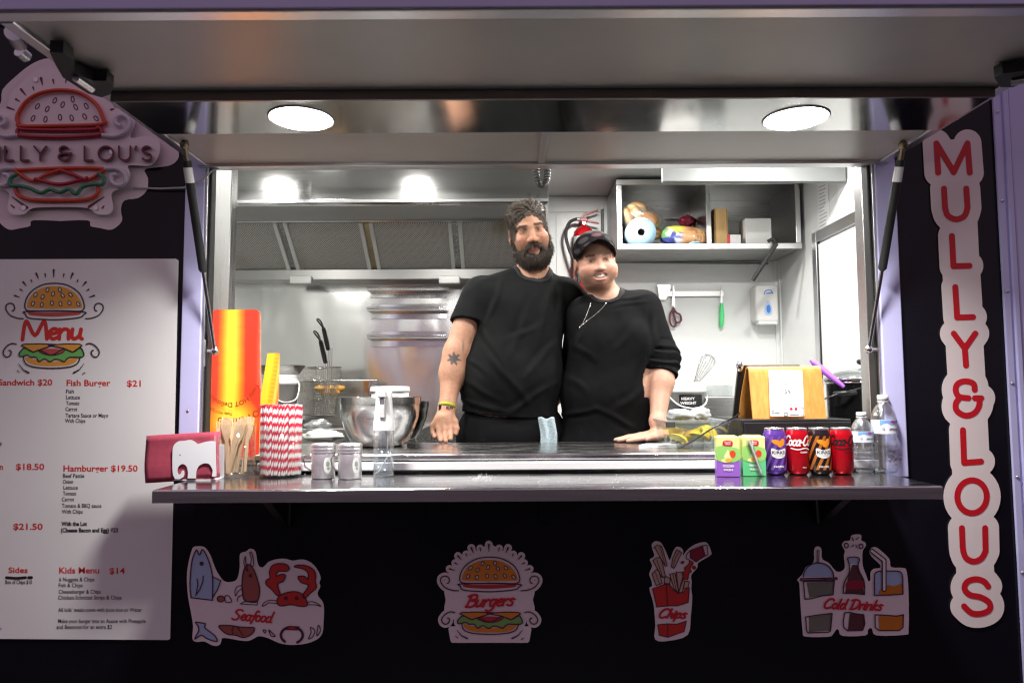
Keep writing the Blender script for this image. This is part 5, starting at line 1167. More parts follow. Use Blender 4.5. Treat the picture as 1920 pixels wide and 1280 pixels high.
part('sheet', flat_mesh(cut([('p', [(1439, 693), (1502, 694), (1506, 780), (1442, 780)])], 3), smap(.010), .0006), mat('paper_white'), t)
part('print', flat_mesh(join_vf([text_fit('Notice', 1465, 1478, 716, 4), text_fit('1.5%', 1464, 1480, 737, 7), cut([('s', [(1462, 720), (1480, 720)], .7), ('s', [(1450, 747.5), (1498, 747.5)], .5)], .4), cut([('c', [(1445, 770), (1449, 770), (1449, 774), (1445, 774)], 1), ('s', [(1451, 773), (1459, 773)], 1.5), ('c', [(1468, 774), (1474, 774), (1474, 779), (1468, 779)], 1.3), ('s', [(1478, 777), (1496, 777)], 1), ('c', [(1499, 764), (1504, 764), (1504, 778), (1499, 778)], .8)], .4)]), smap(.0115)), ink('grey_ink', (.08, .08, .09)), t)
part('print', flat_mesh(cut([('e', (1481, 766, 3, 2.2, 0)), ('e', (1490, 766, 2.4, 2.8, 0))], .5), smap(.0118)), ink('badge_red'), t)
q = P(1390, 780, .36); t = thing('tablet', 'dark tablet leaning on the back of the bamboo stand', 'tablet', (q.x, .33, zc))
part('case', MB().prism([(.300, zc + .0006), (.312, zc + .0006), (.232, zt + .006), (.218, zt + .004)], sx0 - .016, sx1 - .05, axis='X'), BLACKP, t)
part('corner_bumper', MB().sphere((sx0 - .010, .224, zt + .002), .016, 14, 10, (.8, .7, 1.3)), CHROME, t)
solo('power_cable', MB().tube([P(1277, 838, .14), P(1300, 826, .13), P(1330, 806, .12), P(1358, 790, .11), PZ(1378, 782, zc + .003), P(1390, 770, .30)], .0026, 8), BLACKP, 'thin black cable looping over the lemon tub', 'cable', origin=P(1277, 838, .14))
solo('power_cable', MB().tube([P(1545, 748, .26), P(1572, 738, .28), P(1605, 730, .24), P(1640, 718, .16)], .0026, 8), BLACKP, 'black cable stretched in front of the stock pot', 'cable', origin=P(1545, 748, .26))

# lemon tub
lx0, lx1 = P(1254, 838, .16).x, P(1366, 838, .20).x; lz = P(1300, 790, .2).z
t = thing('lemon_tub', 'clear lidded tub holding lemon wedges', 'tub', ((lx0 + lx1) / 2, .27, 1.2085))
tubm = thin('tub_clear', (.95, .97, .96), .06, .06, haze=.02, edge=.35)
def rring(x0, x1, y0, y1, r, z, n=5):
    o = []
    for cx_, cy_, a in ((x1 - r, y1 - r, 0), (x0 + r, y1 - r, 90), (x0 + r, y0 + r, 180), (x1 - r, y0 + r, 270)):
        o += [Vector((cx_ + r * math.cos(rad(a + 90 * i / n)), cy_ + r * math.sin(rad(a + 90 * i / n)), z)) for i in range(n + 1)]
    return o
def rtub(prof, x0, x1, y0, y1, r, capb=True, capt=False):
    V = []; Fc = []; m_ = None
    for ins_, z in prof:
        rg = rring(x0 + ins_, x1 - ins_, y0 + ins_, y1 - ins_, max(.003, r - ins_ * .5), z); m_ = len(rg); V += rg
    for i in range(len(prof) - 1): Fc += [(i * m_ + k, i * m_ + (k + 1) % m_, (i + 1) * m_ + (k + 1) % m_, (i + 1) * m_ + k) for k in range(m_)]
    if capb: Fc.append(tuple(range(m_))[::-1])
    if capt: Fc.append(tuple(range((len(prof) - 1) * m_, len(prof) * m_)))
    return MB().add(V, Fc, False)
part('tub_wall', rtub([(.012, 1.209), (.003, lz - .012), (0, lz - .010), (0, lz - .004), (.004, lz - .004), (.006, lz - .012), (.015, 1.212)], lx0, lx1, .16, .42, .02, True, True), tubm, t)
part('tub_lid', rtub([(-.003, lz - .0035), (-.004, lz + .003), (.004, lz + .006), (.02, lz + .004)], lx0, lx1, .16, .42, .02, True, True), thin('lid_smoke', (.86, .88, .88), .12, .1, haze=.08), t)
part('lid_clip', MB().box(lx0 - .010, lx0 + .022, .150, .158, lz - .018, lz + .004, .003), mat('clip_grey', (.05, .05, .05), .4), t)
lemon_m = mat('lemon_rind', S((245, 205, 40)), .4, sss=.2); pulp = mat('lemon_pulp', S((250, 232, 120)), .3, sss=.3)
for i in range(14):
    c = Vector((lx0 + .04 + (lx1 - lx0 - .08) * ((i * .37) % 1), .20 + .17 * ((i * .61) % 1), 1.232 + .010 * (i % 3)))
    t = thing('lemon_wedge', 'yellow lemon wedge lying in the clear tub', 'lemon', c, group='lemon wedges in the tub', rot=(random.uniform(-.6, .6), random.uniform(-.6, .6), random.uniform(0, 6)))
    V = []; Fc = []; K_ = 9
    for j in range(K_ + 1):
        th = PI * j / K_; r_ = math.sin(th) ** .8 * .024; zz_ = -.036 * math.cos(th)
        V += [Vector((zz_, 0, 0))] + [Vector((zz_, r_ * math.cos(a), r_ * math.sin(a))) for a in np.linspace(0, rad(95), 6)]
    for j in range(K_): Fc += [(j * 7 + k, j * 7 + k + 1, (j + 1) * 7 + k + 1, (j + 1) * 7 + k) for k in range(1, 6)]
    part('rind', MB().add(V, Fc, True), lemon_m, t, world=False)
    Fp = []
    for j in range(K_): Fp += [(j * 7, j * 7 + 1, (j + 1) * 7 + 1, (j + 1) * 7), (j * 7 + 6, j * 7, (j + 1) * 7, (j + 1) * 7 + 6)]
    part('flesh', MB().add(V, Fp, False), pulp, t, world=False)
foil = mat('cling_film', (.62, .64, .64), .22, .4)
q = Vector(((lx0 + lx1) / 2 - .01, .27, lz + .0045)); solo('cling_film', lumpy(lumpy(MB(), q + Vector((-.03, 0, .017)), (.05, .04, .019), .25, 11), q + Vector((.045, .01, .020)), (.036, .04, .021), .25, 12), foil, 'crumpled grey film lying on the lemon tub lid', 'film', origin=q)

# stock pot with glass lid and purple spoon, on the side bench
part('side_bench', MB().box(1.1485, 1.5515, .07, .62, 1.165, 1.190, .003), STEEL, bpy.data.objects['counter_top'])
pc = Vector((P(1553, 750, .38).x + .137, .38, 1.1905)); pz = P(1600, 712, .25).z - 1.1905
t = thing('stock_pot', 'black stock pot with a glass lid beside the frame', 'pot', pc)
part('pot_body', MB().lathe([(.0005, 0), (.122, 0), (.128, .006), (.132, pz - .01), (.137, pz - .004), (.137, pz), (.128, pz), (.122, .01), (.0005, .008)], 56), mat('enamel_black', (.010, .010, .011), .18, rvar=.05, vscale=6), t, world=False)
part('pot_rim', MB().lathe([(.1375, pz - .012), (.1385, pz - .009), (.1375, pz - .006)], 56), CHROME, t, world=False)
part('pot_lid', MB().lathe([(.140, pz + .001), (.141, pz + .006), (.135, pz + .012), (.10, pz + .030), (.05, pz + .042), (.02, pz + .045), (.0005, pz + .045)], 56), thin('lid_glass', (.75, .78, .78), .15, .05, haze=.06), t, world=False)
part('lid_rim', MB().lathe([(.141, pz + .0008), (.144, pz + .004), (.141, pz + .008)], 56), CHROME, t, world=False)
part('lid_knob', MB().lathe([(.012, pz + .045), (.010, pz + .055), (.024, pz + .062), (.026, pz + .072), (.020, pz + .078), (.0005, pz + .079)], 24), BLACKP, t, world=False)
part('handle', MB().tube([(-.118, -.060, pz - .045), (-.150, -.085, pz - .047), (-.135, -.118, pz - .047), (-.085, -.105, pz - .045)], .008, 10), BLACKP, t, world=False)
a, b = P(1520, 675, .36), P(1566, 712, .30)
solo('purple_spoon', MB().tube([a, a.lerp(b, .15), a.lerp(b, .5), b, b + (b - a) * .35], [.006, .011, .012, .010, .006], 10), mat('purple_silicone', S((150, 85, 205)), .4), 'purple silicone spoon handle sticking out of the pot', 'spoon', origin=b)

# ================================================================ cooking line at the back, behind the cartons
t = thing('deep_fryer', 'stainless twin deep fryer under the range hood', 'fryer', (-.9, 1.5, FLOOR))
fx0, fx1 = P(556, 720, 1.55).x, P(690, 720, 1.55).x
part('cabinet', MB().box(fx0 - .02, fx1 + .30, 1.22, 1.86, FLOOR, 1.215, .004), STEEL, t)
part('riser', MB().box(fx0, fx1 + .02, 1.70, 1.715, 1.216, P(600, 712, 1.70).z, .003), STEEL, t)
part('basket_hanger', MB().box(fx0 - .01, fx0 + .15, 1.62, 1.630, P(570, 735, 1.62).z, P(570, 716, 1.62).z, .002), CHROME, t)
part('side_bracket', MB().box(P(684, 720, 1.6).x, P(695, 720, 1.6).x, 1.56, 1.70, P(690, 741, 1.6).z, P(690, 713, 1.6).z, .002), CHROME, t)
part('front_trim', MB().box(fx0 - .02, fx1 + .30, 1.200, 1.2195, 1.17, 1.232, .004), CHROME, t)
part('oil_vat', MB().box(fx0 + .02, fx1 + .28, 1.30, 1.66, 1.2155, 1.222), mat('oil_dark', (.05, .03, .01), .1), t)
wirem = mat('wire_steel', (.55, .53, .48), .28, 1)
def basket(cx_, Y, ztop, label):
    o = thing('fryer_basket', label, 'fryer basket', (cx_, Y, ztop - .17), rad(38), group='fryer baskets')
    W2, Dp, H = .068, .235, .17
    fr_ = MB(); top = [(-W2, 0, H), (W2, 0, H), (W2, Dp, H), (-W2, Dp, H)]; bw, bd = W2 * .80, Dp * .8
    bot = [(-bw, .02, 0), (bw, .02, 0), (bw, bd, 0), (-bw, bd, 0)]
    fr_.tube(top, .0036, 8, True).tube(bot, .0028, 8, True)
    part('rim_wire', fr_, CHROME, o, world=False)
    ms = MB()
    lerp = lambda p, q, t_: tuple(p[i] + (q[i] - p[i]) * t_ for i in range(3))
    for s in range(4):
        a, b, c, d = top[s], top[(s + 1) % 4], bot[s], bot[(s + 1) % 4]; nn = 11 if s % 2 == 0 else 16
        for i in range(nn + 1): ms.tube([lerp(a, b, i / nn), lerp(c, d, i / nn)], .00125, 4, caps=False)
        for j in range(1, 14): ms.tube([lerp(a, c, j / 14), lerp(b, d, j / 14)], .00125, 4, caps=False)
    for i in range(1, 8): ms.tube([lerp(bot[0], bot[1], i / 8), lerp(bot[3], bot[2], i / 8)], .00125, 4, caps=False)
    for i in range(1, 12): ms.tube([lerp(bot[0], bot[3], i / 12), lerp(bot[1], bot[2], i / 12)], .00125, 4, caps=False)
    part('wire_mesh', ms, wirem, o, world=False, kind='stuff')
    for dx in (-.010, 0, .010): part('handle_wire', MB().tube([(dx, .012, .005), (dx, -.006, H * .6), (dx, -.010, H + .03), (dx, -.012, H + .10)], .0026, 6), CHROME, o, world=False)
    g = part('grip', MB().tube([(-.012, -.012, H + .092), (-.030, -.035, H + .125), (-.060, -.068, H + .185), (-.066, -.075, H + .195)], [.010, .012, .011, .009], 10), BLACKP, o, world=False)
    part('hang_loop', MB().tube(smooth_pts([(-.066, -.075, H + .195), (-.070, -.06, H + .225), (-.098, -.085, H + .240), (-.115, -.110, H + .232), (-.095, -.105, H + .212)], True, 4), .0042, 8, True), BLACKP, g, world=False)
for px, py, Y, lb in ((612, 714, 1.34, 'front wire fryer basket with a black grip'), (617, 688, 1.50, 'rear wire fryer basket hung higher behind the front one')):
    q = P(px, py, Y); basket(q.x, Y, q.z, lb)
for i in range(5):
    q = P(600 + i * 9, 728 + (i % 2) * 8, 1.42 + .02 * i); solo('crumbed_fillet', lumpy(MB(), q, (.028, .022, .018), .2, 40 + i, 14, 9), mat('crumb_gold', S((190, 140, 60)), .7, var=.3, vscale=80), 'golden crumbed piece resting in a fryer basket', 'food', 'crumbed pieces in the baskets', origin=q)
pb = Vector((P(526, 745, 1.3).x, 1.32, 0)); pbz = P(526, 754, 1.3).z - .10
t = thing('plastic_bucket', 'white plastic bucket behind the chip cartons', 'bucket', (pb.x, 1.32, pbz))
bh = P(526, 703, 1.32).z - pbz
part('bucket_wall', MB().lathe([(.0005, 0), (.066, 0), (.078, bh - .05), (.084, bh - .05), (.084, bh - .03), (.080, bh - .028), (.084, bh - .01), (.084, bh), (.0005, bh)], 32), WHITEPL, t, world=False)
part('bail_handle', MB().tube(smooth_pts([(.082, -.01, bh - .03), (.095, -.03, bh - .06), (.085, -.05, bh - .12), (.04, -.075, bh - .135), (0, -.085, bh - .12)], False, 5), .0035, 8), WHITEPL, t, world=False)
t = thing('steel_pan', 'shallow grey steel pan on top of the white bucket', 'pan', (pb.x - .01, 1.33, pbz + bh + .001))
part('pan_wall', MB().lathe([(.0005, 0), (.085, 0), (.118, .045), (.122, .047), (.115, .045), (.082, .004), (.0005, .004)], 40), DST, t, world=False)
tm = thing('work_table', 'steel work table behind the chip cartons', 'table', (pb.x, 1.4, FLOOR)); part('top', MB().box(-1.75, fx0 - .03, 1.1, 1.85, pbz - .03, pbz - .0005, .004), STEEL, tm); part('shelf_body', MB().box(-1.74, fx0 - .04, 1.12, 1.84, FLOOR, pbz - .031), STEEL, tm)

# ================================================================ things on the back wall and bench
YW = BACK - .0005
ext = thing('fire_extinguisher', 'red fire extinguisher hanging on the wall behind the woman', 'fire extinguisher', (P(1096, 560, 1.83).x, 1.83, P(1096, 620, 1.83).z))
eb = Vector(ext.location); ez = P(1096, 427, 1.83).z - eb.z; er = .062
rede = mat('extinguisher_red', S((190, 14, 28)), .22, coat=.5)
part('cylinder', MB().lathe([(.0005, 0), (er - .006, 0), (er, .008), (er, ez - .05), (er * .93, ez - .025), (er * .7, ez - .006), (er * .38, ez + .004), (.018, ez + .010)], 40), rede, ext, world=False)
part('label_band', MB().lathe([(er + .0006, P(1096, 456, 1.77).z - eb.z), (er + .0006, P(1096, 441, 1.77).z - eb.z)], 40), mat('band_white', (.82, .82, .82), .4), ext, world=False)
part('lettering', text_cyl('FIRE', .075, .022, er, P(1096, 470, 1.77).z - eb.z, bold=.02, a0=-.35, off=.0008), MATS['band_white'], ext, world=False)
part('valve', MB().cyl((0, 0, ez + .008), (0, 0, ez + .040), .016, n=16).box(-.020, .022, -.014, .014, ez + .034, ez + .058, .003), mat('valve_red', S((150, 20, 35)), .35), ext, world=False)
part('carry_handle', MB().prism([(-.016, ez + .040), (.02, ez + .046), (.085, ez + .030), (.088, ez + .022), (.02, ez + .034), (-.012, ez + .028)], -.010, .010), MATS['valve_red'], ext, world=False)
part('squeeze_lever', MB().prism([(-.018, ez + .060), (.0, ez + .084), (.05, ez + .096), (.085, ez + .106), (.086, ez + .098), (.05, ez + .086), (.008, ez + .070), (-.010, ez + .052)], -.010, .010), MATS['valve_red'], ext, world=False)
part('gauge', MB().cyl((.0, -.014, ez + .022), (.0, -.022, ez + .022), .009, n=20), mat('brass', (.5, .4, .2), .3, 1), ext, world=False)
hs = smooth_pts([(-.018, -.005, ez + .046), (-.045, -.008, ez + .048), (-.085, -.012, ez + .025), (-.105, -.015, ez - .04), (-.090, -.02, ez - .12), (-.065, -.03, ez - .19), (-.045, -.045, ez - .25), (-.035, -.055, ez - .33)], False, 6)
part('hose', MB().tube(hs, .0095, 12), RUBBER, ext, world=False); part('hose_ferrule', MB().cyl((-.020, -.005, ez + .046), (-.040, -.008, ez + .047), .0112, n=14), ALU, ext, world=False)
part('clip_band', MB().lathe([(er + .001, ez - .20), (er + .003, ez - .198), (er + .003, ez - .184), (er + .001, ez - .182)], 36), BLACKP, ext, world=False)
part('wall_bracket', MB().box(-.02, .02, er - .002, BACK - 1.83 - .001, ez - .25, ez + .02), ALU, ext, world=False)
# knife rack and what sticks to it
r0, r1 = P(1236, 556, 1.885), P(1357, 545, 1.885)
t = thing('magnetic_rack', 'long steel magnetic rack on the white wall', 'rack', ((r0.x + r1.x) / 2, 1.89, r0.z)); part('bar', MB().box(r0.x, r1.x, 1.880, 1.8985, r0.z, r1.z, .002), STEEL, t)
a, b = P(1233, 562, 1.878), P(1257, 534, 1.878)
solo('dough_scraper', MB().prism([(a.x, b.z), (b.x, b.z), (b.x - .004, (a.z + b.z) / 2), (b.x - .03, a.z), (a.x + .01, a.z)], 1.875, 1.8792), STEEL, 'square steel scraper at the end of the magnetic rack', 'scraper', origin=a)
def pt(px, py, Y=1.872): return P(px, py, Y)
t = thing('kitchen_scissors', 'kitchen scissors with dark red handles on the rack', 'scissors', pt(1265, 612))
part('blade', MB().prism([(pt(1262, 572).x, pt(1262, 572).z), (pt(1259.5, 575).x, pt(1259, 575).z), (pt(1262, 536).x, pt(1262, 536).z), (pt(1264, 536).x, pt(1264, 536).z), (pt(1266, 578).x, pt(1266, 578).z)], 1.872, 1.875), CHROME, t)
part('handle', MB().tube([pt(*q) for q in smooth_pts([(1264, 578), (1258, 585), (1256, 600), (1260, 611), (1267, 610), (1266, 598), (1263, 588)], True, 4)], .006, 8, True), mat('scissor_red', S((95, 45, 55)), .4), t)
part('handle', MB().tube([pt(*q) for q in smooth_pts([(1262, 578), (1268, 586), (1275, 590), (1277, 600), (1271, 605), (1265, 598)], True, 4)], .006, 8, True), MATS['scissor_red'], t)
t = thing('paring_knife', 'small knife with a bright green handle on the rack', 'knife', pt(1353, 612))
part('blade', MB().prism([(pt(1351, 568).x, pt(1351, 568).z), (pt(1355, 568).x, pt(1355, 568).z), (pt(1354.5, 540).x, pt(1354, 540).z), (pt(1353, 535).x, pt(1353, 535).z), (pt(1351.5, 545).x, pt(1351, 545).z)], 1.874, 1.8765), CHROME, t)
part('handle', MB().tube([pt(1353, 568), pt(1353, 575), pt(1353.5, 590), pt(1353, 607), pt(1353, 613)], [.008, .012, .0145, .014, .008], 12), mat('green_handle', S((90, 215, 135)), .4), t)
# soap dispenser
a, b = P(1418, 607, 1.80), P(1459, 533, 1.80)
t = thing('soap_dispenser', 'white wall soap dispenser with a blue window', 'soap dispenser', ((a.x + b.x) / 2, 1.85, a.z))
part('cover', MB().box(a.x, b.x, 1.80, 1.8985, a.z + .012, b.z, .016, 4), WHITEPL, t); part('push_lever', MB().box(a.x + .012, b.x - .012, 1.792, 1.84, a.z - .004, a.z + .014, .005), WHITEPL, t)
wy = lambda Y: (lambda v, tt: PA(v, Y))
part('window', flat_mesh(cut([('p', sm([(1440, 563), (1446, 572), (1448, 583), (1445, 590), (1436, 590), (1433, 583), (1435, 572)], True, 4))], .6), wy(1.7985)), ink('soap_ring', S((175, 200, 235))), t)
part('window', flat_mesh(cut([('e', (1441, 579, 4, 8, 0))], .6), wy(1.7975)), ink('soap_blue', S((70, 125, 205)), .15), t)
part('logo', flat_mesh(cut([('s', sm([(1433, 551), (1436, 545), (1445, 544), (1449, 550)]), 2), ('s', [(1437, 550), (1446, 549)], 2.2)], .5), wy(1.7985)), ink('soap_blue'), t)
# bench: bucket with a label, whisk in a jug, steel container, all behind the counter
YB = 1.45; bz = 1.1305
bx = P(1290, 740, YB).x; bt = P(1290, 722, YB).z
t = thing('paint_style_bucket', 'white bucket with a black label behind her arm', 'bucket', (bx - .02, YB, bz)); t.name = 'white_bucket'
part('bucket_wall', MB().lathe([(.0005, 0), (.090, 0), (.108, bt - bz - .04), (.114, bt - bz - .04), (.114, bt - bz - .022), (.110, bt - bz - .02), (.114, bt - bz), (.0005, bt - bz)], 40), WHITEPL, t, world=False)
Rb = .1075
part('label', flat_mesh(cut([('p', [(-.05, -.155), (.075, -.155), (.075, -.04), (-.05, -.04)])], .006, merge=False), lambda v, tt: wrap_map(Rb, P(1290, 740, YB - .1).z - bz - .155 + .0)(v * np.array([1, 1]) + np.array([0, .155]), .0012) + np.array([0, 0, .155])), ink('ink_black'), t, world=False)
zl = P(1290, 745, YB - .1).z - bz
part('lettering', text_cyl('HEAVY', .066, .014, Rb, zl - .012, bold=.03, a0=-.05, off=.0022), MATS['band_white'], t, world=False)
part('lettering', text_cyl('WEIGHT', .080, .014, Rb, zl - .034, bold=.03, a0=-.05, off=.0022), MATS['band_white'], t, world=False)
part('label_print', flat_mesh(cut([('p', [(-.045, 0), (0, 0), (0, .02), (-.045, .02)])], .006, merge=False), lambda v, tt: wrap_map(Rb, zl - .090)(v, .0022)), ink('badge_red'), t, world=False)
part('barcode', flat_mesh(cut([('p', [(.012, 0), (.060, 0), (.060, .035), (.012, .035)])], .006, merge=False), lambda v, tt: wrap_map(Rb, zl - .080)(v, .0022)), MATS['band_white'], t, world=False)
part('barcode_bars', flat_mesh(join_vf([cut([('p', [(x, .004), (x + w2, .004), (x + w2, .024), (x, .024)])], .002, merge=False) for x, w2 in ((.018, .004), (.026, .003), (.033, .006), (.043, .003), (.050, .005))]), lambda v, tt: wrap_map(Rb, zl - .080)(v, .0028)), ink('ink_black'), t, world=False)
part('bail_handle', MB().tube(smooth_pts([(-.09, -.075, zl + .0), (-.05, -.112, zl - .04), (.02, -.124, zl - .055), (.08, -.100, zl - .035), (.112, -.03, zl + .01)], False, 6), .0048, 8), WHITEPL, t, world=False)
jx = P(1318, 720, 1.66).x; jt = P(1318, 716, 1.66).z
t = thing('utensil_jug', 'pale plastic jug holding the whisk behind the bucket', 'jug', (jx - .02, 1.66, bz)); part('jug_wall', MB().lathe([(.0005, 0), (.06, 0), (.07, jt - bz), (.066, jt - bz), (.057, .006), (.0005, .006)], 32), mat('jug_white', (.75, .76, .76), .3), t, world=False)
wa, wb = P(1302, 722, 1.66), P(1332, 668, 1.66); ax = (wb - wa); axn = ax.normalized(); u1 = Vector((axn.z, 0, -axn.x)); u2 = Vector((0, 1, 0))
t = thing('whisk', 'large steel balloon whisk standing in the jug', 'whisk', wa)
for i in range(8):
    a = PI * i / 8; side = u1 * math.cos(a) + u2 * math.sin(a)
    part('whisk_wire', MB().tube([wa + axn * (ax.length * 1.04 * f1) + side * (.042 * w2) for f1, w2 in ((0, .18), (.3, .5), (.6, .85), (.82, 1), (.95, .75), (1, 0), (.95, -.75), (.82, -1), (.6, -.85), (.3, -.5), (0, -.18))], .0013, 5), CHROME, t)
part('handle', MB().cyl(wa, wa - axn * .11, .013, n=14), CHROME, t)
a, b = P(1318, 780, 1.40), P(1378, 742, 1.40)
t = thing('steel_container', 'square steel food container beside the white bucket', 'container', ((a.x + b.x) / 2, 1.5, bz)); part('body', MB().box(a.x, b.x, 1.40, 1.60, bz, b.z, .008, 3), STEEL, t)
t = thing('clear_canister', 'clear plastic canister on the steel container', 'canister', ((a.x + b.x) / 2, 1.5, b.z)); part('body', rtub([(0, b.z + .0006), (-.004, P(1340, 722, 1.4).z), (.002, P(1340, 722, 1.4).z), (.004, b.z + .004)], a.x + .01, b.x - .005, 1.41, 1.59, .02, True, True), thin('canister_clear', (.93, .95, .95), .10, .1, haze=.25), t)

# ---- what lies in the cabinet
sz = cz0 + .0125
def sit(px, Y=1.58): return Vector((P(px, 455, Y).x, Y, sz))
q = sit(1197, 1.60); t = thing('paper_towel_roll', 'pale blue paper towel roll lying in the cabinet', 'paper roll', q)
rr = .080
mbr = MB(); pr = [(rr * .24, 0), (rr, 0), (rr, .19), (rr * .24, .19), (rr * .24, 0)]
part('paper', mbr.lathe(pr, 48, M=Matrix.Translation(Vector((0, -.09, rr))) @ Matrix.Rotation(-PI / 2, 4, 'X')), mat('paper_blue', S((176, 214, 240)), .8, var=.06, vscale=60), t, world=False)
part('core', MB().lathe([(rr * .235, .002), (rr * .235, .188), (.0005, .10)], 32, M=Matrix.Translation(Vector((0, -.09, rr))) @ Matrix.Rotation(-PI / 2, 4, 'X')), mat('core_card', (.10, .08, .07), .8), t, world=False)
bun_t = attr_mat('bun_crust', .45, sss=.1)
def bun(c, r, rot, label):
    mb = MB().lathe([(.0005, -.42 * r), (r * .80, -.42 * r), (r * .98, -.26 * r), (r, -.05 * r), (r * .92, .20 * r), (r * .70, .40 * r), (r * .36, .50 * r), (.0005, .52 * r)], 28)
    me = mb.mesh(); ca = me.color_attributes.new('col', 'FLOAT_COLOR', 'POINT')
    for i, v in enumerate(me.vertices):
        z = v.co.z / r; k_ = min(1, max(0, (z + .05) / .30)); c1 = S((222, 196, 148)); c2 = S((182, 128, 76))
        ca.data[i].color = (*(c1[j] * (1 - k_) + c2[j] * k_ for j in range(3)), 1)
    o = solo('burger_bun', me, bun_t, label, 'bun', 'burger buns in the cabinet'); o.location = c; o.rotation_euler = rot
bun(P(1218, 411, 1.60), .053, (rad(58), rad(22), 0), 'golden topped burger bun above the blue paper roll')
bun(P(1190, 400, 1.62), .060, (rad(8), rad(55), rad(20)), 'burger bun tilted on edge behind the paper roll')
bun(P(1176, 408, 1.60), .058, (rad(5), rad(70), rad(0)), 'burger bun pressed against the cabinet side')
bun(P(1198, 391, 1.68), .058, (rad(0), rad(28), rad(0)), 'burger bun lying on top of the pile'); bun(P(1222, 436, 1.64), .060, (rad(30), rad(10), 0), 'burger bun behind the bread bag'); bun(P(1176, 430, 1.70), .06, (0, 0, 0), 'burger bun low down behind the paper roll')
solo('bun_bag', lumpy(MB(), P(1200, 415, 1.60), (.115, .10, .075), .10, 21, 32, 20), thin('film_thin', (.98, .98, .98), .05, .12, bump=.8, bscale=25, haze=.05, edge=.4), 'clear plastic bag round the burger buns', 'bag', origin=P(1200, 450, 1.60))
me = lumpy(MB(), (0, 0, 0), (.120, .066, .056), .06, 25, 60, 40).mesh()
for v in me.vertices: v.co = Vector([math.copysign(abs(v.co[j] / h_) ** .62 * h_, v.co[j]) for j, h_ in enumerate((.120, .066, .056))])
ca = me.color_attributes.new('col', 'FLOAT_COLOR', 'POINT')
for i, v in enumerate(me.vertices):
    x, z = v.co.x, v.co.z
    if x < -.02 + .3 * z: c = S((66, 78, 150)) if (z < .022 + .012 * math.sin(x * 55 + 1)) else S((205, 205, 90))
    else: c = S((196, 150, 104)) if math.sin(x * 420) > -.4 else S((150, 104, 66))
    if x < -.085 and -.02 < z < .03: c = S((110, 160, 95))
    if -.045 < x < -.02 and -.045 < z < -.02: c = S((225, 228, 240))
    ca.data[i].color = (*c, 1)
o = solo('bread_bag', me, attr_mat('bread_bag_print', .25, bump=.3, bscale=30, coat=.5), 'bag of sliced bread with a blue and yellow print', 'bread'); o.location = P(1282, 436, 1.57); o.location.z = sz + .062; o.rotation_euler = (0, rad(8), rad(-8))
q = sit(1300, 1.53); solo('blue_cloth', lumpy(MB(), q + Vector((0, -.015, .012)), (.034, .020, .022), .3, 31), mat('cloth_blue', S((160, 212, 232)), .85), 'light blue cloth tucked over the cabinet edge', 'cloth', origin=q)
for px, py, Y, r_, lb in ((1287, 416, 1.72, (.04, .03, .035), 'dark red packet behind the bread bag'), (1308, 424, 1.75, (.03, .03, .045), 'second dark red packet by the cabinet divider')):
    q = P(px, py, Y); solo('sauce_packet', lumpy(MB(), q, r_, .2, px), mat('packet_red', S((120, 30, 50)), .35), lb, 'packet', origin=q)
q0, q1 = P(1340, 456, 1.55), P(1364, 391, 1.55); t = thing('wooden_box', 'tall pale wooden box standing in the cabinet', 'box', ((q0.x + q1.x) / 2, 1.6, sz))
part('body', MB().box(q0.x, q1.x, 1.55, 1.66, sz + .0005, q1.z, .002), mat('pine_box', S((214, 176, 118)), .5, var=.10, vscale=10, stretch=(20, 20, 1.5)), t); part('edge_strip', MB().box(q0.x + .004, q0.x + .008, 1.5475, 1.5495, sz + .001, q1.z - .002), mat('pine_dark', S((160, 118, 70)), .5), t); part('edge_strip', MB().box(q1.x - .008, q1.x - .004, 1.5475, 1.5495, sz + .001, q1.z - .002), MATS['pine_dark'], t)
q0, q1 = P(1363, 456, 1.55), P(1389, 440, 1.55); t = thing('small_carton', 'small white and red carton beside the wooden box', 'carton', ((q0.x + q1.x) / 2, 1.57, sz)); part('body', MB().box(q0.x, q1.x, 1.55, 1.62, sz + .0005, q1.z, .001), MATS['paper_white'], t); part('red_end', MB().box(q0.x - .0005, q0.x + .018, 1.5492, 1.6208, sz + .0008, q1.z + .0006), ink('badge_red'), t); part('print', MB().box(q0.x + .026, q1.x - .006, 1.5493, 1.5498, sz + .016, sz + .021), ink('badge_red'), t)
q = sit(1374, 1.74); t = thing('glass_jar', 'small glass jar with a grey lid in the cabinet', 'jar', q); part('glass', MB().lathe([(.0005, 0), (.034, 0), (.036, .004), (.036, .085), (.030, .092)], 28), thin('jar_glass', (.85, .88, .9), .1, .04, haze=.05), t, world=False); part('lid', MB().lathe([(.034, .092), (.036, .094), (.036, .108), (.0005, .109)], 28), ALU, t, world=False)
q0, q1 = P(1399, 456, 1.56), P(1446, 409, 1.56)
t = thing('napkin_pack', 'stack of white paper napkins in the cabinet', 'napkins', ((q0.x + q1.x) / 2, 1.6, sz)); part('pack', MB().box(q0.x, q1.x, 1.56, 1.68, sz + .0005, q1.z, .004), mat('napkin_white', (.82, .82, .80), .85, var=.05, vscale=20, stretch=(40, 40, 2), bump=.25, bscale=25), t)

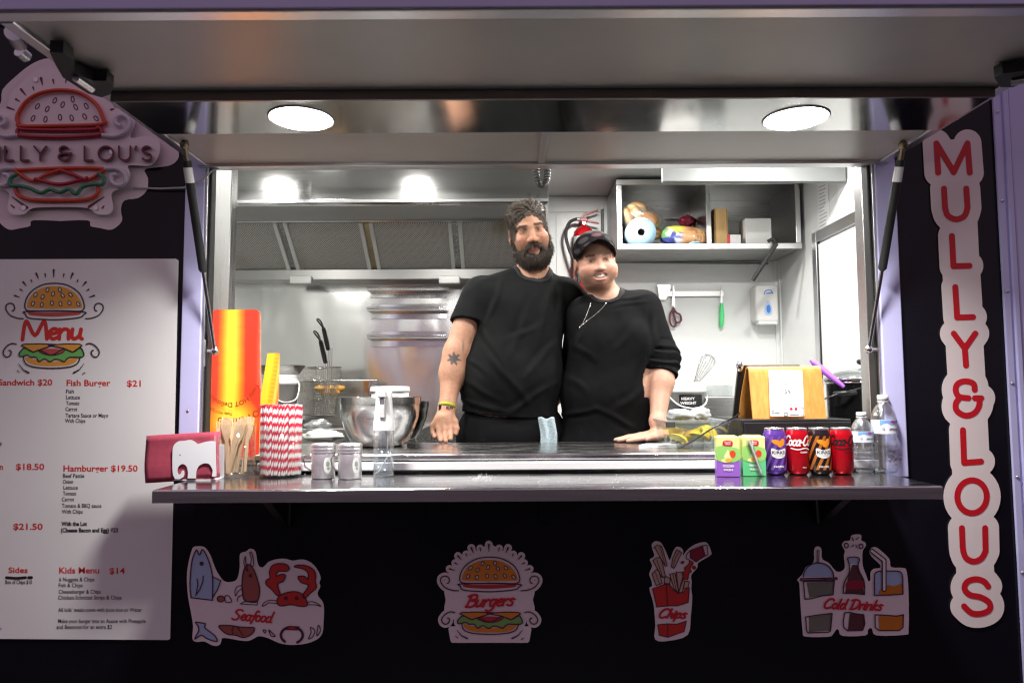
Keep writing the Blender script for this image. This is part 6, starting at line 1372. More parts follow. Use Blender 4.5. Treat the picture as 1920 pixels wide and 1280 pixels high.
# ---- notices on the end wall
pm = mat('notice_paper', (.88, .89, .89), .5)
def wallp(px, py, X=1.5605): return PX(px, py, X)
for i, (quad, lb) in enumerate((((1533, 344, 1553, 336, 1556, 428, 1535, 440), 'curled printed notice, farthest from the opening'), ((1570, 338, 1606, 335, 1610, 402, 1572, 424), 'white notice in the middle of the end wall'), ((1616, 335, 1640, 335, 1640, 388, 1618, 398), 'white notice closest to the opening'))):
    q = [wallp(*quad[2 * j:2 * j + 2]) for j in range(4)]
    t = thing('wall_notice', lb, 'notice', q[3], group='notices on the end wall')
    part('sheet', mesh_from([tuple(p) for p in q] + [tuple(p + Vector((-.0012, 0, 0))) for p in q], [(4, 5, 6, 7), (0, 3, 2, 1), (0, 1, 5, 4), (1, 2, 6, 5), (2, 3, 7, 6), (3, 0, 4, 7)]), pm, t)
    pl = MB()
    for j in range(12 if i == 0 else 0):
        f1 = .10 + j * .07; a = q[0].lerp(q[3], f1).lerp(q[1].lerp(q[2], f1), .12); b = q[0].lerp(q[3], f1).lerp(q[1].lerp(q[2], f1), .6 + .25 * random.random()); o_ = Vector((-.0018, 0, 0)); hh = Vector((0, 0, .004))
        pl.add([a + o_, b + o_, b + o_ + hh, a + o_ + hh], [(0, 1, 2, 3)])
    if i == 0: part('print_lines', pl, ink('grey_print', (.35, .36, .37)), t, kind='stuff')
# ================================================================ people: sculpted as one distance field each, then meshed
def d_ell(p, c, r, R=None):
    q = p - np.asarray(c); 
    if R is not None: q = q @ R
    r = np.asarray(r); k0 = np.sqrt(((q / r) ** 2).sum(1)); k1 = np.sqrt(((q / r ** 2) ** 2).sum(1)) + 1e-9
    return k0 * (k0 - 1) / k1
def d_cap(p, a, b, ra, rb=None, flat=None):
    a = np.asarray(a, float); b = np.asarray(b, float); rb = ra if rb is None else rb
    ab = b - a; L = (ab * ab).sum() + 1e-12; t = np.clip(((p - a) @ ab) / L, 0, 1)
    q = p - a - t[:, None] * ab
    if flat is not None:                         # flat = (axis, factor): squash the section along an axis
        ax, f = np.asarray(flat[0], float), flat[1]; ax = ax / np.linalg.norm(ax); q = q + (q @ ax)[:, None] * ax * (1 / f - 1)
        return (np.sqrt((q * q).sum(1)) - (ra + (rb - ra) * t)) * f
    return np.sqrt((q * q).sum(1)) - (ra + (rb - ra) * t)
def su(a, b, k): h = np.maximum(k - np.abs(a - b), 0) / k; return np.minimum(a, b) - h * h * k * .25
def ss(a, b, k): h = np.maximum(k - np.abs(a + b), 0) / k; return np.maximum(a, -b) + h * h * k * .25   # a minus b
def gated(p, c, R, fn, m=.055):
    r = np.sqrt(((p - np.asarray(c)) ** 2).sum(1)); o = r - (R - m); i = np.nonzero(r < R)[0]
    if len(i): o[i] = fn(p[i])
    return o
def chain(p, pts, rs, k=.012, flat=None):
    d = None
    for i in range(len(pts) - 1):
        e = d_cap(p, pts[i], pts[i + 1], rs[i], rs[i + 1], flat); d = e if d is None else su(d, e, k)
    return d
def net(f, lo, hi, h, slack=1.7, B=8):
    """surface nets over the zero level of f inside the box lo..hi"""
    lo = np.asarray(lo, float); n = np.ceil((np.asarray(hi) - lo) / (h * B)).astype(int)
    g = np.stack(np.meshgrid(*[np.arange(k) for k in n], indexing='ij'), -1).reshape(-1, 3)
    cen = lo + (g + .5) * h * B
    act = g[np.abs(f(cen)) < h * B * .87 * slack]
    ax = np.arange(B + 1); off = np.stack(np.meshgrid(ax, ax, ax, indexing='ij'), -1).reshape(-1, 3)
    N = len(act); vals = np.empty((N, (B + 1) ** 3), np.float32); CH = 600
    for s in range(0, N, CH):
        gi = act[s:s + CH]; pts = lo + ((gi[:, None, :] * B + off[None]) * h).reshape(-1, 3); vals[s:s + CH] = f(pts).reshape(len(gi), -1)
    V = vals.reshape(N, B + 1, B + 1, B + 1); S_ = V < 0
    D = n * B + 2
    base = act * B
    def gid(i): return (i[..., 0].astype(np.int64) * D[1] + i[..., 1]) * D[2] + i[..., 2]
    acc = np.zeros((N, B, B, B, 3)); cnt = np.zeros((N, B, B, B))
    for dx in (0, 1):
        for dy in (0, 1):
            for axis in range(3):
                o0 = [0, 0, 0]; oth = [a for a in range(3) if a != axis]; o0[oth[0]] = dx; o0[oth[1]] = dy; o1 = list(o0); o1[axis] = 1
                A = V[:, o0[0]:o0[0] + B, o0[1]:o0[1] + B, o0[2]:o0[2] + B]; C = V[:, o1[0]:o1[0] + B, o1[1]:o1[1] + B, o1[2]:o1[2] + B]
                m = (A < 0) != (C < 0); t = np.where(m, A / np.where(m, A - C, 1), 0)
                for a in range(3): acc[..., a] += m * (o0[a] + (t if a == axis else 0))
                cnt += m
    m = cnt > 0; idx = np.argwhere(m); cell = base[idx[:, 0]] + idx[:, 1:]
    pos = lo + (cell - 0. + acc[m] / cnt[m][:, None] - 0.) * h
    pos = lo + (base[idx[:, 0]] + idx[:, 1:] + acc[m] / cnt[m][:, None]) * h
    ids = gid(cell); order = np.argsort(ids); ids_s = ids[order]
    faces = []
    for axis in range(3):
        o1 = [0, 0, 0]; o1[axis] = 1
        A = S_[:, :B, :B, :B]; C = S_[:, o1[0]:o1[0] + B, o1[1]:o1[1] + B, o1[2]:o1[2] + B]
        e = np.argwhere(A != C)
        if not len(e): continue
        p0 = base[e[:, 0]] + e[:, 1:]; flip = A[e[:, 0], e[:, 1], e[:, 2], e[:, 3]]
        u, v = [(1, 2), (2, 0), (0, 1)][axis]; q = []
        for du, dv in ((0, 0), (-1, 0), (-1, -1), (0, -1)):
            c = p0.copy(); c[:, u] += du; c[:, v] += dv; q.append(gid(c))
        q = np.stack(q, 1); k = np.searchsorted(ids_s, q); k = np.clip(k, 0, len(ids_s) - 1); ok = (ids_s[k] == q).all(1)
        fq = order[k[ok]]; fl = flip[ok]; fq[~fl] = fq[~fl][:, ::-1]; faces.append(fq)
    return pos, np.concatenate(faces)
def np_mesh(v, f, cols=None):
    me = bpy.data.meshes.new('mesh'); me.vertices.add(len(v)); me.vertices.foreach_set('co', np.asarray(v, np.float32).ravel())
    me.loops.add(len(f) * 4); me.loops.foreach_set('vertex_index', np.asarray(f, np.int32).ravel()); me.polygons.add(len(f))
    me.polygons.foreach_set('loop_start', np.arange(len(f), dtype=np.int32) * 4); me.polygons.foreach_set('use_smooth', np.ones(len(f), bool)); me.update(calc_edges=True); me.validate()
    if cols is not None:
        ca = me.color_attributes.new('col', 'FLOAT_COLOR', 'POINT'); ca.data.foreach_set('color', np.concatenate([cols, np.ones((len(v), 1))], 1).astype(np.float32).ravel())
    return me
def merge_vf(lst):
    V = []; F_ = []; o = 0
    for v, f in lst: V.append(v); F_.append(f + o); o += len(v)
    return np.concatenate(V), np.concatenate(F_)
def wob(p, seed, freq, n=7):
    rg = np.random.default_rng(seed); K = rg.normal(0, freq, (n, 3)); ph = rg.uniform(0, 6.28, n); return np.sin(p @ K.T + ph).sum(1) / n
def rot3(rx, ry, rz): return np.array((Matrix.Rotation(ry, 3, 'Y') @ Matrix.Rotation(rx, 3, 'X') @ Matrix.Rotation(rz, 3, 'Z')))
def nP(px, py, Y): return np.array(P(px, py, Y))
def strands(roots, dirs, length, r, seed, curl=.3, droop=0., segs=4):
    """tapering hairs as thin three-sided meshes"""
    rg = np.random.default_rng(seed); n = len(roots)
    L = length * rg.uniform(.65, 1.15, n); d = dirs + rg.normal(0, curl * .35, (n, 3)); d /= np.linalg.norm(d, axis=1)[:, None]
    p = roots.copy(); rings = []; ang = np.array([0, 2.094, 4.189])
    bend = rg.normal(0, curl, (n, 3))
    for s in range(segs + 1):
        a = np.cross(d, np.array([.31, .22, .92])); a /= np.linalg.norm(a, axis=1)[:, None] + 1e-9; b = np.cross(d, a)
        rr = r * (1 - .8 * s / segs)
        rings.append(p[:, None, :] + rr * (a[:, None, :] * np.cos(ang)[None, :, None] + b[:, None, :] * np.sin(ang)[None, :, None]))
        p = p + d * (L / segs)[:, None]; d = d + bend * .35 + np.array([0, 0, -droop]); d /= np.linalg.norm(d, axis=1)[:, None]
    V = np.stack(rings, 1).reshape(-1, 3); per = (segs + 1) * 3; F_ = []
    for s in range(segs):
        for k in range(3): F_.append([s * 3 + k, s * 3 + (k + 1) % 3, (s + 1) * 3 + (k + 1) % 3, (s + 1) * 3 + k])
    F_ = np.array(F_); return V, (F_[None] + (np.arange(n) * per)[:, None, None]).reshape(-1, 4)
def eyes(t, C, R, ex, ey, ez, iris, lookdown=0.):
    for s in (-1, 1):
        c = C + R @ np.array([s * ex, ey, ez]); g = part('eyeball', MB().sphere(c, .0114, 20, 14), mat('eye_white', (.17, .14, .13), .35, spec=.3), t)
        f = R @ np.array([0, -1., -.02]); u = Vector(f).normalized()
        part('iris', MB().sphere(Vector(c) + u * .0046, .0070, 14, 8, (1, 1, 1)), mat('iris_' + iris[0], tuple(k * .5 for k in iris[1]), .35, spec=.3), g)
        part('pupil', MB().sphere(Vector(c) + u * .0096, .0024, 10, 6), mat('pupil_black', (.004, .004, .004), .1), g)
def folds(p, d, lines, ymax):
    m = (p[:, 1] < ymax)
    for (ax_, az_), (bx_, bz_), amp, w_ in lines:
        a = nP(ax_, az_, .60); b = nP(bx_, bz_, .60); ab = np.array([b[0] - a[0], b[2] - a[2]]); L = (ab * ab).sum()
        u = ((p[:, 0] - a[0]) * ab[0] + (p[:, 2] - a[2]) * ab[1]) / L; t = np.clip(u, -.15, 1.15)
        sd = ((p[:, 0] - a[0]) * ab[1] - (p[:, 2] - a[2]) * ab[0]) / math.sqrt(L) + .35 * w_ * np.sin(u * 5 + ax_)
        al = np.maximum(0, np.abs(u - .5) - .5) * math.sqrt(L)
        g = (np.exp(-(sd / w_) ** 2) - .55 * np.exp(-((sd - 1.9 * w_) / w_) ** 2)) * np.exp(-(al / (1.2 * w_)) ** 2) * (.35 + .65 * np.sin(np.clip(u, 0, 1) * PI)); d = d - np.where(m, amp * g, 0)
    return d
def locks(roots, dirs, nrm_, length, r0, seed, wave=.25, segs=6, flat=.55, shade=(.030, .021, .015), hi=(.125, .100, .080), lift=.0):
    """tapering locks of hair, each with its own tone"""
    rg_ = np.random.default_rng(seed); V = []; F_ = []; Cc = []; o = 0; ns = 6
    for k in range(len(roots)):
        p_ = roots[k].copy(); d_ = dirs[k] / np.linalg.norm(dirs[k]); L = length * rg_.uniform(.65, 1.2); side = np.cross(d_, nrm_[k]); side /= np.linalg.norm(side) + 1e-9
        ph = rg_.uniform(0, 6.28); wv = wave * rg_.uniform(.5, 1.3); r_ = r0 * rg_.uniform(.7, 1.25); tone = rg_.uniform(0, 1) ** 1.6; c_ = np.array(shade) * (1 - tone) + np.array(hi) * tone
        for j in range(segs + 1):
            f_ = j / segs; rr_ = r_ * (1 - f_) ** .55 * (.75 + .25 * min(1, f_ * 5)) + .0003
            up = np.cross(side, d_)
            for q in range(ns):
                a = 2 * PI * q / ns; V.append(p_ + side * math.cos(a) * rr_ + up * math.sin(a) * rr_ * flat); Cc.append(c_)
            if j < segs:
                for q in range(ns): F_.append((o + j * ns + q, o + j * ns + (q + 1) % ns, o + (j + 1) * ns + (q + 1) % ns, o + (j + 1) * ns + q))
            p_ = p_ + d_ * L / segs; d_ = d_ + side * wv * math.cos(ph + f_ * 4.5) * .5 - nrm_[k] * (.16 - lift); d_ /= np.linalg.norm(d_)
        o += (segs + 1) * ns
    return np.array(V), np.array(F_), np.array(Cc)
def vnorm(v, f):
    nv = np.zeros_like(v); tri = f[:, :3]; nn_ = np.cross(v[tri[:, 1]] - v[tri[:, 0]], v[tri[:, 2]] - v[tri[:, 0]])
    for k in range(4): np.add.at(nv, f[:, k], nn_)
    return nv / (np.linalg.norm(nv, axis=1)[:, None] + 1e-9)
def mixc(c, new, w_): return c * (1 - w_[:, None]) + np.array(new) * w_[:, None]
def sstep(x, a, b): t = np.clip((x - a) / (b - a), 0, 1); return t * t * (3 - 2 * t)

# ------------------------------------------------------------------------------------------------ the man
def lips(man):
    up = [(-.027, -.082, -.066), (-.012, -.0945, -.0690), (0, -.0965, -.0685), (.012, -.0945, -.0690), (.027, -.082, -.066)]
    lo = [(-.026, -.082, -.069), (-.012, -.0925, -.0800), (0, -.0945, -.0820), (.012, -.0925, -.0800), (.026, -.082, -.069)]
    if man: lo = [(x, y, z + .004) for x, y, z in lo]
    else: up = [(x * 1.08, y, z + (.0035 if abs(x) > .02 else .001)) for x, y, z in up]; lo = [(x * 1.08, y, z + (.005 if abs(x) > .02 else -.0045)) for x, y, z in lo]
    return up, lo
def lip_w(q, man):
    if not man: q = q * np.where(q[:, 2:3] < 0, np.array([[1., 1., 1.19]]), 1.) + np.array([0, 0, .002])
    up, lo = lips(man); d = np.minimum(chain(q, up, [.0030, .0046, .0044, .0046, .0030]), chain(q, lo, [.0030, .0056, .0060, .0056, .0030])); return 1 - sstep(d, .0006, .0030)
def head_field(q, man):
    """q in head space: origin between the ears at eye height, face towards -y"""
    if not man: q = q * np.where(q[:, 2:3] < 0, np.array([[1., 1., 1.19]]), 1.)
    d = d_ell(q, (0, .008, .034), (.077, .099, .086))
    if man:
        d = su(d, d_ell(q, (0, -.022, -.035), (.065, .070, .088)), .03); d = su(d, d_ell(q, (0, -.026, -.080), (.060, .060, .042)), .03)
        d = su(d, d_cap(q, (0, -.074, -.100), (0, -.070, -.108), .022), .03)
    else:
        d = su(d, d_ell(q, (0, -.020, -.035), (.068, .071, .086)), .03); d = su(d, d_ell(q, (0, -.022, -.076), (.062, .062, .044)), .035)
        d = su(d, d_ell(q, (0, -.076, -.100), (.022, .016, .016)), .03); d = su(d, d_ell(q, (0, -.022, -.112), (.048, .050, .022)), .025)
    ck = .034 if not man else .031
    for s in (-1, 1):
        d = su(d, d_ell(q, (s * .041, -.060, -.036), (ck, .030, ck * .85)), .022)
        d = su(d, d_cap(q, (s * .012, -.088, .016), (s * .048, -.074, .017), .010 if man else .008, .008), .016)
        d = ss(d, d_ell(q, (s * .032, -.103, -.001), (.020, .018, .0125)), .014)
        d = su(d, d_ell(q, (s * .032, -.0770, -.001), (.0160, .0135, .0125)), .006)
        d = ss(d, d_ell(q, (s * .032, -.0935, -.0012), (.0145, .0085, .0044 if man else .0038)), .0025)
        d = su(d, d_ell(q, (s * .080, .014, -.014), (.009, .019, .031)), .010); d = ss(d, d_ell(q, (s * .0885, .008, -.010), (.006, .010, .018)), .006)
        d = su(d, d_ell(q, (s * .0125, -.0985 if man else -.0925, -.041), (.0095, .0110, .0080)), .008)
        if man: d = ss(d, d_ell(q, (s * .0065, -.1065, -.0505), (.0036, .0050, .0030)), .003)
        if man: d = su(d, d_ell(q, (s * .043, -.070, -.062), (.016, .014, .016)), .02)           # smile cheek
        else: d = su(d, d_ell(q, (s * .038, -.060, -.056), (.030, .026, .030)), .035)
    d = su(d, d_cap(q, (0, -.090, .010), (0, -.106 if man else -.0975, -.036), .0085, .0110), .012)
    d = su(d, d_ell(q, (0, -.1085 if man else -.0985, -.0400), (.0125, .0110, .0100)), .008)
    if not man: d = su(d, d_ell(q, (0, -.078, -.058), (.030, .0165, .020)), .012)
    # lips and mouth
    if not man: q = q + np.array([0, 0, .002])
    up, lo = lips(man)
    d = su(d, chain(q, up, [.0030, .0046, .0044, .0046, .0030]), .006); d = su(d, chain(q, lo, [.0030, .0056, .0060, .0056, .0030]), .006)
    if man: d = ss(d, chain(q, [(-.026, -.090, -.0665), (0, -.1015, -.0735), (.026, -.090, -.0665)], [.0008, .0010, .0008]), .003)
    else:
        mid = [(-.027, -.086, -.0630), (-.011, -.1005, -.0735), (.011, -.1005, -.0735), (.027, -.086, -.0630)]
        d = ss(d, chain(q, mid, [.0026, .0082, .0082, .0026]), .003)
    return d
def finger(p, a, knuckles, tip, r): return chain(p, [a] + knuckles + [tip], [r * 1.12] + [r * (1.02 - .05 * i) for i in range(len(knuckles))] + [r * .80], .004)

HM = rot3(rad(11), rad(-10), rad(3)); E = nP(995.3, 431.5, .62); CM = E + HM @ np.array([0, .085, 0])
LM = lambda p: (p - CM) @ HM
sR, sL = nP(896, 553, .73), nP(1066, 556, .76)
elR = nP(856, 662, .665); foR = nP(848, 700, .645); wrR = nP(838, 764, .585)
elL = nP(1128, 632, .93); wrL = nP(1195, 700, .95)
neckA = CM + HM @ np.array([0, .012, -.085]); neckB = nP(1000, 524, .74)
chest, belly, hips = nP(974, 598, .735), nP(958, 705, .715), nP(955, 812, .735)
def man_torso(p, inf=0.):
    d = d_ell(p, chest, (.188 + inf, .128 + inf, .175 + inf)); d = su(d, d_ell(p, belly, (.214 + inf, .168 + inf, .20 + inf)), .10)
    d = su(d, d_ell(p, hips, (.212 + inf, .150 + inf, .17 + inf)), .08)
    d = su(d, d_cap(p, sR + np.array([.02, 0, -.01]), sL + np.array([-.02, 0, -.01]), .066 + inf), .07)
    d = su(d, d_cap(p, neckB + np.array([-.02, .015, .018]), (sR + sL) / 2 + np.array([-.11, .01, .026]), .052 + inf), .05)
    return su(d, d_cap(p, neckB + np.array([.02, .015, .012]), (sR + sL) / 2 + np.array([.11, .01, .026]), .052 + inf), .05)
kn = [nP(812, 797, .562), nP(823, 803, .545), nP(834, 804, .540), nP(845, 801, .545)]
md = [nP(812, 811, .550), nP(823, 816, .530), nP(834, 817, .526), nP(845, 813, .532)]
tp_ = [nP(815, 820, .528), nP(826, 826, .508), nP(836, 827, .504), nP(845, 823, .512)]
def man_body(p):
    d = gated(p, CM + HM @ np.array([0, 0, -.01]), .22, lambda q: head_field(LM(q), True))
    d = su(d, d_cap(p, neckA, neckB, .062, .070), .03); d = su(d, man_torso(p, -.010), .03)
    a = chain(p, [sR, elR, foR, wrR], [.064, .051, .047, .0310], .03); d = su(d, a, .03)
    d = su(d, d_ell(p, (elR + foR) / 2 + np.array([-.004, -.004, -.03]), (.044, .047, .075)), .03)
    d = su(d, chain(p, [sL, elL, wrL], [.064, .050, .032], .03), .03)
    # right hand hanging to the counter's edge, back of the hand to the camera
    d = su(d, gated(p, nP(834, 795, .56), .17, man_hand), .02)
    return su(d, gated(p, wrL + np.array([.06, 0, 0]), .17, man_hand2), .02)
def man_hand(p):
    d = d_cap(p, wrR, nP(832, 786, .560), .0300, .034, ((0, 1, .3), .62))
    for a_, b_ in ((wrR * .4 + nP(826, 784, .565) * .6, kn[0]), (nP(829, 782, .56), kn[1]), (nP(834, 782, .558), kn[2]), (nP(840, 780, .56), kn[3])): d = su(d, d_cap(p, a_, b_, .0145, .0118), .016)
    for i in range(4): d = su(d, finger(p, kn[i], [md[i]], tp_[i], .0100), .005)
    d = su(d, chain(p, [nP(844, 776, .575), nP(853, 790, .565), nP(856, 803, .555), nP(855, 813, .545)], [.014, .0125, .011, .008], .006), .010)
    return d
def man_hand2(p):
    # left hand behind her back
    d = d_ell(p, wrL + np.array([.05, 0, -.01]), (.05, .02, .04))
    for i in range(4): d = su(d, finger(p, wrL + np.array([.07, 0, .024 - .018 * i]), [wrL + np.array([.105, -.004, .022 - .02 * i])], wrL + np.array([.130, -.012, .018 - .018 * i]), .0095), .005)
    return su(d, finger(p, wrL + np.array([.02, -.005, .03]), [wrL + np.array([.045, -.012, .055])], wrL + np.array([.07, -.018, .066]), .011), .008)
def fwin(q): return d_ell(q, (.002, -.110, -.030), (.0725, .084, .094))
def man_cols(v):
    q = LM(v); n = len(v); c = np.tile(np.array([.44, .235, .150]), (n, 1))
    c *= (1 + .10 * wob(v, 3, 60) + .05 * wob(v, 4, 160))[:, None]
    hd_ = sstep(q[:, 2], -.16, -.12)
    for cx_, cz_, r_, w_ in ((-.042, -.035, .028, .5), (.042, -.035, .028, .5), (0, -.042, .020, .45)):
        g = np.exp(-(((q[:, 0] - cx_) / r_) ** 2 + ((q[:, 2] - cz_) / r_) ** 2)) * w_ * (q[:, 1] < -.03) * hd_; c = mixc(c, (.37, .135, .085), g)
    lip = lip_w(q, True); c = mixc(c, (.50, .21, .17), lip * .95)
    for s in (-1, 1):
        br = np.exp(-((q[:, 2] - .0205 + .35 * np.maximum(0, np.abs(q[:, 0]) - .042)) / .0036) ** 2) * (np.abs(q[:, 0]) > .012) * (np.abs(q[:, 0]) < .054) * (q[:, 1] < -.05); c = mixc(c, (.11, .060, .038), np.clip(br * .6, 0, 1))
        ln = np.exp(-((q[:, 0] - s * .032) / .0165) ** 4) * np.exp(-((q[:, 2] - .0055) / .0030) ** 2) * (q[:, 1] < -.06); c = mixc(c, (.05, .03, .02), np.clip(ln * .85, 0, 1))
    st = (sstep(-q[:, 2], .045, .062) * (q[:, 1] < .01) * hd_) * .45; c = mixc(c, (.17, .095, .06), st * .7 * (1 - np.clip(lip * 2, 0, 1)))
    c = mixc(c, (.05, .032, .024), sstep(fwin(q), -.004, .003) * (q[:, 2] > -.035) * sstep(q[:, 2] + .6 * np.maximum(0, q[:, 1]), -.03, .0) * hd_ * .85)
    # star tattoo on the forearm (seven points) and a small leaf above it
    ctr = nP(851.5, 673, .62); u = (v[:, 0] - ctr[0]); w_ = (v[:, 2] - ctr[2]); an = np.arctan2(u, w_) ; rr_ = np.hypot(u, w_)
    k = np.abs(((an / (2 * PI / 7)) % 1) - .5) * 2; rad_ = .0135 + .0165 * k ** 1.1
    ink_ = sstep(rad_ - rr_, -.0012, .0012) * (v[:, 1] < .70) * (v[:, 0] < ctr[0] + .05); c = mixc(c, (.045, .050, .055), ink_ * .92)
    lf = nP(868.5, 648, .62); l2 = np.exp(-(((v[:, 0] - lf[0]) / .004) ** 2 + ((v[:, 2] - lf[2]) / .022) ** 2)) * (v[:, 1] < .70); c = mixc(c, (.06, .07, .06), np.clip(l2 * .8, 0, 1))
    return np.clip(c, 0, 1)
SKIN = attr_mat('skin_man', .52, sss=.25, spec=.35, var=.10)
COTTON = mat('black_cotton', (.0072, .0080, .0080), .90, var=.30, vscale=9, spec=.10)
COTTON2 = mat('black_jersey', (.0055, .0055, .0060), .88, var=.30, vscale=9, spec=.10)
def person(name, label, v, f, cols, m, base):
    me = np_mesh(v - np.array(base), f, cols); me.materials.append(m)
    o = bpy.data.objects.new(name, me); col.objects.link(o); o.location = base; o['label'] = label; o['category'] = 'person'; return o
def wear(name, v, f, m, t, cols=None, label=None):
    me = np_mesh(v - np.array(t.location), f, cols); me.materials.append(m); o = bpy.data.objects.new(name, me); col.objects.link(o); o.parent = t
    if label: o['label'] = label
    return o
def legs(p, cx_, cy_, top, sp, r0, r1, r2, floor=FLOOR):
    d = None
    for s in (-1, 1):
        e = chain(p, [np.array([cx_ + s * sp, cy_, top]), np.array([cx_ + s * (sp + .01), cy_ - .01, (top + floor) / 2]), np.array([cx_ + s * (sp + .015), cy_ + .01, floor + .07])], [r0, r1, r2], .03); d = e if d is None else su(d, e, .02)
    return d
def shoes(t, cx_, cy_, sp):
    for s in (-1, 1):
        x = cx_ + s * (sp + .02)
        part('shoe', MB().sphere((x, cy_ - .06, FLOOR + .04), 1, 16, 10, (.050, .135, .052)).box(x - .045, x + .045, cy_ - .18, cy_ + .06, FLOOR + .001, FLOOR + .022, .008), BLACKP, t)

v1, f1 = net(man_body, (-.42, .46, 1.10), (.56, 1.05, 2.24), .0038)
base = (float(hips[0]), float(hips[1]), FLOOR)
lg = lambda p: su(legs(p, hips[0], hips[1], 1.16, .095, .098, .065, .045), d_ell(p, hips, (.19, .14, .16)), .03)
v2, f2 = net(lg, (hips[0] - .3, hips[1] - .25, FLOOR), (hips[0] + .3, hips[1] + .25, 1.12), .014)
v, f = merge_vf([(v1, f1), (v2, f2)])
man = person('person', 'bearded person in a black T-shirt with an arm tattoo, standing at the counter', v, f, man_cols(v), SKIN, base)
eyes(man, CM, HM, .032, -.0778, -.0015, ('brown', (.06, .03, .015)))
# T-shirt
zs = np.array([0, 0, 1.])
MF = [((902, 612), (948, 690), .0075, .010), ((908, 650), (990, 755), .006, .012), ((942, 522), (914, 602), .007, .011), ((1038, 518), (1012, 640), .006, .012), ((1003, 560), (955, 668), .005, .014), ((856, 748), (945, 770), .006, .009), ((868, 712), (935, 748), .006, .011), ((1046, 716), (955, 772), .006, .012), ((868, 540), (862, 592), .006, .009), ((888, 556), (886, 604), .006, .008), ((1046, 640), (985, 705), .006, .013), ((925, 505), (880, 540), .004, .010), ((872, 668), (915, 700), .005, .009), ((1030, 600), (950, 640), .004, .012), ((1060, 520), (1045, 600), .006, .011)]
def sleeve(p, a, b, fa, n_, r0, r1, seed):
    d = chain(p, [a, a * (1 - fa) + b * fa], [r0, r1], .03) + .0035 * wob(p, seed, 40)
    return np.maximum(d, (p - (a * (1 - fa) + b * fa)) @ (n_ / np.linalg.norm(n_)))
def man_shirt(p):
    d = man_torso(p, .006)
    n1 = (elR - sR); n1 = n1 / np.linalg.norm(n1) + np.array([.16, 0, -.05]); n2 = (elL - sL)
    fold = .0036 * wob(p * np.array([1, 1, .55]), 5, 24) + .0016 * wob(p * np.array([1, 1, .6]), 6, 60)
    d = folds(p, d + fold, MF, .74)
    d = su(d, sleeve(p, sR + np.array([.010, 0, .004]), elR, .50, n1, .075, .079, 8), .03)
    d = su(d, sleeve(p, sL + np.array([-.012, 0, .004]), elL, .56, n2, .076, .078, 9), .03)
    hem = nP(940, 777, .56)[2] - .020 * np.sin((p[:, 0] + .12) * 7) * .8; d = np.maximum(d, hem - p[:, 2])
    # neck opening
    nk = d_cap(p, neckA, neckB + np.array([.0, -.004, .004]), .066, .0745); nk = np.minimum(nk, d_ell(p, nP(1000, 498, .655), (.066, .085, .052)))
    return ss(d, nk, .006)
v, f = net(man_shirt, (-.30, .46, 1.24), (.36, 1.0, 2.02), .0050); wear('tshirt', v, f, COTTON, man)
# neckband
bandm = mat('black_rib', (.008, .008, .0085), .9)
def ring_on(field, nkf, lo, hi, h): return net(lambda p: np.maximum(np.abs(field(p)) - .0035, np.abs(nkf(p) - .004) - .0075), lo, hi, h)
def mnk(p): return np.minimum(d_cap(p, neckA, neckB + np.array([0, -.004, .004]), .066, .0745), d_ell(p, nP(1000, 498, .655), (.066, .085, .052)))
v, f = ring_on(lambda p: man_torso(p, .0065), mnk, (-.12, .5, 1.75), (.26, .95, 2.02), .0035); wear('collar', v, f, bandm, man)
def man_trs(p):
    d = su(legs(p, hips[0], hips[1], 1.16, .095, .115, .085, .070, FLOOR), d_ell(p, hips + np.array([.008, 0, 0]), (.226, .157, .17)), .05); d = np.maximum(d, p[:, 2] - (nP(940, 770, .56)[2])); return d + .003 * wob(p, 9, 30)
v, f = net(man_trs, (hips[0] - .32, hips[1] - .27, FLOOR + .03), (hips[0] + .32, hips[1] + .27, 1.42), .009); wear('trousers', v, f, mat('black_twill', (.006, .006, .0065), .9, spec=.1), man)
shoes(man, hips[0], hips[1], .10)
# flour marks on the shirt
# wristband
def band(name, a, b, r, m, t, n_=30, w_=.018, flat=(.95, .8)):
    a = Vector(a); ax = (Vector(b) - a).normalized(); u = ax.orthogonal().normalized(); q = ax.cross(u); mb = MB(); V = []
    for zz_ in (0, w_):
        for rr_ in (r, r + .0018): V += [a + ax * zz_ + (u * math.cos(2 * PI * i / n_) + q * math.sin(2 * PI * i / n_)) * rr_ for i in range(n_)]
    F_ = []
    for i in range(n_):
        j = (i + 1) % n_; F_ += [(i, j, n_ + j, n_ + i), (n_ + i, n_ + j, 3 * n_ + j, 3 * n_ + i), (2 * n_ + i, 3 * n_ + i, 3 * n_ + j, 2 * n_ + j), (i, 2 * n_ + i, 2 * n_ + j, j)]
    mb.add(V, F_, True); return part(name, mb, m, t)
wd_ = (wrR - foR) / np.linalg.norm(wrR - foR); wc = wrR - wd_ * .012
band('wristband', wc, wc + wd_, .0345, mat('band_olive', S((150, 150, 40)), .4), man, w_=.015)
bx_ = nP(845, 761, .54); me = text_mesh('RUN', .013, .0006); me.transform(Matrix.Translation(Vector((P(836, 766, .54).x, P(836, 765, .548).y, P(836, 766, .54).z))) @ Matrix.Rotation(rad(90), 4, 'X') @ Matrix.Rotation(rad(-4), 4, 'Z'))
part('band_lettering', me, ink('ink_black'), man)
part('band_clasp', MB().box(P(822.5, 765, .56).x, P(828, 765, .56).x, .553, .590, P(826, 769, .56).z, P(826, 758, .56).z, .002), BLACKP, man)
b = bmesh.new(); bmesh.ops.create_grid(b, x_segments=16, y_segments=18, size=.5)
for v in b.verts:
    u, w_ = v.co.x + .5, v.co.y + .5; q = P(1011 + 31 * u + 3 * math.sin(w_ * 4), 783 + 62 * (1 - w_), .560); v.co = q + Vector((0, .007 * math.sin(u * 11 + w_ * 2) + .012 * abs(u - .5), .004 * math.sin(u * 9)))
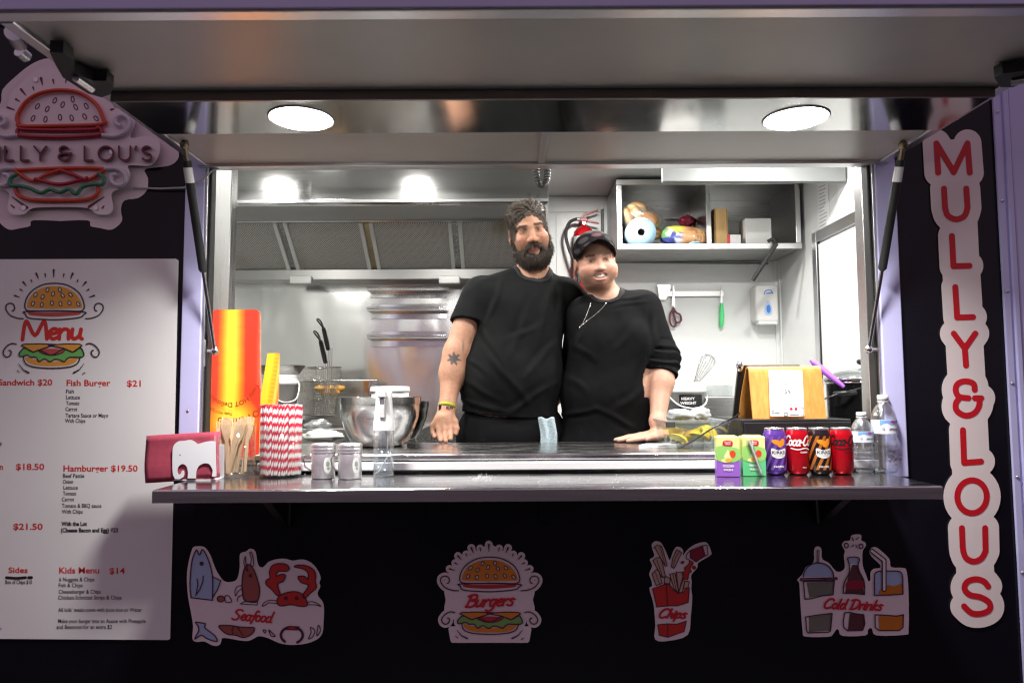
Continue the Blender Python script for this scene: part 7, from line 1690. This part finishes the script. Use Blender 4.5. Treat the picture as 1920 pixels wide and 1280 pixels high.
g = bmesh.ops.extrude_face_region(b, geom=b.faces[:])
for q in g['geom']:
    if isinstance(q, bmesh.types.BMVert): q.co.y += .006
bmesh.ops.recalc_face_normals(b, faces=b.faces[:]); me = bpy.data.meshes.new('m'); b.to_mesh(me); b.free(); me.polygons.foreach_set('use_smooth', [True] * len(me.polygons))
part('tea_towel', me, mat('towel_blue', S((178, 196, 202)), .9, var=.35, vscale=90, stretch=(1, 1, 3)), man, label='light blue checked cloth tucked at the waist')
# hair and beard
def hair_m(p):
    q = LM(p); d = d_ell(q, (0, .012, .036), (.0800, .1025, .0875)) + .003 * wob(q, 11, 55) + .0015 * wob(q, 12, 120)
    d = ss(d, fwin(q) - .009, .010)
    d = np.maximum(d, (-.030 - .10 * np.maximum(0, q[:, 1]) - q[:, 2]))
    return np.maximum(d, -(head_field(q, True) + .004))
v, f = net(hair_m, CM + np.array([-.13, -.14, -.10]), CM + np.array([.13, .15, .17]), .0038)
ho = wear('hair', v, f, mat('hair_brown', (.016, .011, .008), .8, var=.5, vscale=60, spec=.1), man)
fv, ff = net(lambda p: head_field(LM(p), True), CM + np.array([-.11, -.14, -.10]), CM + np.array([.11, .13, .14]), .0045); nf = vnorm(fv, ff); qf = LM(fv)
rg = np.random.default_rng(5); HATTR = attr_mat('hair_lock', .45, spec=.45)
scalp = np.nonzero((fwin(qf) > -.001) & (qf[:, 2] > -.032 - .10 * np.maximum(0, qf[:, 1])) & (np.abs(qf[:, 0]) < .079) & ~((np.abs(qf[:, 0]) > .070) & (qf[:, 2] < .012) & (qf[:, 1] > -.012)))[0]
def hairdir(i):
    x, y, z = qf[i].T; top = sstep(z, .045, .095)[:, None]; fr = sstep(-y, .02, .075)[:, None] * top
    sw = np.stack([-.50 + .95 * sstep(x, .005, .055) + .45 * wob(fv[i], 66, 24), .45 + .3 * wob(fv[i], 67, 25), np.full(len(i), .10)], 1) @ HM.T; dn = HM @ np.array([0, .60, -.80])
    d_ = nf[i] * (.14 + .18 * top + .42 * fr) + sw * top + dn * (1 - top) + .38 * np.stack([wob(fv[i], 70 + k, 45) for k in range(3)], 1); return d_ / np.linalg.norm(d_, axis=1)[:, None]
lv = []
for cond, cnt, L_, r_, sd_ in ((qf[:, 2] > .05, 2600, .037, .0025, 1), (qf[:, 2] <= .055, 1700, .022, .0018, 2)):
    k = rg.choice(scalp[cond[scalp]], cnt); lv.append(locks(fv[k] + nf[k] * .002, hairdir(k), nf[k], L_, r_, sd_, .5))
oo = 0; LV = []; LF = []; LCc = []
for a_, b_, c_ in lv: LV.append(a_); LF.append(b_ + oo); LCc.append(c_); oo += len(a_)
o = wear('hair_locks', np.concatenate(LV), np.concatenate(LF), HATTR, man, np.concatenate(LCc)); o.parent = ho; o['kind'] = 'stuff'
k = rg.choice(scalp, 3200); sv, sf = strands(fv[k], hairdir(k), .036, .00055, 3, .5); o = wear('hair_strands', sv, sf, mat('hair_strand', (.075, .055, .042), .38, var=.6, vscale=30, spec=.7), man); o.parent = ho; o['kind'] = 'stuff'
def beard_m(p):
    q = LM(p); d = d_ell(q, (0, -.034, -.094), (.0685, .0665, .050)); d = su(d, d_ell(q, (0, -.048, -.120), (.051, .048, .032)), .03)
    for s in (-1, 1): d = su(d, d_cap(q, (s * .069, -.005, -.030), (s * .059, -.030, -.075), .010, .020), .03)
    mo = chain(q, [(-.036, -.074, -.080), (-.028, -.0865, -.066), (-.013, -.0985, -.0585), (0, -.1015, -.0565), (.013, -.0985, -.0585), (.028, -.0865, -.066), (.036, -.074, -.080)], [.010, .0085, .0078, .0060, .0078, .0085, .010], .006)
    d = ss(d, d_ell(q, (0, -.100, -.047), (.052, .054, .040)), .02)
    d = su(d, mo, .012); d = ss(d, d_ell(q, (0, -.106, -.0755), (.0235, .022, .0050)), .004)
    d = d + .0030 * wob(q, 21, 110) + .0020 * wob(q, 22, 60)
    return np.maximum(d, -(head_field(q, True) + .006))
v, f = net(beard_m, CM + np.array([-.12, -.16, -.20]), CM + np.array([.14, .08, .02]), .0034)
bo = wear('beard', v, f, mat('beard_dark', (.014, .0095, .007), .65, var=.5, vscale=60, spec=.25), man)
nv = vnorm(v, f); qv = LM(v)
ok = np.nonzero(head_field(qv, True) > .002)[0]
def bdir(i): d_ = nv[i] * .45 + (HM @ np.array([0, -.12, -.75]))[None] + .45 * np.stack([wob(v[i], 90 + k, 60) for k in range(3)], 1) + (HM @ np.array([1., 0, 0]))[None] * (np.sign(qv[i, 0]) * .35)[:, None]; return d_ / np.linalg.norm(d_, axis=1)[:, None]
sel = rg.choice(ok, 1700); lo_ = np.clip((-.05 - qv[sel, 2]) / .06, .35, 1)
a_, b_, c_ = locks(v[sel] - nv[sel] * .002, bdir(sel), nv[sel], .019, .0016, 6, .6, 5, .6, (.020, .013, .009), (.070, .046, .030))
o = wear('beard_locks', a_, b_, attr_mat('beard_lock', .5, spec=.4), man, c_); o.parent = bo; o['kind'] = 'stuff'
sel = rg.choice(ok, 4200); sv, sf = strands(v[sel] - nv[sel] * .002, bdir(sel), .017, .00055, 4, .55); o = wear('beard_strands', sv, sf, mat('beard_strand', (.045, .030, .020), .5, var=.5, vscale=60), man); o.parent = bo; o['kind'] = 'stuff'
# stubble on the cheeks above the beard, and eyebrows
rim = np.nonzero((qf[:, 1] < .0) & (np.abs(qf[:, 0]) > .036) & (qf[:, 2] < -.030) & (qf[:, 2] > -.075))[0]; k = rg.choice(rim, 900)
sv, sf = strands(fv[k], nf[k] * .4 + (HM @ np.array([0, 0, -.8]))[None], .005, .0003, 8, .3, segs=3); o = wear('stubble', sv, sf, MATS['beard_strand'], man); o['kind'] = 'stuff'
bw = np.nonzero((np.abs(qf[:, 2] - .0205 + .35 * np.maximum(0, np.abs(qf[:, 0]) - .042)) < .0048) & (np.abs(qf[:, 0]) > .012) & (np.abs(qf[:, 0]) < .053) & (qf[:, 1] < -.05))[0]; k = rg.choice(bw, 210)
sv, sf = strands(fv[k], nf[k] * .35 + (HM @ np.array([1., 0, .1]))[None] * np.sign(qf[k, 0])[:, None], .0085, .0006, 9, .25, segs=3); o = wear('eyebrows', sv, sf, MATS['beard_strand'], man); o['kind'] = 'stuff'

# ------------------------------------------------------------------------------------------------ the woman
HW = rot3(rad(9), rad(-5), rad(2)); E = nP(1122.4, 488.3, .57); CW = E + HW @ np.array([0, .085, 0])
LW = lambda p: (p - CW) @ HW
wsR, wsL = nP(1090, 590, .70), nP(1212, 577, .68)
welL = nP(1241, 672, .645); wfoL = nP(1240, 716, .60); wwrL = nP(1233, 789, .525)
welR = nP(1078, 690, .80); wwrR = nP(1030, 760, .92)
wneckA = CW + HW @ np.array([0, .026, -.075]); wneckB = nP(1140, 560, .69)
wchest, wbelly, whips = nP(1150, 628, .70), nP(1146, 735, .695), nP(1142, 845, .71)
zc_ = 1.2085
hk = [PZ(1192, 822, zc_ + .018), PZ(1186, 824, zc_ + .017), PZ(1190, 828, zc_ + .016), PZ(1200, 831, zc_ + .015)]
def cz(px, py, up): q = PZ(px, py, zc_); return np.array([q.x, min(q.y, .60), zc_ + up])
palm0 = np.array([wwrL[0] + .004, .505, zc_ + .030]); 
kx = wwrL[0] - .075
kW = [np.array([kx + .004, .520, zc_ + .024]), np.array([kx - .004, .497, zc_ + .023]), np.array([kx + .000, .474, zc_ + .020]), np.array([kx + .012, .454, zc_ + .016])]
mW = [np.array([kx - .040, .520, zc_ + .018]), np.array([kx - .052, .494, zc_ + .017]), np.array([kx - .046, .468, zc_ + .015]), np.array([kx - .026, .444, zc_ + .012])]
tW = [np.array([kx - .076, .517, zc_ + .009]), np.array([kx - .094, .490, zc_ + .009]), np.array([kx - .086, .462, zc_ + .0085]), np.array([kx - .056, .436, zc_ + .008])]
def wom_torso(p, inf=0.):
    d = d_ell(p, wchest, (.178 + inf, .120 + inf, .155 + inf))
    for s in (-1, 1): d = su(d, d_ell(p, wchest + np.array([s * .075, -.068, -.045]), (.086 + inf, .078 + inf, .085 + inf)), .06)
    d = su(d, d_ell(p, wbelly, (.208 + inf, .155 + inf, .19 + inf)), .09); d = su(d, d_ell(p, whips, (.226 + inf, .158 + inf, .18 + inf)), .08)
    d = su(d, d_cap(p, wsR + np.array([.02, 0, -.006]), wsL + np.array([-.02, 0, -.006]), .058 + inf), .06)
    d = su(d, d_cap(p, wneckB + np.array([0, .012, -.012]), (wsR + wsL) / 2 + np.array([-.075, .01, .014]), .046 + inf), .045)
    return su(d, d_cap(p, wneckB + np.array([0, .012, -.012]), (wsR + wsL) / 2 + np.array([.080, .01, .018]), .046 + inf), .045)
def wom_body(p):
    d = gated(p, CW + HW @ np.array([0, 0, -.01]), .22, lambda q: head_field(LW(q), False))
    d = su(d, d_cap(p, wneckA, wneckB, .057, .062), .03); d = su(d, wom_torso(p, -.010), .03)
    d = su(d, chain(p, [wsL, welL, wfoL, wwrL], [.062, .052, .046, .0290], .03), .03)
    d = su(d, chain(p, [wsR, welR, wwrR], [.062, .050, .030], .03), .03)
    d = su(d, gated(p, wwrR + np.array([-.06, 0, 0]), .17, wom_hand2), .02)
    return su(d, gated(p, palm0 + np.array([-.06, 0, 0]), .20, wom_hand), .02)
def wom_hand2(p):
    d = d_ell(p, wwrR + np.array([-.05, .01, -.02]), (.045, .018, .035))
    for i in range(4): d = su(d, finger(p, wwrR + np.array([-.07, .01, .005 - .017 * i]), [wwrR + np.array([-.10, .008, .0 - .018 * i])], wwrR + np.array([-.125, .002, -.004 - .017 * i]), .0088), .005)
    return d
def wom_hand(p):
    d = d_cap(p, wwrL, palm0, .0285, .0270, ((0, .4, 1), .75))
    for i in range(4): d = su(d, d_cap(p, palm0 + np.array([-.012, .018 - .014 * i, .0]), kW[i], .0150, .0112), .016)
    for i in range(4): d = su(d, finger(p, kW[i], [mW[i]], tW[i], .0092), .004)
    th = [palm0 + np.array([-.006, -.030, -.008]), palm0 + np.array([-.034, -.062, -.013]), palm0 + np.array([-.062, -.078, -.017])]
    return su(d, finger(p, th[0], [th[1]], th[2], .0108), .010)
def wom_cols(v):
    q = LW(v); n = len(v); c = np.tile(np.array([.53, .300, .212]), (n, 1)); c *= (1 + .07 * wob(v, 31, 60) + .04 * wob(v, 32, 170))[:, None]
    hd_ = sstep(q[:, 2], -.17, -.13)
    for cx_, cz_, r_, w_ in ((-.044, -.036, .024, .42), (.044, -.036, .024, .42), (0, -.042, .018, .35), (0, -.105, .02, .15)):
        g = np.exp(-(((q[:, 0] - cx_) / r_) ** 2 + ((q[:, 2] - cz_) / r_) ** 2)) * w_ * (q[:, 1] < -.02) * hd_; c = mixc(c, (.44, .155, .115), g)
    q[:, 2] = np.where(q[:, 2] < 0, q[:, 2] * 1.19, q[:, 2]); lz_ = -.0755 + 15 * q[:, 0] ** 2
    lip = lip_w(LW(v), False); c = mixc(c, (.47, .195, .160), lip * .8)
    inner = np.exp(-((q[:, 0]) / .023) ** 4) * np.exp(-((q[:, 2] - lz_) / .0050) ** 4) * (q[:, 1] > -.0885) * (q[:, 1] < -.06); c = mixc(c, (.30, .10, .08), np.clip(inner, 0, 1) * .8)
    for s in (-1, 1):
        br = np.exp(-((q[:, 2] - .0215 + .30 * np.maximum(0, np.abs(q[:, 0]) - .040)) / .0036) ** 2) * (np.abs(q[:, 0]) > .013) * (np.abs(q[:, 0]) < .052) * (q[:, 1] < -.05); c = mixc(c, (.10, .05, .035), np.clip(br * .85, 0, 1))
        ln = np.exp(-((q[:, 0] - s * .032) / .0160) ** 4) * np.exp(-((q[:, 2] - .0050) / .0028) ** 2) * (q[:, 1] < -.06); c = mixc(c, (.06, .03, .025), np.clip(ln * .8, 0, 1))
    mole = np.exp(-(((q[:, 0] - .045) / .0030) ** 2 + ((q[:, 2] + .048) / .0030) ** 2)) * (q[:, 1] < -.05); c = mixc(c, (.28, .09, .07), np.clip(mole, 0, 1) * .8)
    for k in tW:   # nails
        g = np.exp(-(((v - (k + np.array([.004, 0, .006]))) / .0055) ** 2).sum(1)); c = mixc(c, (.66, .42, .36), np.clip(g, 0, 1) * .8)
    a0 = kW[1] * .6 + palm0 * .4 + np.array([.012, -.02, .012]); g = np.exp(-((np.hypot(v[:, 0] - a0[0], (v[:, 1] - a0[1]) * .9) - .008) / .0020) ** 2) * (v[:, 2] > zc_ + .016) * (v[:, 2] < zc_ + .06) * (np.abs(v[:, 1] - a0[1]) < .02); c = mixc(c, (.12, .10, .09), np.clip(g, 0, 1) * .6)
    return np.clip(c, 0, 1)
v1, f1 = net(wom_body, (-.06, .40, 1.10), (.76, 1.06, 2.12), .0038)
lgw = lambda p: su(legs(p, whips[0], whips[1], 1.12, .10, .100, .065, .042), d_ell(p, whips, (.20, .145, .16)), .03)
v2, f2 = net(lgw, (whips[0] - .32, whips[1] - .26, FLOOR), (whips[0] + .32, whips[1] + .26, 1.12), .014)
v, f = merge_vf([(v1, f1), (v2, f2)]); base = (float(whips[0]), float(whips[1]), FLOOR)
wom = person('person', 'smiling person in a black top and dark cap with a hand on the counter', v, f, wom_cols(v), attr_mat('skin_woman', .48, sss=.25, spec=.38, var=.07), base)
eyes(wom, CW, HW, .032, -.0772, -.0012, ('hazel', (.07, .045, .02)))
for i in range(8):
    x = -.0196 + i * .0056; y = -.0945 + 17 * x * x; q = CW + HW @ np.array([x, y, (-.0728 + 12 * x * x) / 1.19])
    part('tooth', MB().box(-.0027, .0027, -.003, .003, -.0054, .0074, .0012, 2, M=Matrix.Translation(Vector(q)) @ Matrix(HW.tolist()).to_4x4() @ Matrix.Rotation(x * 22, 4, 'Z')), mat('tooth_enamel', (.84, .80, .73), .25, coat=.4), wom)
def cuffd(p): n_ = wfoL - welL; n_ = n_ / np.linalg.norm(n_) + np.array([-.12, 0, 0]); n_ /= np.linalg.norm(n_); return (p - (welL * .30 + wfoL * .70)) @ n_
WF = [((1050, 782), (1118, 764), .007, .009), ((1112, 764), (1188, 800), .006, .010), ((1198, 606), (1150, 655), .005, .012), ((1214, 640), (1198, 726), .007, .010), ((1072, 640), (1112, 676), .006, .011), ((1158, 562), (1218, 549), .004, .008), ((1150, 574), (1210, 562), .004, .007), ((1060, 700), (1100, 735), .005, .012), ((1200, 730), (1150, 770), .005, .013), ((1228, 580), (1222, 640), .006, .010), ((1100, 600), (1075, 660), .005, .010)]
def wom_top(p):
    d = wom_torso(p, .006)
    d = su(d, chain(p, [wsL + np.array([-.008, 0, .0]), welL, welL * .25 + wfoL * .75], [.070, .068, .061], .03), .035)
    d = su(d, chain(p, [wsR + np.array([.008, 0, 0]), welR, welR * .5 + wwrR * .5], [.070, .064, .052], .03), .035)
    ax = wfoL - welL; L_ = np.linalg.norm(ax); ax = ax / L_; s_ = (p - welL) @ ax; near = d_cap(p, welL - ax * .07, wfoL, .09)
    ph = s_ * 2 * PI / .034 + 22 * (p[:, 0] - welL[0]) + 10 * (p[:, 1] - welL[1]) + 2.2 * wob(p, 17, 30)
    d = d - np.where(near < 0, (.0034 * np.sin(ph) + .0018 * np.sin(ph * 1.7 + 1)) * sstep(s_, -.085, .0), 0)
    d = folds(p, d + .0030 * wob(p * np.array([1, 1, .5]), 15, 22) + .0014 * wob(p, 16, 60), WF, .72)
    d = np.maximum(d, np.where(near < .0, cuffd(p), -1.)); n2 = (wwrR - welR) / np.linalg.norm(wwrR - welR); d = np.maximum(d, np.where(d_cap(p, welR, wwrR, .10) < 0, (p - (welR * .45 + wwrR * .55)) @ n2, -1.))
    d = np.maximum(d, (1.13 - p[:, 2]))
    return ss(d, wnk(p), .006)
def wnk(p): return np.minimum(d_cap(p, wneckA, wneckB + np.array([0, -.004, .0]), .060, .0665), d_ell(p, nP(1136, 545, .62), (.060, .080, .040)))
v, f = net(wom_top, (-.08, .40, 1.10), (.72, 1.06, 1.96), .0050); wear('long_sleeve_top', v, f, COTTON2, wom)
v, f = ring_on(lambda p: wom_torso(p, .0065), wnk, (.12, .45, 1.70), (.56, .95, 1.98), .0035); wear('collar', v, f, bandm, wom)
def wom_trs(p):
    d = su(legs(p, whips[0], whips[1], 1.12, .10, .117, .085, .065), d_ell(p, whips, (.222, .164, .17)), .05); return np.maximum(d, p[:, 2] - 1.18)
v, f = net(wom_trs, (whips[0] - .32, whips[1] - .27, FLOOR + .03), (whips[0] + .32, whips[1] + .27, 1.22), .010); wear('trousers', v, f, MATS['black_twill'], wom); shoes(wom, whips[0], whips[1], .11)
# cap with spots
def in_head(a): return CW + (HW @ np.asarray(a, float).T).T
def cap_f(p):
    q = LW(p); d = d_ell(q, (0, .012, .040), (.0875, .110, .086)); lim = .078 - .068 * (np.abs(q[:, 0]) / .085) ** 2 - .25 * np.maximum(0, q[:, 1]) * .6
    return np.maximum(np.maximum(d, lim - q[:, 2]), -(d_ell(q, (0, .012, .038), (.080, .1025, .080))))
v, f = net(cap_f, CW + np.array([-.13, -.16, -.08]), CW + np.array([.13, .16, .16]), .0032)
qv = LW(v); c = np.tile(np.array([.008, .006, .008]), (len(v), 1))
spots = [(-.050, .086, .020, .011, .5), (.004, .103, .019, .010, 0), (.052, .086, .018, .010, -.6), (-.038, .068, .016, .007, .35), (.010, .078, .022, .008, -.1), (.062, .062, .014, .009, -.6), (-.076, .045, .010, .012, .9), (.080, .040, .010, .012, -.9), (-.02, .118, .014, .008, 0), (.04, .112, .014, .008, 0)]
for i, (x, z, rx, rz, an) in enumerate(spots):
    ca_, sa_ = math.cos(an), math.sin(an); u = (qv[:, 0] - x) * ca_ + (qv[:, 2] - z) * sa_; w_ = -(qv[:, 0] - x) * sa_ + (qv[:, 2] - z) * ca_
    g = sstep(1 - np.hypot(u / (rx * 1.1), w_ / (rz * .8)), -.15, .25) * (qv[:, 1] < .02); c = mixc(c, (.11, .05, .055) if i == 1 else (.045, .043, .045), g)
cp = wear('cap', v, f, attr_mat('cap_cloth', .85, spec=.12), wom, c)
nu, nv_ = 30, 8; V = []; 
for th in (0, 1):
    for j in range(nv_ + 1):
        for i in range(nu + 1):
            a = rad(-80 + 160 * i / nu); vv_ = j / nv_; x = .0850 * math.sin(a); z = .070 - .066 * (abs(x) / .085) ** 2 + .010 * math.cos(a)
            k_ = math.sqrt(max(.05, 1 - ((z - .040) / .086) ** 2)) * .965; x = .0875 * k_ * math.sin(a); y = .012 - .110 * k_ * math.cos(a) - .056 * vv_ * max(0, math.cos(a)) ** .7; z = z + .002 + .002 * vv_ - th * .003
            V.append(in_head([x * (1 + .03 * vv_), y, z]))
F_ = []; W_ = nu + 1; off = (nv_ + 1) * W_
for j in range(nv_):
    for i in range(nu): F_ += [(j * W_ + i, j * W_ + i + 1, (j + 1) * W_ + i + 1, (j + 1) * W_ + i), (off + j * W_ + i, off + (j + 1) * W_ + i, off + (j + 1) * W_ + i + 1, off + j * W_ + i + 1)]
for i in range(nu): F_.append((nv_ * W_ + i, nv_ * W_ + i + 1, off + nv_ * W_ + i + 1, off + nv_ * W_ + i))
part('brim', MB().add(V, F_, True), mat('cap_black', (.008, .006, .008), .85, spec=.12), cp)
def hair_w(p):
    q = LW(p); d = d_ell(q, (0, .022, .020), (.0815, .100, .088)); d = ss(d, d_ell(q, (0, -.100, -.020), (.076, .088, .105)), .008); d = np.maximum(d, -.045 - q[:, 2]); d = d + .002 * wob(q, 41, 90)
    d = np.maximum(d, -(d_ell(q, (0, .012, .2), (.2, .2, .105)))); return np.maximum(d, -(head_field(q, False) + .003))
v, f = net(hair_w, CW + np.array([-.12, -.12, -.10]), CW + np.array([.12, .15, .12]), .0034); wear('hair', v, f, mat('hair_burgundy', (.045, .010, .016), .4, var=.5, vscale=50), wom)
# jewellery
gold = mat('gold', (.80, .58, .25), .22, 1); silver = mat('silver_chain', (.78, .76, .72), .2, 1)
for s in (-1, 1):
    for k, r_ in ((0, .0085), (1, .0065)):
        ctr_ = in_head([s * (.086 + .002 * k), .006 + .006 * k, -.050 - .004 - r_ + .008 * k]); part('earring', MB().tube([Vector(ctr_) + Vector((r_ * .5 * math.cos(a) * s, -r_ * .6 * math.cos(a), r_ * math.sin(a))) for a in np.linspace(0, 2 * PI, 18)[:-1]], .0015, 6, True), gold if s > 0 else silver, wom)
chp = [nP(1109, 566, .60), nP(1104, 582, .575), nP(1097, 600, .555), nP(1091, 610, .548), nP(1102, 600, .552), nP(1118, 588, .565), nP(1134, 572, .59), nP(1141, 560, .61)]
def drop(pt_):    # lay the chain on the top: step along y to the cloth's surface
    ys = np.linspace(.44, .78, 120); pp = np.stack([np.full(120, pt_[0]), ys, np.full(120, pt_[2])], 1); dd = np.minimum(wom_top(pp), wom_body(pp)); k = np.nonzero(dd < .0025)[0]
    return np.array([pt_[0], ys[k[0]] if len(k) else pt_[1], pt_[2]])
chp = smooth_pts([drop(q) for q in smooth_pts(chp, False, 4)], False, 2)
nk_ = part('necklace', MB().tube([Vector(q) for q in chp], .0013, 6), silver, wom)
qd = drop(nP(1089.5, 612, .55)); part('pendant', MB().sphere(qd, .005, 10, 8, (.7, .5, 1.3)), silver, nk_)
wdw = (wwrL - wfoL) / np.linalg.norm(wwrL - wfoL); wc = wwrL - wdw * .004
band('bracelet', wc, wc + wdw + np.array([.10, 0, 0]), .0325, mat('band_white_rubber', (.82, .80, .78), .5), wom, w_=.010)
